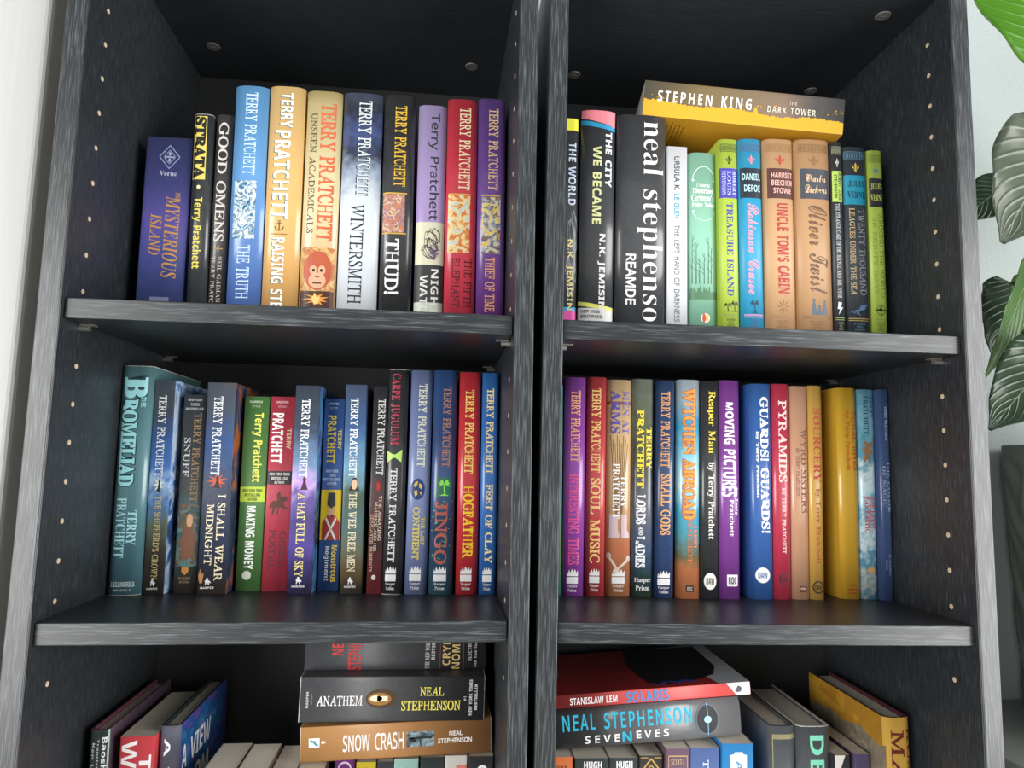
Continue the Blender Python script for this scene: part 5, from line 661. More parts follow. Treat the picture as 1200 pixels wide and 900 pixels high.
('blue paperback with a burst of white light mid-spine,beside the tall teal hardcover','books on the middle left shelf','L',(33.01,119.0,-255.99),(-0.859,0.0),19.16,202.21,135,'p',[(0.0,'5c6672'),(0.144,'4a5464'),(0.287,'2f5ea4'),(0.429,'3f7ac8'),(0.479,'a8c8e8'),(0.569,'4878b0'),(0.688,'5a6a58'),(0.806,'40382e'),(1.001,'2c2620')],[('T','author','TERRY PRATCHETT','R','eef2f4',0.26,0.64,0.0723,0.4589,{'w':0.014}),('H','illustration','bloom','e8f0e8',0.2,0.75,0.4539,0.539,{}),('H','illustration','figure','2a3a30',0.4,0.6,0.4689,0.529,{'k':2}),('T','title',"THE SHEPHERD'S CROWN",'R','ccbc80',0.36,0.66,0.549,0.933,{'w':0.012}),('H','publisher_mark','horse','e8e8e8',0.3,0.62,0.9282,0.9621,{}),('T','publisher_name','HARPER','B','e8e8e8',0.2,0.72,0.9689,0.9786,{'h':1})],{'amp':0.1,'nsc':22,'front':['3a4658','2f5ea4','c8dcf0','3f7ac8','4a3a30']}),
('short dark grey paperback with bronze lettering above a cloaked figure,between taller blue ones','books on the middle left shelf','L',(58.48,125.0,-255.99),(-0.718,0.0),20.88,189.52,125,'p',[(0.0,'3e454c'),(0.301,'33393e'),(0.499,'2a3436'),(0.597,'2a6068'),(0.791,'2e5450'),(0.983,'3a2a20')],[('T','blurb','NEW YORK','B','c0c4c8',0.18,0.82,0.0203,0.0334,{'h':1}),('T','blurb','TIMES','B','c0c4c8',0.3,0.7,0.0446,0.0577,{'h':1}),('T','blurb','BESTSELLER','B','c0c4c8',0.1,0.9,0.0678,0.081,{'h':1}),('T','author','TERRY PRATCHETT','R','9a7850',0.5,0.84,0.0961,0.5484,{'w':0.012}),('T','title','SNUFF','R','d0d4d8',0.12,0.4,0.2216,0.4205,{'w':0.006}),('I','illustration',['2a6a70','1f4a50','6a5030','3a8a90','8a6a40'],0.03,0.97,0.5582,0.8684,{'sc':24}),('H','illustration','cloak','7a4a2c',0.2,0.85,0.5973,0.83,{'k':2}),('H','illustration','face','d0a078',0.42,0.7,0.6071,0.6752,{'k':3}),('H','publisher_mark','shield','d08a3a',0.32,0.62,0.8732,0.9116,{'k':2}),('T','publisher_name','HARPER','R','c0a080',0.2,0.74,0.9212,0.9336,{'h':1}),('T','publisher_name','FICTION','R','c0a080',0.25,0.7,0.9403,0.9508,{'h':1})],{}),
('slate blue paperback with a red flare mid-spine and cream two-line title','books on the middle left shelf','L',(81.71,119.0,-255.99),(-0.692,0.0),26.56,201.44,135,'p',[(0.0,'626975'),(0.123,'555f70'),(0.286,'3a5c98'),(0.387,'30507e'),(0.487,'243052'),(0.705,'283450'),(0.851,'243048'),(0.996,'34261c')],[('T','author','TERRY PRATCHETT','R','eef2f4',0.26,0.58,0.0668,0.4467,{'w':0.014}),('H','illustration','bloom','d05a3c',0.12,0.9,0.4367,0.5116,{}),('H','illustration','figure','1c1c26',0.4,0.64,0.4467,0.5066,{'k':2}),('T','title','I SHALL WEAR','R','ecdfba',0.57,0.85,0.5365,0.9385,{'w':0.012}),('T','title','MIDNIGHT','R','ecdfba',0.2,0.46,0.5812,0.8658,{'w':0.012}),('H','ornament','flame','c08040',0.03,0.22,0.8804,0.9482,{}),('H','publisher_mark','horse','e8e8e8',0.22,0.5,0.924,0.9578,{}),('T','publisher_name','HARPER','B','e8e8e8',0.12,0.6,0.9646,0.9742,{'h':1})],{'amp':0.08,'nsc':22,'front':['4a5260','2a3450','3a4a6a','c06a30','2a3450']}),
('grass green paperback with yellow author name and lime box,beside the red paperback','books on the middle left shelf','L',(111.67,137.0,-255.99),(-0.45,0.0),24.42,190.4,117,'p',[(0,'4a7c3a'),(1,'437434')],[('T','publisher_name','HARPER','B','c0d8b0',0.2,0.72,0.0224,0.0346,{'h':1}),('T','publisher_name','FICTION','N','c0d8b0',0.3,0.64,0.0468,0.057,{'h':1}),('T','author','Terry Pratchett','B','e4e25e',0.34,0.8,0.0864,0.4473,{'w':0.01}),('R','label_box','bcd63e',0,1,0.4721,0.5491,{}),('T','blurb','NEW YORK TIMES','B','4a5a28',0.12,0.88,0.484,0.4988,{'h':1,'k':2}),('T','blurb','BESTSELLING','B','4a5a28',0.2,0.8,0.5067,0.5215,{'h':1,'k':2}),('T','blurb','AUTHOR','B','4a5a28',0.32,0.68,0.5294,0.5442,{'h':1,'k':2}),('T','title','MAKING MONEY','B','f0f2ee',0.3,0.66,0.5708,0.8922,{'w':0.005}),('H','ornament','coin','c8d0c0',0.25,0.6,0.8999,0.9451,{})],{}),
('crimson paperback with bold white author name above a black band and a galloping horseman','books on the middle left shelf','L',(136.98,135.0,-255.99),(-0.239,0.0),24.32,190.74,117,'p',[(0,'b83046'),(1,'b42c42')],[('T','publisher_name','HARPER','B','e0b0b8',0.2,0.72,0.0225,0.0348,{'h':1}),('T','publisher_name','FICTION','N','e0b0b8',0.3,0.64,0.047,0.0572,{'h':1}),('T','author','PRATCHETT','B','f2f0ee',0.1,0.56,0.0867,0.3492,{'w':0.01}),('T','author','TERRY','B','dcc4a4',0.7,0.88,0.1679,0.2739,{}),('R','label_box','221c20',0,1,0.3892,0.4589,{}),('T','blurb','NEW YORK TIMES','B','e8e4e0',0.1,0.9,0.3982,0.4121,{'h':1,'k':2}),('T','blurb','BESTSELLING','B','e8e4e0',0.18,0.82,0.4201,0.4341,{'h':1,'k':2}),('T','blurb','AUTHOR','B','e8e4e0',0.3,0.7,0.441,0.455,{'h':1,'k':2}),('H','illustration','rider','5a2818',0.14,0.9,0.4887,0.6172,{}),('T','title','GOING','R','4c141e',0.6,0.86,0.7007,0.8808,{'w':0.012}),('T','title','POSTAL','R','4c141e',0.2,0.46,0.6909,0.8954,{'w':0.012})],{}),
('dark slate paperback turning swirling violet below a small face with purple flower','books on the middle left shelf','L',(164.06,120.0,-255.99),(-0.329,0.0),23.54,201.3,135,'p',[(0.0,'3c4858'),(0.204,'3a4a60'),(0.384,'6a8cb4'),(0.474,'c4a8e4'),(0.553,'5c4894'),(0.652,'423a7c'),(0.779,'5a4aa4'),(0.895,'3a3070'),(0.991,'2a2050')],[('T','author','TERRY PRATCHETT','R','eef2f4',0.28,0.62,0.0665,0.4492,{'w':0.014}),('H','illustration','bloom','c090e8',0.1,0.95,0.4342,0.5236,{}),('H','illustration','figure','3a2430',0.36,0.68,0.4442,0.5087,{'k':2}),('T','title','A HAT FULL OF SKY','R','e2d488',0.28,0.62,0.5236,0.9189,{'w':0.014}),('H','publisher_mark','horse','e8e8e8',0.3,0.62,0.9189,0.9526,{}),('T','publisher_name','HARPER','B','e8e8e8',0.2,0.72,0.9593,0.9689,{'h':1})],{'amp':0.1,'nsc':22,'front':['2c3848','34486a','6ab0e0','5a48a0','3a3070']}),
('royal blue paperback with a yellow picture box of a soldier in crossed belts','books on the middle left shelf','L',(189.91,139.0,-255.99),(-0.507,0.0),20.22,190.7,115,'p',[(0,'2e5a9a'),(1,'2a5492')],[('T','publisher_name','HARPER','B','b0c4e0',0.2,0.72,0.0222,0.0343,{'h':1}),('T','publisher_name','FICTION','N','b0c4e0',0.3,0.64,0.0465,0.0565,{'h':1}),('T','author','PRATCHETT','B','e0c244',0.2,0.62,0.0908,0.3452,{'w':0.01}),('T','author','TERRY','B','e0c244',0.72,0.9,0.166,0.2708,{}),('T','blurb','NEW YORK','B','c0d0ee',0.2,0.8,0.3779,0.3927,{'h':1}),('T','blurb','TIMES','B','c0d0ee',0.32,0.68,0.3996,0.4144,{'h':1}),('T','blurb','BESTSELLING','B','c0d0ee',0.1,0.9,0.4213,0.4361,{'h':1}),('T','blurb','AUTHOR','B','c0d0ee',0.26,0.74,0.443,0.4577,{'h':1}),('R','label_box','e6c41e',0,1,0.4833,0.7433,{}),('H','illustration','soldier_coat','a82c28',0.1,0.95,0.6153,0.7433,{'k':2}),('H','illustration','soldier_belts','f0eee8',0.25,0.8,0.625,0.7414,{'k':3}),('H','illustration','soldier_head','dca88c',0.38,0.66,0.5616,0.6201,{'k':2}),('H','illustration','soldier_hat','1c1c20',0.32,0.72,0.498,0.5812,{'k':3}),('T','title','Monstrous','B','e6c83c',0.6,0.88,0.7703,0.9573,{'w':0.005}),('T','title','Regiment','B','f0f2f4',0.24,0.52,0.7752,0.9526,{})],{}),
('grey-blue paperback with a dark-haired face mid-spine over green-brown hills,beside the royal blue one','books on the middle left shelf','L',(214.14,120.0,-255.99),(-0.807,0.0),20.83,203.46,135,'p',[(0.0,'4e5e7c'),(0.204,'40649a'),(0.405,'6a9cba'),(0.485,'5a8088'),(0.535,'3a5240'),(0.663,'46666c'),(0.8,'6a705c'),(0.897,'6a5636'),(0.993,'342e24')],[('T','author','TERRY PRATCHETT','R','eef2f4',0.26,0.62,0.0666,0.4502,{'w':0.014}),('H','illustration','figure','2a2018',0.25,0.8,0.4502,0.5149,{}),('H','illustration','face','e0b898',0.4,0.66,0.4602,0.5099,{'k':2}),('T','title','THE WEE FREE MEN','R','dcd4b2',0.3,0.66,0.5248,0.8969,{'w':0.014}),('H','publisher_mark','horse','e8e8e8',0.3,0.62,0.9211,0.9548,{}),('T','publisher_name','HARPER','B','e8e8e8',0.2,0.72,0.9616,0.9712,{'h':1})],{'amp':0.08,'nsc':22}),
('black and dark red paperback with small stacked title,tucked left of the worn black hardcover','books on the middle left shelf','L',(239.43,120.0,-255.99),(-0.169,0.0),14.13,202.47,135,'p',[(0.0,'232428'),(0.405,'201c20'),(0.603,'4a1c22'),(0.75,'301a1e'),(0.991,'7a1c26')],[('T','author','TERRY PRATCHETT','R','d0d0d0',0.36,0.86,0.0614,0.4344,{'w':0.014}),('H','illustration','bloom','b02c2c',0.3,0.8,0.4543,0.5238,{}),('T','title','THE AMAZING','R','c8b8a8',0.62,0.84,0.5337,0.7497,{'w':0.014}),('T','title','MAURICE AND HIS','R','c8b8a8',0.36,0.56,0.5633,0.7984,{'w':0.014}),('T','title','EDUCATED RODENTS','R','c8a080',0.12,0.32,0.6224,0.8952,{'w':0.014}),('H','publisher_mark','disc','d8d0cc',0.3,0.6,0.9097,0.9338,{})],{'amp':0.08,'nsc':25}),
('black hardcover with chipped white corners,crimson title and a pale green bow','books on the middle left shelf','L',(254.15,117.0,-255.99),(-0.118,0.0),19.4,220.26,140,'h',[(0,'282a2e'),(1,'1f2124')],[('T','title','CARPE JUGULUM','S','b4304a',0.12,0.6,0.0207,0.3434,{}),('H','ornament','bow','b8e070',0.0,0.8,0.3636,0.4242,{}),('T','author','TERRY PRATCHETT','R','dcdcdc',0.24,0.58,0.4493,0.86,{'w':0.016}),('H','publisher_mark','flames','efefef',0.15,0.68,0.8766,0.9426,{}),('T','publisher_name','Harper','R','efefef',0.177,0.654,0.9475,0.962,{'h':1}),('T','publisher_name','Collins','R','efefef',0.216,0.614,0.9649,0.9794,{'h':1})],{'wear':1}),
('periwinkle blue hardcover with a little blue globe on the spine','books on the middle left shelf','L',(275.96,117.0,-255.99),(-0.07,0.0),21.36,219.71,140,'h',[(0.0,'7282b2'),(0.509,'7c8cba'),(0.999,'6c7cac')],[('T','author','TERRY PRATCHETT','R','dfe0cc',0.38,0.76,0.062,0.4385,{'w':0.016}),('H','emblem','disc','203c74',0.14,0.78,0.4906,0.5862,{}),('H','emblem','globe','dcb850',0.18,0.74,0.4986,0.5783,{'k':2}),('T','title','THE LAST','R','dccc54',0.66,0.84,0.6625,0.7853,{'w':0.02}),('T','title','CONTINENT','R','dccc54',0.28,0.6,0.618,0.8488,{'w':0.02}),('H','publisher_mark','flames','efefef',0.2,0.72,0.8751,0.941,{}),('T','publisher_name','Harper','R','efefef',0.226,0.694,0.9459,0.9604,{'h':1}),('T','publisher_name','Prism','R','efefef',0.265,0.655,0.9633,0.9777,{'h':1})],{}),
('mottled navy hardcover with a bright green palm square on the spine','books on the middle left shelf','L',(299.12,117.0,-255.99),(-0.163,0.0),23.49,220.49,140,'h',[(0.0,'26508c'),(0.308,'1c3a70'),(0.51,'24487c'),(0.708,'183058'),(0.855,'1f4a68'),(1.001,'2c5c6c')],[('T','author','TERRY PRATCHETT','R','a67260',0.42,0.76,0.0776,0.4393,{'w':0.016}),('R','label_box','2c6a58',0.22,0.84,0.4845,0.5715,{}),('H','emblem','palm','8ade58',0.28,0.8,0.4895,0.5675,{'k':2}),('T','title','JINGO','R','a85448',0.2,0.72,0.5944,0.87,{'w':0.016}),('H','ornament','speckle','5aa060',0.04,0.96,0.5894,0.8749,{}),('H','publisher_mark','flames','efefef',0.2,0.72,0.8768,0.9429,{}),('T','publisher_name','Harper','R','efefef',0.226,0.694,0.9478,0.9623,{'h':1}),('T','publisher_name','Prism','R','efefef',0.265,0.655,0.9652,0.9797,{'h':1})],{'amp':0.14,'nsc':40}),
('red hardcover with golden yellow lettering,beside the blue book ending the middle left row','books on the middle left shelf','L',(325.56,117.0,-255.99),(-0.29,0.0),21.37,219.34,140,'h',[(0,'c4222c'),(1,'bc1c26')],[('T','author','TERRY PRATCHETT','R','ecca6a',0.28,0.7,0.0828,0.4645,{'w':0.018}),('T','title','HOGFATHER','R','ecc428',0.26,0.76,0.5196,0.8408,{'w':0.024}),('H','publisher_mark','flames','efefef',0.2,0.72,0.8769,0.9431,{}),('T','publisher_name','Harper','R','efefef',0.226,0.694,0.9479,0.9624,{'h':1}),('T','publisher_name','Prism','R','efefef',0.265,0.655,0.9653,0.9799,{'h':1})],{}),
('glossy medium blue hardcover with cream lettering,last on the middle left shelf','books on the middle left shelf','L',(348.36,117.0,-255.99),(-0.25,0.0),16.58,219.39,140,'h',[(0,'2068b4'),(1,'1c60ac')],[('T','author','TERRY PRATCHETT','R','e4d096',0.28,0.72,0.0726,0.4654,{'w':0.018}),('T','title','FEET OF CLAY','R','e4d096',0.3,0.74,0.5106,0.8621,{'w':0.02}),('H','publisher_mark','flames','efefef',0.2,0.72,0.8787,0.945,{}),('T','publisher_name','Harper','R','efefef',0.226,0.694,0.9498,0.9644,{'h':1}),('T','publisher_name','Prism','R','efefef',0.265,0.655,0.9673,0.9818,{'h':1})],{}),
('thin sea-green book peeping out between the upright panel and the violet hardcover','books on the middle right shelf','R',(12.72,121.0,-255.99),(-0.501,0.0),7.94,210.51,130,'p',[(0.0,'4ea0a0'),(0.509,'3c8c88'),(0.806,'6a9a50'),(1.001,'3aa088')],[('R','rule','8ac0b0',0.1,0.9,0.1031,0.1072,{})],{}),
('violet hardcover with orange and pink lettering,at the left of the middle right shelf','books on the middle right shelf','R',(21.06,117.0,-255.99),(-0.06,0.0),21.72,219.27,140,'h',[(0.0,'8a3e9e'),(0.51,'86349a'),(1.002,'903ca6')],[('T','author','TERRY PRATCHETT','R','dc9a70',0.28,0.74,0.0621,0.3942,{'w':0.018}),('T','title','INTERESTING TIMES','R','d44a8c',0.24,0.74,0.4496,0.8613,{'w':0.02}),('H','publisher_mark','flames','efefef',0.2,0.72,0.8779,0.9441,{}),('T','publisher_name','Harper','R','efefef',0.226,0.694,0.949,0.9635,{'h':1}),('T','publisher_name','Prism','R','efefef',0.265,0.655,0.9665,0.981,{'h':1})],{'hi':1}),
('coral red hardcover with gold lettering,beside the violet hardcover','books on the middle right shelf','R',(44.07,117.0,-255.98),(0.009,0.0),19.87,220.07,140,'h',[(0,'c23c42'),(1,'bc343c')],[('T','author','TERRY PRATCHETT','R','ecc27c',0.22,0.7,0.0516,0.4428,{'w':0.018}),('T','title','SOUL MUSIC','R','ecc27c',0.2,0.72,0.4679,0.853,{'w':0.02}),('H','publisher_mark','flames','efefef',0.2,0.72,0.8744,0.9404,{}),('T','publisher_name','Harper','R','efefef',0.226,0.694,0.9452,0.9597,{'h':1}),('T','publisher_name','Prism','R','efefef',0.265,0.655,0.9626,0.9771,{'h':1})],{}),
('beige hardcover with purple two-line title above bundled arrows and boots','books on the middle right shelf','R',(64.7,117.0,-255.98),(0.009,0.0),25.49,218.24,140,'h',[(0.0,'dcbc8c'),(0.256,'d8b684'),(0.458,'c8a070'),(0.706,'b88858'),(0.765,'c87850'),(0.999,'c47a4c')],[('T','title','MEN AT','S','5848a0',0.62,0.9,0.0516,0.2563,{}),('T','title','ARMS','S','5848a0',0.14,0.54,0.0516,0.2563,{'w':0.012}),('R','ornament','8a4a30',0.0,1,0.103,0.1184,{}),('H','illustration','arrows','7a5a38',0.15,0.85,0.2563,0.6275,{}),('H','illustration','boots','c8b0b8',0.12,0.95,0.6275,0.736,{'k':2}),('T','author','TERRY','S','f0f0f0',0.58,0.78,0.448,0.5977,{'k':3}),('T','author','PRATCHETT','S','f4f4f4',0.24,0.52,0.3928,0.6472,{'k':3}),('H','illustration','bones','d8c8b8',0.05,0.95,0.7949,0.9022,{}),('H','publisher_mark','flames','efefef',0.24,0.76,0.8749,0.941,{}),('T','publisher_name','Harper','R','efefef',0.266,0.734,0.9458,0.9604,{'h':1}),('T','publisher_name','Prism','R','efefef',0.305,0.695,0.9633,0.9778,{'h':1})],{'amp':0.05,'nsc':25}),
('mottled grey-green hardcover with bright yellow author name above white title','books on the middle right shelf','R',(91.27,117.0,-255.99),(-0.057,0.0),22.57,219.79,140,'h',[(-0.0,'848c80'),(0.103,'747c68'),(0.257,'5c6048'),(0.409,'3c3c2a'),(0.529,'505260'),(0.659,'5c6070'),(0.807,'3c5678'),(0.904,'2c4a50'),(1.002,'28402c')],[('T','author','TERRY','S','ecd42e',0.64,0.9,0.2263,0.419,{'w':0.01}),('T','author','PRATCHETT','S','ecd42e',0.2,0.54,0.1444,0.5094,{'w':0.012}),('T','title','LORDS','R','eef0f2',0.18,0.62,0.5394,0.6737,{'w':0.03}),('T','title','AND','R','eef0f2',0.3,0.5,0.6836,0.7231,{'w':0.02}),('T','title','LADIES','R','eef0f2',0.16,0.6,0.728,0.8703,{'w':0.03}),('T','publisher_name','Harper','S','eef0f0',0.12,0.86,0.9142,0.9385,{'h':1}),('T','publisher_name','Prism','S','eef0f0',0.18,0.8,0.9482,0.9705,{'h':1})],{'amp':0.16,'nsc':34}),
('navy hardcover with copper lettering,between the mottled grey-green and sky blue books','books on the middle right shelf','R',(114.24,113.0,-255.84),(0.45,0.0),18.8,218.57,143,'h',[(0.0,'20406e'),(0.509,'1a3662'),(1.001,'1e4074')],[('T','author','TERRY PRATCHETT','R','cc925e',0.22,0.72,0.0517,0.4086,{'w':0.018}),('T','title','SMALL GODS','R','d49c64',0.24,0.78,0.4388,0.7176,{'w':0.02}),('H','publisher_mark','flames','efefef',0.12,0.78,0.8764,0.9426,{}),('T','publisher_name','Harper','R','efefef',0.153,0.747,0.9474,0.962,{'h':1}),('T','publisher_name','Collins','R','efefef',0.203,0.698,0.9649,0.9794,{'h':1})],{}),
('sky blue hardcover with bulging orange title and terracotta foot,beside the thin black hardcover','books on the middle right shelf','R',(136.68,110.0,-255.91),(0.181,0.0),22.61,219.95,146,'h',[(0.0,'b4c4cc'),(0.104,'a4c0cc'),(0.206,'3aa2ca'),(0.349,'84c4d8'),(0.49,'b0d8e0'),(0.61,'3a9ec0'),(0.71,'4a98a8'),(0.808,'6a6a48'),(0.867,'c87a4a'),(1.003,'c47444')],[('T','title','WITCHES ABROAD','S','ec943c',0.2,0.76,0.0415,0.6452,{'w':0.006,'ol':'a85a28'}),('T','author','TERRY','S','cc6a38',0.7,0.9,0.67,0.7787,{}),('T','author','PRATCHETT','S','cc6a38',0.42,0.64,0.6402,0.8376,{}),('R','publisher_mark','1e1c1c',0.34,0.7,0.9402,0.9693,{}),('T','publisher_mark','ROC','B','d0c0b0',0.4,0.64,0.947,0.9625,{'h':1,'k':2})],{'amp':0.08,'nsc':26}),
('black hardcover with yellow title and white author line,left of the bright purple book','books on the middle right shelf','R',(160.0,110.0,-255.87),(0.366,0.0),18.67,219.18,146,'h',[(0,'232427'),(1,'1a1b1e')],[('T','title','Reaper Man','S','e4ca40',0.3,0.78,0.0466,0.3382,{}),('T','author','by Terry Pratchett','S','eeeeec',0.32,0.72,0.3786,0.7328,{}),('H','publisher_mark','disc','eceee8',0.16,0.84,0.8828,0.9577,{}),('T','publisher_mark','DAW','B','1c1c20',0.28,0.72,0.9043,0.9354,{'h':1,'k':2})],{}),
('bright purple hardcover with flaring white title','books on the middle right shelf','R',(180.01,110.0,-255.89),(0.267,0.0),20.94,220.79,146,'h',[(0,'7e3694'),(1,'782e8e')],[('T','title','MOVING PICTURES','B','f2eef4',0.08,0.86,0.1034,0.5398,{'w':0.012,'flare':1}),('T','author','by Terry','B','f2eef4',0.72,0.9,0.4998,0.6246,{}),('T','author','Pratchett','B','f2eef4',0.46,0.68,0.5548,0.7187,{}),('R','publisher_mark','f0eaf0',0.32,0.86,0.8904,0.942,{}),('T','publisher_mark','ROC','B','1c1420',0.4,0.78,0.9001,0.9323,{'h':1,'k':2})],{}),
('mid-blue hardcover with big white serif title,standing right of the narrow gap','books on the middle right shelf','R',(213.69,111.0,-255.99),(-0.118,0.0),22.86,218.5,145,'h',[(0,'2c64ae'),(1,'285ca6')],[('T','title','GUARDS! GUARDS!','S','f0f2f4',0.44,0.84,0.062,0.6982,{'w':0.014}),('T','author','by Terry Pratchett','S','f0f2f4',0.22,0.38,0.2262,0.5392,{'w':0.02}),('H','publisher_mark','disc','eef2f4',0.14,0.8,0.8554,0.9256,{}),('T','publisher_mark','DAW','B','2c5ca0',0.26,0.68,0.8769,0.9042,{'h':1,'k':2})],{}),
('raspberry red hardcover with pale lettering,beside the mid-blue hardcover','books on the middle right shelf','R',(237.13,112.0,-255.89),(0.298,0.0),18.3,219.17,145,'h',[(0,'c42a4a'),(1,'bc2444')],[('T','title','PYRAMIDS','R','ecd0c8',0.3,0.78,0.0775,0.4641,{'w':0.016}),('T','author','BY TERRY PRATCHETT','R','ecd0c8',0.46,0.68,0.4892,0.7917,{'w':0.02}),('H','publisher_mark','ring','3a1420',0.25,0.8,0.8797,0.9382,{}),('T','publisher_mark','DAW','B','3a1420',0.34,0.7,0.8973,0.9207,{'h':1})],{}),
('salmon tan hardcover with thin brown lettering,left of the golden book','books on the middle right shelf','R',(256.67,113.0,-255.87),(0.356,0.0),18.63,217.72,145,'h',[(0,'d2a080'),(1,'cc9876')],[('T','title','WYRD SISTERS','R','7c4c3c',0.54,0.86,0.2057,0.6038,{'w':0.012}),('T','author','BY TERRY PRATCHETT','R','8a5a48',0.26,0.44,0.2974,0.5241,{'w':0.016}),('R','publisher_mark','4a3028',0.36,0.78,0.9381,0.9672,{}),('R','publisher_mark','cc9876',0.42,0.72,0.9449,0.9546,{'k':2})],{}),
('narrow golden hardcover with curly red-brown lettering and a round black publisher ring','books on the middle right shelf','R',(275.9,113.0,-255.87),(0.456,0.0),14.63,218.78,145,'h',[(0,'d8aa4e'),(1,'d0a044')],[('T','title','SOURCERY','S','bc3a28',0.28,0.82,0.1085,0.4595,{}),('T','author','by Terry Pratchett','S','b04a30',0.34,0.74,0.4896,0.8366,{}),('H','publisher_mark','ring','201a14',0.1,0.92,0.9147,0.9731,{}),('T','publisher_mark','DAW','B','201a14',0.26,0.76,0.9323,0.9556,{'h':1})],{}),
('mustard yellow hardcover with faint orange lettering,right of the second gap','books on the middle right shelf','R',(311.52,118.0,-255.99),(-0.071,0.0),21.75,218.31,140,'h',[(0,'d8aa22'),(1,'d0a01c')],[('T','title','EQUAL RITES','R','c45c20',0.66,0.92,0.1133,0.3979,{'w':0.016}),('T','author','by Terry Pratchett','R','c45c20',0.32,0.58,0.1133,0.3979,{'w':0.01}),('T','publisher_name','New','R','b04a20',0.36,0.64,0.9271,0.9407,{'h':1,'w':0.012}),('T','publisher_name','American','R','b04a20',0.2,0.8,0.9465,0.9601,{'h':1,'w':0.012}),('T','publisher_name','Library','R','b04a20',0.28,0.72,0.9659,0.9794,{'h':1,'w':0.012})],{}),
('sky-and-cloud painted hardcover with red lower title,between mustard and navy books','books on the middle right shelf','R',(333.67,118.0,-255.83),(0.525,0.0),17.13,217.23,140,'h',[(0.0,'5a9aae'),(0.154,'7cb4c4'),(0.307,'4a90a8'),(0.428,'c8dce0'),(0.528,'a8ccd8'),(0.607,'5aa4bc'),(0.726,'d0e0e2'),(0.824,'3a8cac'),(0.921,'c8d0c8'),(0.999,'4a90a8')],[('T','author','TERRY','S','1c4a68',0.64,0.9,0.0309,0.1388,{}),('T','author','PRATCHETT','S','1c4a68',0.24,0.56,0.0309,0.2204,{}),('H','illustration','dragon','8a6a48',0.1,0.9,0.2458,0.3773,{}),('T','title','THE LIGHT','R','c43c40',0.56,0.84,0.5176,0.6714,{'w':0.018}),('T','title','FANTASTIC','R','c43c40',0.22,0.48,0.5176,0.6912,{'w':0.018}),('H','illustration','blob','c89a60',0.3,0.8,0.8481,0.8822,{})],{'amp':0.2,'nsc':30}),
('plain navy hardcover with faint pale blue lettering,last on the middle right shelf','books on the middle right shelf','R',(351.86,112.0,-255.91),(0.351,0.0),11.75,217.31,140,'h',[(0,'2e4878'),(1,'2a4270')],[('T','author','TERRY PRATCHETT','R','9cacca',0.5,0.7,0.082,0.2497,{'w':0.012}),('T','title','THE COLOR','S','8a9abe',0.62,0.9,0.3454,0.5894,{}),('T','title','OF MAGIC','S','8a9abe',0.2,0.5,0.3704,0.5647,{}),('T','publisher_name',"ST. MARTIN'S",'R','8a9abe',0.56,0.74,0.7856,0.8828,{}),('T','publisher_name','PRESS','R','8a9abe',0.28,0.44,0.81,0.8586,{})],{}),
('black-spined hardcover with pale jacket edge against the left side,lowest shelf','books on the lowest left shelf','L',(12.78,91.15,-575.9),(-0.929,0.0),16.06,210.0,140,'h',[(0,'2c3a3a'),(1,'22282c')],[('R','colour_block','9ab0ac',0.93,1,0.0,0.5142,{}),('T','author','Baoshu','B','e8ecec',0.68,0.92,0.0299,0.1934,{}),('T','author','Translated by','B','c8d0d0',0.4,0.54,0.0374,0.2376,{}),('T','author','Ken Liu','B','c8d0d0',0.16,0.32,0.0523,0.186,{})],{'side':'5a4a58','inner':'7a4a58'}),
('red paperback with huge white capitals,between two dark hardcovers on the lowest shelf','books on the lowest left shelf','L',(37.81,92.08,-575.9),(-0.821,0.0),29.14,203.5,118,'p',[(0,'d23c46'),(1,'cc3640')],[('T','title','THE','B','f4f0f0',0.58,0.92,0.0769,0.305,{}),('T','title','WAR','B','f4f0f0',0.06,0.5,0.0154,0.2924,{})],{}),
('hardcover with swirling blue-violet front cover facing right on the lowest shelf','books on the lowest left shelf','L',(68.54,97.14,-575.9),(-0.74,0.0),17.49,210.0,138,'h',[(0.0,'5c5c6c'),(0.017,'6a6a7c'),(0.084,'4a4a5c'),(0.168,'3a3a4c')],[('T','title','A VIEW','B','e4e6ec',0.25,0.55,0.0507,0.433,{})],{'front':['2a2a58','5a4a94','1f4a8a','2a6a9c','7a6aa8'],'inner':'30383c','fdeco':[('T','title','A','B','eceef4',0.05,0.14,0.1,0.2,{'h':1}),('T','title','VIEW','B','eceef4',0.21,0.62,0.1,0.2,{'h':1}),('T','title','FROM','B','eceef4',0.1,0.6,0.24,0.34,{'h':1})]}),
('low paperback showing a pale tan page top,touching the violet hardcover','books on the lowest left shelf','L',(108.03,38.91,-575.9),(0.0,0.0),27.95,176.0,106,'p',[(0,'8a7660'),(1,'8a7660')],[],{}),
('low paperback with slightly raised page top,second right of the violet hardcover','books on the lowest left shelf','L',(138.96,30.73,-575.9),(0.0,0.0),25.62,178.0,106,'p',[(0,'5a4a40'),(1,'5a4a40')],[],{}),
('low paperback with tan page top,just left of the lying book stack','books on the lowest left shelf','L',(165.79,38.37,-575.9),(0.0,0.0),21.83,173.0,106,'p',[(0,'6a5444'),(1,'6a5444')],[],{}),
('brown paperback half under the left end of the copper lying book','books on the lowest left shelf','L',(188.43,37.99,-575.9),(0.0,0.0),23.6,173.0,106,'p',[(0,'4a3a30'),(1,'4a3a30')],[],{}),
('purple paperback with white ring,under the copper lying book','books on the lowest left shelf','L',(217.11,111.68,-575.84),(0.191,0.0),18.86,171.5,106,'p',[(0,'8a3a98'),(1,'8a3a98')],[('H','publisher_mark','ring','f0e8f4',0.15,0.85,0.0088,0.0962,{})],{}),
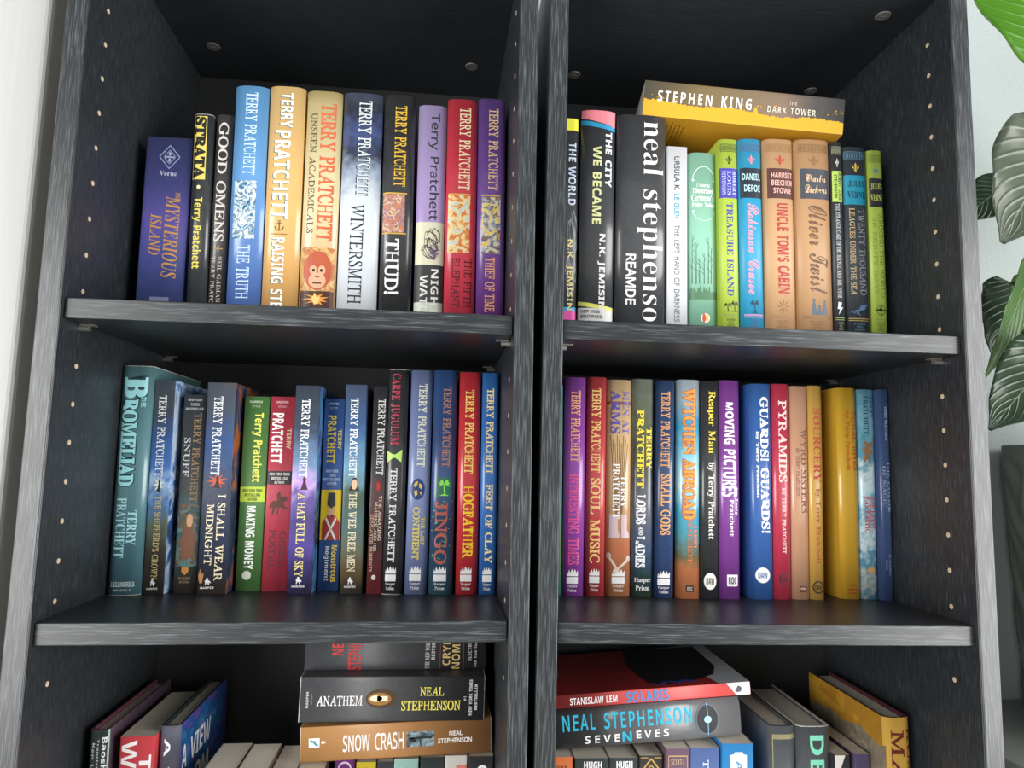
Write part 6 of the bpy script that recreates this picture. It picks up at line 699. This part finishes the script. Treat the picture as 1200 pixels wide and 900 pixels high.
('yellow paperback under the copper lying book','books on the lowest left shelf','L',(237.51,105.51,-575.81),(0.286,0.0),17.87,171.5,106,'p',[(0,'e2cc1c'),(1,'e2cc1c')],[('H','emblem','disc','4a4420',0.48,0.6,0.0261,0.0956,{})],{}),
('dark grey paperback under the copper lying book,left of the mint one','books on the lowest left shelf','L',(256.46,105.54,-575.83),(0.286,0.0),14.37,171.5,106,'p',[(0,'36383e'),(1,'36383e')],[],{}),
('mint green paperback under the copper lying book','books on the lowest left shelf','L',(272.1,102.96,-575.79),(0.286,0.0),22.4,174.5,106,'p',[(0,'a8d4c8'),(1,'a8d4c8')],[('H','emblem','sword','2a3a38',0.45,0.6,0.0429,0.1283,{})],{}),
('black-green paperback under the copper lying book,right of the mint one','books on the lowest left shelf','L',(295.86,104.92,-575.79),(0.286,0.0),22.48,174.5,106,'p',[(0,'22302e'),(1,'22302e')],[],{}),
('off-white paperback under the right half of the copper lying book','books on the lowest left shelf','L',(319.31,103.68,-575.8),(0.286,0.0),20.22,176.0,106,'p',[(0,'dedcd4'),(1,'dedcd4')],[('H','emblem','slant','d07868',0.5,0.98,0.0472,0.1113,{})],{}),
('black paperback with white ring,under the right end of the copper lying book','books on the lowest left shelf','L',(340.84,100.8,-575.78),(0.286,0.0),23.16,176.0,106,'p',[(0,'1c1c1f'),(1,'1c1c1f')],[('H','emblem','ring','ececec',0.25,0.85,0.0429,0.1793,{})],{}),
('orange paperback at the left of the lowest right shelf,under the lying books','books on the lowest right shelf','R',(15.02,99.25,-575.9),(-0.286,0.0),17.55,175.5,106,'p',[(0,'ea7c42'),(1,'ea7c42')],[('T','author','CARLO','S','6a3018',0.1,0.66,0.0435,0.0999,{'h':1})],{}),
('first of two twin black-green paperbacks with white stacked lettering,next to the orange one','books on the lowest right shelf','R',(33.62,97.33,-575.9),(-0.244,0.0),32.53,175.0,106,'p',[(0,'2e3a3a'),(1,'2e3a3a')],[('T','author','HUGH','B','eef0f0',0.27,0.8,0.0153,0.0545,{'h':1,'w':0.02}),('T','author','HOWEY','B','eef0f0',0.2,0.88,0.0676,0.1132,{'h':1,'w':0.02})],{}),
('second of two twin black-green paperbacks with white stacked lettering,next to the gold-patterned one','books on the lowest right shelf','R',(66.55,97.92,-575.9),(-0.093,0.0),27.73,175.0,106,'p',[(0,'2e3a3a'),(1,'2e3a3a')],[('T','author','HUGH','B','eef0f0',0.24,0.8,0.0154,0.0548,{'h':1,'w':0.02}),('T','author','HOWEY','B','eef0f0',0.16,0.88,0.0679,0.1137,{'h':1,'w':0.02})],{}),
('dark paperback with golden diamond lines under the lying books','books on the lowest right shelf','R',(94.68,96.55,-575.89),(0.036,0.0),22.44,177.5,106,'p',[(0,'33302a'),(1,'33302a')],[('H','ornament','chevron','c09a50',0.05,0.95,0.0087,0.1381,{})],{}),
('plum paperback with thin gold frame on the lowest right shelf','books on the lowest right shelf','R',(118.63,92.91,-575.83),(0.164,0.0),23.31,185.0,106,'p',[(0,'6e5468'),(1,'6e5468')],[('H','ornament','frame','c0a070',0.1,0.9,0.0332,0.3698,{}),('T','author','SUJATA','R','d8b888',0.22,0.78,0.0498,0.0788,{'h':1,'k':2}),('T','author','MASSEY','R','d8b888',0.2,0.8,0.1036,0.1325,{'h':1,'k':2})],{}),
('denim blue paperback with page edge chipped,left of the bright blue one','books on the lowest right shelf','R',(142.55,94.34,-575.76),(0.286,0.0),28.59,185.0,106,'p',[(0,'4e68a0'),(1,'4e68a0')],[('T','title','TO','R','d8dce8',0.42,0.62,0.0584,0.1497,{'w':0.012})],{}),
('bright azure paperback with white plaque on the lowest right shelf','books on the lowest right shelf','R',(172.51,92.31,-575.75),(0.286,0.0),30.99,189.5,106,'p',[(0,'1a80c4'),(1,'1a80c4')],[('H','label_box','plaque','e4e8ea',0.27,0.78,0.0408,0.3636,{}),('T','title','AND','B','3a8abc',0.45,0.62,0.0815,0.2433,{'k':2})],{}),
('grey hardcover with thin gold line frame,left of the mint-lettered book','books on the lowest right shelf','R',(227.85,105.61,-575.9),(-0.526,0.0),26.79,200.5,120,'h',[(0,'4c5054'),(1,'3c4044')],[('H','ornament','frame','8a805c',0.12,1.3,0.0388,1.6561,{})],{'side':'5a6068'}),
('dark hardcover with large mint green capitals and frayed top edge','books on the lowest right shelf','R',(255.03,104.06,-575.9),(-0.247,0.0),33.82,201.0,124,'h',[(0,'44484c'),(1,'34383c')],[('T','title','DENIED','B','74d0b0',0.36,0.78,0.0427,0.6091,{})],{'wear':1}),
('low paperback with white triangle on black,right of the mint-lettered hardcover','books on the lowest right shelf','R',(289.37,99.02,-575.9),(-0.286,0.0),15.47,176.0,108,'p',[(0,'26262a'),(1,'26262a')],[('H','ornament','tri','d8d4cc',0.02,0.7,0.0,0.1473,{})],{}),
('low dusky purple paperback,left of the golden hardcover','books on the lowest right shelf','R',(310.31,100.2,-575.9),(-0.286,0.0),15.23,176.0,108,'p',[(0,'54486e'),(1,'54486e')],[],{}),
('golden hardcover with maroon capitals,standing alone at the right of the lowest shelf','books on the lowest right shelf','R',(330.52,79.92,-575.9),(-0.692,0.0),26.31,217.5,142,'h',[(0,'d8a840'),(1,'c89830')],[('T','title','MARTIAN','R','6a2420',0.22,0.72,0.0526,0.6982,{'w':0.012}),('T','author','RUSSELL','R','6a2420',0.82,0.94,0.0421,0.4558,{'w':0.012})],{'back':['c89834','a87828','b88830'],'backlow':'8a7e6c','inner':'5a2c34'}),
('thick yellow and smoky brown paperback lying across the tops of the small upright classics','books lying flat on others','R',(293.7,64.5,216.21),(-84.518,-6.269),38.6,204.99,150,'p',[(0,'6e6a58'),(0.12,'75684a'),(0.3,'8a7448'),(0.5,'7c6a4c'),(0.7,'7e6650'),(0.85,'54504e'),(1,'464444')],[('H','colour_block','ragged','e2ac34',0.0,0.56,0.0,1.0,{}),('T','author','STEPHEN KING','B','f0eee6',0.42,0.74,0.07,0.54,{'k':2,'sp':0.12}),('T','title','THE','N','dcd8c8',0.67,0.76,0.725,0.765,{'k':2}),('T','title','DARK TOWER','B','dcd8c8',0.42,0.6,0.62,0.86,{'k':2,'sp':0.1})],{'back':['e0a830','d8a02c'],'lines':1}),
('dark paperback topmost of the lying stack,with red and gold sideways lettering','books lying flat on others','L',(356.51,118.0,-327.12),(-89.601,0.0),52.24,171.64,110,'p',[(0,'33353a'),(1,'2c2e32')],[('T','author','NEAL','B','c83838',0.271,0.679,0.145,0.21,{'h':1}),('T','author','STEPHENSON','B','c83838',0.009,0.959,0.235,0.31,{'h':1}),('H','emblem','bell','5a5e62',0.164,0.445,0.4,0.5,{}),('T','blurb','THE NEW YORK TIMES','S','c8c8c8',0.023,0.749,0.66,0.685,{'h':1}),('T','blurb','BESTSELLER','B','c8c8c8',0.187,0.702,0.695,0.715,{'h':1}),('R','rule','8a3038',0.0,0.468,0.742,0.746,{}),('T','title','CRYPTO','B','c8b070',0.08,0.819,0.757,0.8,{'h':1}),('T','title','NOMICON','B','c8b070',0.019,0.936,0.81,0.855,{'h':1}),('R','rule','8a3038',0.0,0.468,0.872,0.876,{}),('T','blurb','ELECTRIFYING','B','b0b0b0',0.164,0.749,0.9,0.92,{'h':1}),('T','blurb','New York Times','S','b0b0b0',0.047,0.562,0.935,0.95,{'h':1})],{}),
('black paperback with white and yellow capitals and a glowing doorway,middle of the lying stack','books lying flat on others','L',(354.8,98.0,-366.95),(-89.574,0.0),39.98,169.45,118,'p',[(0,'36383c'),(1,'2c2e31')],[('T','publisher_name','HARPER','B','c0c0c0',0.32,0.68,0.035,0.048,{'h':1}),('T','publisher_name','FICTION','N','a0a0a0',0.4,0.62,0.06,0.068,{'h':1}),('T','title','ANATHEM','R','e4e4e4',0.36,0.58,0.09,0.335,{'w':0.01}),('H','illustration','disc','4a3826',0.3,0.72,0.352,0.52,{}),('H','illustration','disc','9a6c34',0.36,0.64,0.362,0.49,{'k':1.5}),('H','illustration','keyhole','fff4d0',0.4,0.58,0.375,0.47,{'k':2}),('T','author','NEAL','R','e8dc60',0.56,0.76,0.645,0.775,{'w':0.012}),('T','author','STEPHENSON','R','e8dc60',0.24,0.46,0.545,0.868,{'w':0.012}),('T','blurb','#1','T','d0d0d0',0.44,0.54,0.885,0.9,{'h':1}),('T','blurb','NEW YORK TIMES','B','d0d0d0',0.12,0.92,0.915,0.932,{'h':1}),('T','blurb','BESTSELLER','B','d0d0d0',0.24,0.82,0.945,0.96,{'h':1})],{'wear':1}),
('copper brown paperback with white narrow capitals,bottom of the lying stack','books lying flat on others','L',(362.72,99.0,-395.58),(-91.789,0.0),30.51,174.5,106,'p',[(0,'b88448'),(0.5,'b07c42'),(1,'a87440')],[('R','publisher_mark','e8ecec',0.42,0.68,0.045,0.1,{}),('H','publisher_mark','spectra','2a98b0',0.45,0.65,0.05,0.095,{'k':2}),('H','publisher_mark','rooster','e8e4dc',0.48,0.62,0.105,0.13,{}),('T','title','SNOW','N','f0efec',0.24,0.72,0.22,0.36,{'w':0.012}),('T','title','CRASH','N','f0efec',0.24,0.74,0.385,0.535,{'w':0.012}),('I','illustration',['6a8494','2a3c48','a0b4bc','3c5868'],0.28,0.72,0.55,0.695,{'sc':16}),('H','illustration','gun','1c2428',0.4,0.62,0.56,0.69,{'k':2}),('T','author','NEAL','N','ece8e0',0.55,0.68,0.775,0.845,{'w':0.02}),('T','author','STEPHENSON','N','ece8e0',0.34,0.48,0.715,0.895,{'w':0.02})],{'wear':1}),
('red paperback lying on top of the stack on the lowest right shelf,grey-white tail end','books lying flat on others','R',(205.49,100.0,-343.7),(-94.143,0.0),12.2,190.97,130,'p',[(0,'dc4a48'),(1,'d64642')],[('H','colour_block','endslant','dcdedc',0.0,1,0.875,1.0,{}),('T','author','STANISLAW LEM','B','f4ecec',0.22,0.74,0.07,0.31,{'k':2}),('T','title','SOLARIS','B','4a86c0',0.08,0.9,0.355,0.575,{'k':2}),('H','publisher_mark','moon','50545a',0.25,0.75,0.915,0.955,{'k':2})],{'front':['a83236','96282c','b03638'],'fdeco':[('H','colour_block','endcap','b8bcc0',0.0,1,0.84,1.0,{}),('H','illustration','blot','1c1a20',0.02,0.98,0.45,0.93,{'k':2}),('H','title','squig','2c50b0',0.06,0.3,0.5,0.75,{'k':3}),('H','illustration','disc','8a8c90',0.3,0.95,-0.08,0.07,{})]}),
('thick grey hardcover with cyan lettering and a glowing orb,lying below the red paperback','books lying flat on others','R',(196.34,100.0,-383.24),(-93.939,0.0),36.68,181.21,150,'h',[(0,'4c4e52'),(0.55,'54565a'),(0.75,'5e6064'),(0.85,'6a6a6c'),(1,'606266')],[('T','author','NEAL STEPHENSON','N','2cb4d8',0.46,0.86,0.04,0.735,{'w':0.014,'sp':0.1}),('T','title','SEVE','N','f0f2f2',0.12,0.32,0.155,0.34,{'w':0.02,'sp':0.22}),('T','title','N','N','2cb4d8',0.1,0.36,0.355,0.405,{'w':0.02}),('T','title','EVES','N','f0f2f2',0.16,0.36,0.43,0.605,{'w':0.02,'sp':0.22}),('H','illustration','disc','303438',0.12,0.9,0.755,0.88,{}),('H','illustration','ring2','6a747c',0.12,0.9,0.755,0.88,{'k':2}),('H','illustration','disc','a8d4f4',0.42,0.6,0.8,0.84,{'k':3}),('H','illustration','sparkbeam','8ac4ea',0.1,0.92,0.81,0.83,{'k':3})],{'amp':0.06,'nsc':16})
]

def make_book(rec):
    label, group, case, loc, rot, w, h, d, kind, grad, decos, o = rec
    w /= 1000; h /= 1000; d /= 1000
    M = (CASE_L if case == 'L' else CASE_R) @ Matrix.Translation(Vector(loc) / 1000) @ Matrix.Rotation(radians(rot[1]), 4, 'Z') @ Matrix.Rotation(radians(rot[0]), 4, 'Y')
    r = root('hardcover_book' if kind == 'h' else 'paperback_book', label, 'book', group, M)
    if kind == 'h': b0, pw, t = min(.0042, .17 * w), (3.0 if o.get('hi') else 4.2), .0023
    else: b0, pw, t = .0006, 12, .00045
    prof = lambda u: b0 * min(1, abs(2 * u - 1)) ** pw
    us = [.5 - .5 * cos(pi * i / 16) for i in range(17)] if kind == 'h' else [0, .02, .05, .12, .5, .88, .95, .98, 1]
    outer = [(0, d)] + [(u * w, prof(u)) for u in us] + [(w, d)]
    inner = [(t, d)] + [(t + u * (w - 2 * t), prof(u) + t) for u in us] + [(w - t, d)]
    n = len(outer); V = []
    for z in (0, h): V += [(x, y, z) for x, y in outer] + [(x, y, z) for x, y in inner]
    F = []; MI = []; SM = []
    for i in range(n - 1):
        side = 2 if i == 0 else 1 if i == n - 2 else 0
        F.append((i, i + 1, 2 * n + i + 1, 2 * n + i)); MI.append(side); SM.append(side == 0)
        F.append((n + i + 1, n + i, 3 * n + i, 3 * n + i + 1)); MI.append(3); SM.append(False)
        F.append((2 * n + i, 2 * n + i + 1, 3 * n + i + 1, 3 * n + i)); MI.append(3); SM.append(False)
        F.append((i + 1, i, n + i, n + i + 1)); MI.append(3); SM.append(False)
    F += [(0, 2 * n, 3 * n, n), (n - 1, 2 * n - 1, 4 * n - 1, 3 * n - 1)]; MI += [3, 3]; SM += [False, False]
    me = bpy.data.meshes.new('cover'); me.from_pydata(V, [], F)
    me.polygons.foreach_set('material_index', MI); me.polygons.foreach_set('use_smooth', SM); me.update()
    cm = cover_mat(grad, o.get('amp', 0), o.get('nsc', 20), bool(o.get('wear')), .42 if kind == 'p' or o.get('matte') else .30)
    fm_ = art_mat(o['front'], 5) if 'front' in o else ink(o['side']) if 'side' in o else cm
    bm_ = art_mat(o['back'], 5) if 'back' in o else ink(o['side']) if 'side' in o else cm
    em_ = ink(o['inner'], .6) if 'inner' in o else cm if kind == 'h' else ink('b8b0a0', .7)
    cover = link('cover', me, [cm, fm_, bm_, em_], r)
    if kind == 'h': pb = box_bm(t + .0003, w - t - .0003, b0 + t + .0004, d - .004, .003, h - .0035)
    else: pb = box_bm(t + .0001, w - t - .0001, b0 + t + .0002, d - .0002, .0003, h - .0003)
    from_bm('pages', pb, paper_mat(), r)
    sm = {'s': lambda a, b, e: (a * w, prof(a) - e, h * (1 - b)), 'f': lambda a, b, e: (w + e, a * d, h * (1 - b)), 'b': lambda a, b, e: (-e, (1 - a) * d, h * (1 - b))}
    def emit(name, V2, T2, mat, surf, layer, par):
        if not T2: return None
        bm = bmesh.new(); vs = [bm.verts.new((a, b, 0)) for a, b in V2]
        for f in T2:
            try: bm.faces.new([vs[i] for i in f])
            except ValueError: pass
        lo, hi = min(v[0] for v in V2), max(v[0] for v in V2)
        if surf == 's':
            for x in us[1:-1]:
                if lo + .002 < x < hi - .002:
                    bmesh.ops.bisect_plane(bm, geom=bm.verts[:] + bm.edges[:] + bm.faces[:], dist=1e-6, plane_co=(x, 0, 0), plane_no=(1, 0, 0))
        # keep the print inside the cover, cut at its edges
        for co, no in (((.004, 0, 0), (-1, 0, 0)), ((.996, 0, 0), (1, 0, 0)), ((0, .0015, 0), (0, -1, 0)), ((0, .9985, 0), (0, 1, 0))):
            bmesh.ops.bisect_plane(bm, geom=bm.verts[:] + bm.edges[:] + bm.faces[:], dist=1e-6, plane_co=co, plane_no=no, clear_outer=True)
        if not bm.faces: bm.free(); return None
        e = .00008 + .00009 * layer
        for v in bm.verts: v.co = Vector(sm[surf](v.co.x, v.co.y, e))
        return from_bm(name, bm, mat, par)
    for surf, L in (('s', decos), ('f', o.get('fdeco', ()))):
        for dc in L:
            kd, name = dc[0], dc[1]; op = dc[-1]
            if kd == 'T':
                _, _, text, f, c, u0, u1, t0, t1, _ = dc
                def lay(wt):
                    P, T = text_geo(text, f, wt, op.get('sp', 0))
                    P0, _ = (P, T) if wt == op.get('w', 0) else text_geo(text, f, op.get('w', 0), op.get('sp', 0))
                    x0, x1 = min(q[0] for q in P0), max(q[0] for q in P0); y0, y1 = min(q[1] for q in P0), max(q[1] for q in P0)
                    out = []
                    for x, y in P:
                        s, q = (x - x0) / (x1 - x0), (y - y0) / (y1 - y0)
                        if op.get('flare'): q = .5 + (q - .5) * (.45 + .55 * s)
                        out.append((u0 + s * (u1 - u0), t1 - q * (t1 - t0)) if op.get('h') else (u0 + q * (u1 - u0), t0 + s * (t1 - t0)))
                    return out, T
                P, T = lay(op.get('w', 0)); k = op.get('k', 1)
                ob = emit(name, P, T, ink(c), surf, k + .6, r)
                if ob and 'sh' in op:
                    du, dt = .028, .0022
                    emit('drop_shadow', [(a - du, b + dt) for a, b in P], T, ink(op['sh']), surf, k, ob)
                if ob and 'ol' in op:
                    P2, T2 = lay(op.get('w', 0) + .035); emit('letter_outline', P2, T2, ink(op['ol']), surf, k, ob)
            else:
                if kd == 'H':
                    _, _, shp, c, u0, u1, t0, t1, _ = dc; polys = shape(shp); mt = ink(c); k = op.get('k', 1)
                elif kd == 'R':
                    _, _, c, u0, u1, t0, t1, _ = dc; polys = [rc(0, 0, 1, 1)]; mt = ink(c); k = op.get('k', 0)
                else:
                    _, _, c, u0, u1, t0, t1, _ = dc; polys = [rc(0, 0, 1, 1)]; mt = art_mat(c, op.get('sc', 24)); k = op.get('k', 0)
                V2 = []; T2 = []
                for pl in polys:
                    b = len(V2); V2 += [(u0 + x * (u1 - u0), t0 + y * (t1 - t0)) for x, y in pl]
                    if len(pl) <= 4 and kd == 'R': T2.append(tuple(range(b, b + len(pl))))
                    else: T2 += [tuple(b + i for i in t) for t in tessellate_polygon([[Vector((x, y, 0)) for x, y in pl]])]
                emit(name, V2, T2, mt, surf, k, r)
    if o.get('lines'):       # small sideways blurb lines on the back cover
        rnd = random.Random(4); V2 = []; T2 = []
        for ln in range(11):
            tt = .12 + .021 * ln if ln < 6 else .47 + .026 * (ln - 6)
            a = .3
            while a < (.9 if ln < 6 else .62):
                l = .02 + .035 * rnd.random(); b = len(V2)
                V2 += [(a, tt), (a + l, tt), (a + l, tt + .006), (a, tt + .006)]; T2.append((b, b + 1, b + 2, b + 3)); a += l + .012
        emit('blurb', V2, T2, ink('8a6420'), 'b', 0, r)
    if 'backlow' in o:
        P = [(0, .14), (.3, .115), (.5, .13), (.7, .1), (.92, .135), (1, .12), (1, 1), (0, 1)]
        T2 = tessellate_polygon([[Vector((x, y, 0)) for x, y in P]])
        emit('illustration', P, [tuple(t) for t in T2], art_mat(['6a6252', '8a7e6c', 'a0947e'], 8), 'b', 0, r)
    return r
for rec in BOOKS: make_book(rec)

# ---------------------------------------------------------------- plant and planter beside the right bookcase
def planter():
    cx, cy, zt, zb, rt, rb = 1.134, .160, -.094, -.425, .135, .126
    r = root('planter', 'tall tapered grey-green planter with wavy ribbed relief, right of the bookcase', 'planter')
    r.location = (cx, cy, zb)
    H = zt - zb; na, nz = 160, 90; V = []; F = []
    for j in range(nz + 1):
        s = j / nz; z = H * s; rad = rb + (rt - rb) * s
        for i in range(na):
            a = 2 * pi * i / na
            wv = sin(16 * a + 2.2 * sin(z * 70 + 3 * sin(5 * a)) + z * 60)
            rr = rad + (.0028 * wv if .02 < s < .955 else 0)
            V.append((rr * cos(a), rr * sin(a), z))
    for j in range(nz):
        for i in range(na):
            k = (i + 1) % na; F.append((j * na + i, j * na + k, (j + 1) * na + k, (j + 1) * na + i))
    b = len(V)
    for rad, z in ((rt - .012, H), (rt - .016, H - .05)):
        for i in range(na): V.append((rad * cos(2 * pi * i / na), rad * sin(2 * pi * i / na), z))
    top = nz * na
    for q0, q1 in ((top, b), (b, b + na)):
        for i in range(na):
            k = (i + 1) % na; F.append((q0 + i, q0 + k, q1 + k, q1 + i))
    F.append(tuple(range(na))[::-1])
    me = bpy.data.meshes.new('pot'); me.from_pydata(V, [], F)
    for p_ in me.polygons: p_.use_smooth = len(p_.vertices) == 4
    link('pot', me, plain('grey_green_ceramic', '6e7268', .75, 0, .3), r)
    sb = bmesh.new(); bmesh.ops.create_circle(sb, cap_ends=True, segments=40, radius=rt - .0145)
    for v in sb.verts: v.co.z = H - .03
    from_bm('soil', sb, plain('dark_soil', '2a241f', .95, 0, .1), r)
    r2 = root('side_table', 'plain grey side table under the ribbed planter, right of the bookcase', 'table')
    r2.location = (.905, .020, FLOOR_Z)
    hs = zb - FLOOR_Z - .0005; tm_ = plain('grey_painted_table', '868b86', .55)
    from_bm('table_top', box_bm(0, .50, 0, .276, hs - .022, hs, .002), tm_, r2)
    for lx in (.012, .45):
        for ly in (.012, .226): from_bm('leg', box_bm(lx, lx + .038, ly, ly + .038, 0, hs - .022, .0015), tm_, r2)
    return r
planter()

def leaf_mat(name, c1, c2, vein, trans=.25, rough=.35):
    m = NT(name); uv = m.coord('UV'); s = m.n('ShaderNodeSeparateXYZ'); m.l(uv, s.inputs[0])
    au = m.math('ABSOLUTE', m.math('SUBTRACT', s.outputs[0], .5))
    ph = m.math('SUBTRACT', m.math('MULTIPLY', s.outputs[1], 60), m.math('MULTIPLY', au, 46))
    vv = m.math('POWER', m.math('ADD', m.math('MULTIPLY', m.math('SINE', ph), .5), .5), 8)
    mid = m.math('LESS_THAN', au, .012)
    n = m.noise(m.coord('Object'), 38, 3)
    c = m.mix(n, lin(c1), lin(c2)); c = m.mix(m.math('MULTIPLY', vv, .16), c, lin(vein)); c = m.mix(mid, c, lin(vein))
    m.bump(vv, .4, .002); m.base(c, rough)
    tr = m.n('ShaderNodeBsdfTranslucent'); m.l(c, tr.inputs[0])
    mx = m.n('ShaderNodeMixShader'); mx.inputs[0].default_value = trans
    m.l(m.p.outputs[0], mx.inputs[1]); m.l(tr.outputs[0], mx.inputs[2])
    m.l(mx.outputs[0], m.t.nodes['Material Output'].inputs[0])
    return m.m
LEAF = [leaf_mat('fresh_green_leaf', '4f8f1c', '6aa82c', '86bc50', .5), leaf_mat('grey_green_leaf', '4a5544', '5f6a58', '8a9684', .12, .3), leaf_mat('dark_green_leaf', '24382a', '33492f', '6a7e62', .12, .28), leaf_mat('mid_green_leaf', '3f6630', '557c3e', '7c9c66', .3)]

def leaf(par, base, tip, face, width, mat, cup=.12, sag=.12, wave=.02, skew=0, stem_from=None, name='leaf'):
    base, tip, face = Vector(base), Vector(tip), Vector(face).normalized()
    ax = (tip - base); L = ax.length; ax.normalize()
    sx = ax.cross(face).normalized(); up = sx.cross(ax).normalized()
    nu, nv = 14, 26; V = []; F = []; UV = []
    for j in range(nv + 1):
        t = j / nv
        pw = (sin(pi * min(1, t * .96 + .02) ** .62) ** .75) * (1 - .55 * max(0, t - .82) / .18) if t > 0 else 0
        pw = max(pw, .012)
        cen = base + ax * (L * t) + up * (-sag * L * (t ** 2) + sag * L * t)
        for i in range(nu + 1):
            u = i / nu * 2 - 1
            off = width * .5 * pw * u
            zz = cup * width * (abs(u) ** 1.6) * pw * .5 + wave * width * sin(t * 17 + (2 if u > 0 else 0)) * abs(u) ** 2 * pw
            V.append(cen + sx * (off + skew * width * sin(pi * t)) + up * zz); UV.append((i / nu, t))
    for j in range(nv):
        for i in range(nu):
            a = j * (nu + 1) + i; F.append((a, a + 1, a + nu + 2, a + nu + 1))
    me = bpy.data.meshes.new(name); me.from_pydata([tuple(v) for v in V], [], F)
    ul = me.uv_layers.new(name='leaf_uv')
    for p_ in me.polygons:
        p_.use_smooth = True
        for li in p_.loop_indices: ul.data[li].uv = UV[me.loops[li].vertex_index]
    ob = link(name, me, mat, par)
    sd = ob.modifiers.new('thickness', 'SOLIDIFY'); sd.thickness = .0007
    if stem_from is not None:
        a, b = Vector(stem_from), base
        c1, c2 = a + Vector((0, 0, (b.z - a.z) * .5)), b - ax * .06
        P = [(1 - k) ** 3 * a + 3 * (1 - k) ** 2 * k * c1 + 3 * (1 - k) * k * k * c2 + k ** 3 * b for k in [i / 14 for i in range(15)]]
        V = []; F = []
        for i, q in enumerate(P):
            tg = (P[min(i + 1, 14)] - P[max(i - 1, 0)]).normalized()
            e1 = tg.orthogonal().normalized(); e2 = tg.cross(e1)
            if i and e1.dot(pe) < .2: e1 = (pe - tg * pe.dot(tg)).normalized(); e2 = tg.cross(e1)
            if i: e1 = (pe - tg * pe.dot(tg)).normalized(); e2 = tg.cross(e1)
            pe = e1
            V += [tuple(q + .0032 * (cos(2 * pi * s / 8) * e1 + sin(2 * pi * s / 8) * e2)) for s in range(8)]
        for i in range(14):
            for s in range(8): F.append((i * 8 + s, i * 8 + (s + 1) % 8, i * 8 + 8 + (s + 1) % 8, i * 8 + 8 + s))
        sm_ = bpy.data.meshes.new('stem'); sm_.from_pydata(V, [], F)
        for p_ in sm_.polygons: p_.use_smooth = True
        link('stem', sm_, plain('green_stem', '58703f', .5), par)
    return ob
plant = root('potted_plant', 'leafy green houseplant with big glossy leaves growing from the ribbed planter', 'plant')
plant.location = (1.134, .160, -.122)
def rel(v): return (v[0] - 1.134, v[1] - .160, v[2] + .122)
S0 = (0, 0, 0)
leaf(plant, rel((1.030, .085, .335)), rel((.872, .095, .478)), (.1, -1, -.25), .115, LEAF[0], .1, .06, .03, 0, S0)
leaf(plant, rel((1.03, .10, .262)), rel((.9165, .10, .124)), (-.25, -1, .1), .135, LEAF[1], .2, .22, .04, .08, (-.02, .01, 0))
leaf(plant, rel((.995, .17, .228)), rel((.935, .18, .180)), (0, -1, .3), .055, LEAF[2], .1, .1, .02, 0, (-.04, .01, 0))
leaf(plant, rel((.955, .13, .088)), rel((.912, .115, -.005)), (-.1, -1, .25), .075, LEAF[2], .25, .12, .05, 0, (-.05, -.01, 0))
leaf(plant, rel((.957, .10, .118)), rel((.886, .10, -.028)), (.35, -1, .1), .04, LEAF[3], .2, .1, .03, 0, (-.03, -.02, 0))
leaf(plant, rel((.955, .07, .012)), rel((.858, .065, -.085)), (-.2, -1, .5), .075, LEAF[2], .2, .12, .04, 0, (-.03, -.03, 0))
leaf(plant, rel((1.09, .05, .16)), rel((1.13, -.02, .02)), (.3, -1, .3), .1, LEAF[1], .2, .2, .04, 0, (.02, 0, 0))
leaf(plant, rel((1.10, .12, .25)), rel((1.21, .12, .20)), (.2, -1, .4), .1, LEAF[3], .2, .2, .04, 0, (.02, .01, 0))
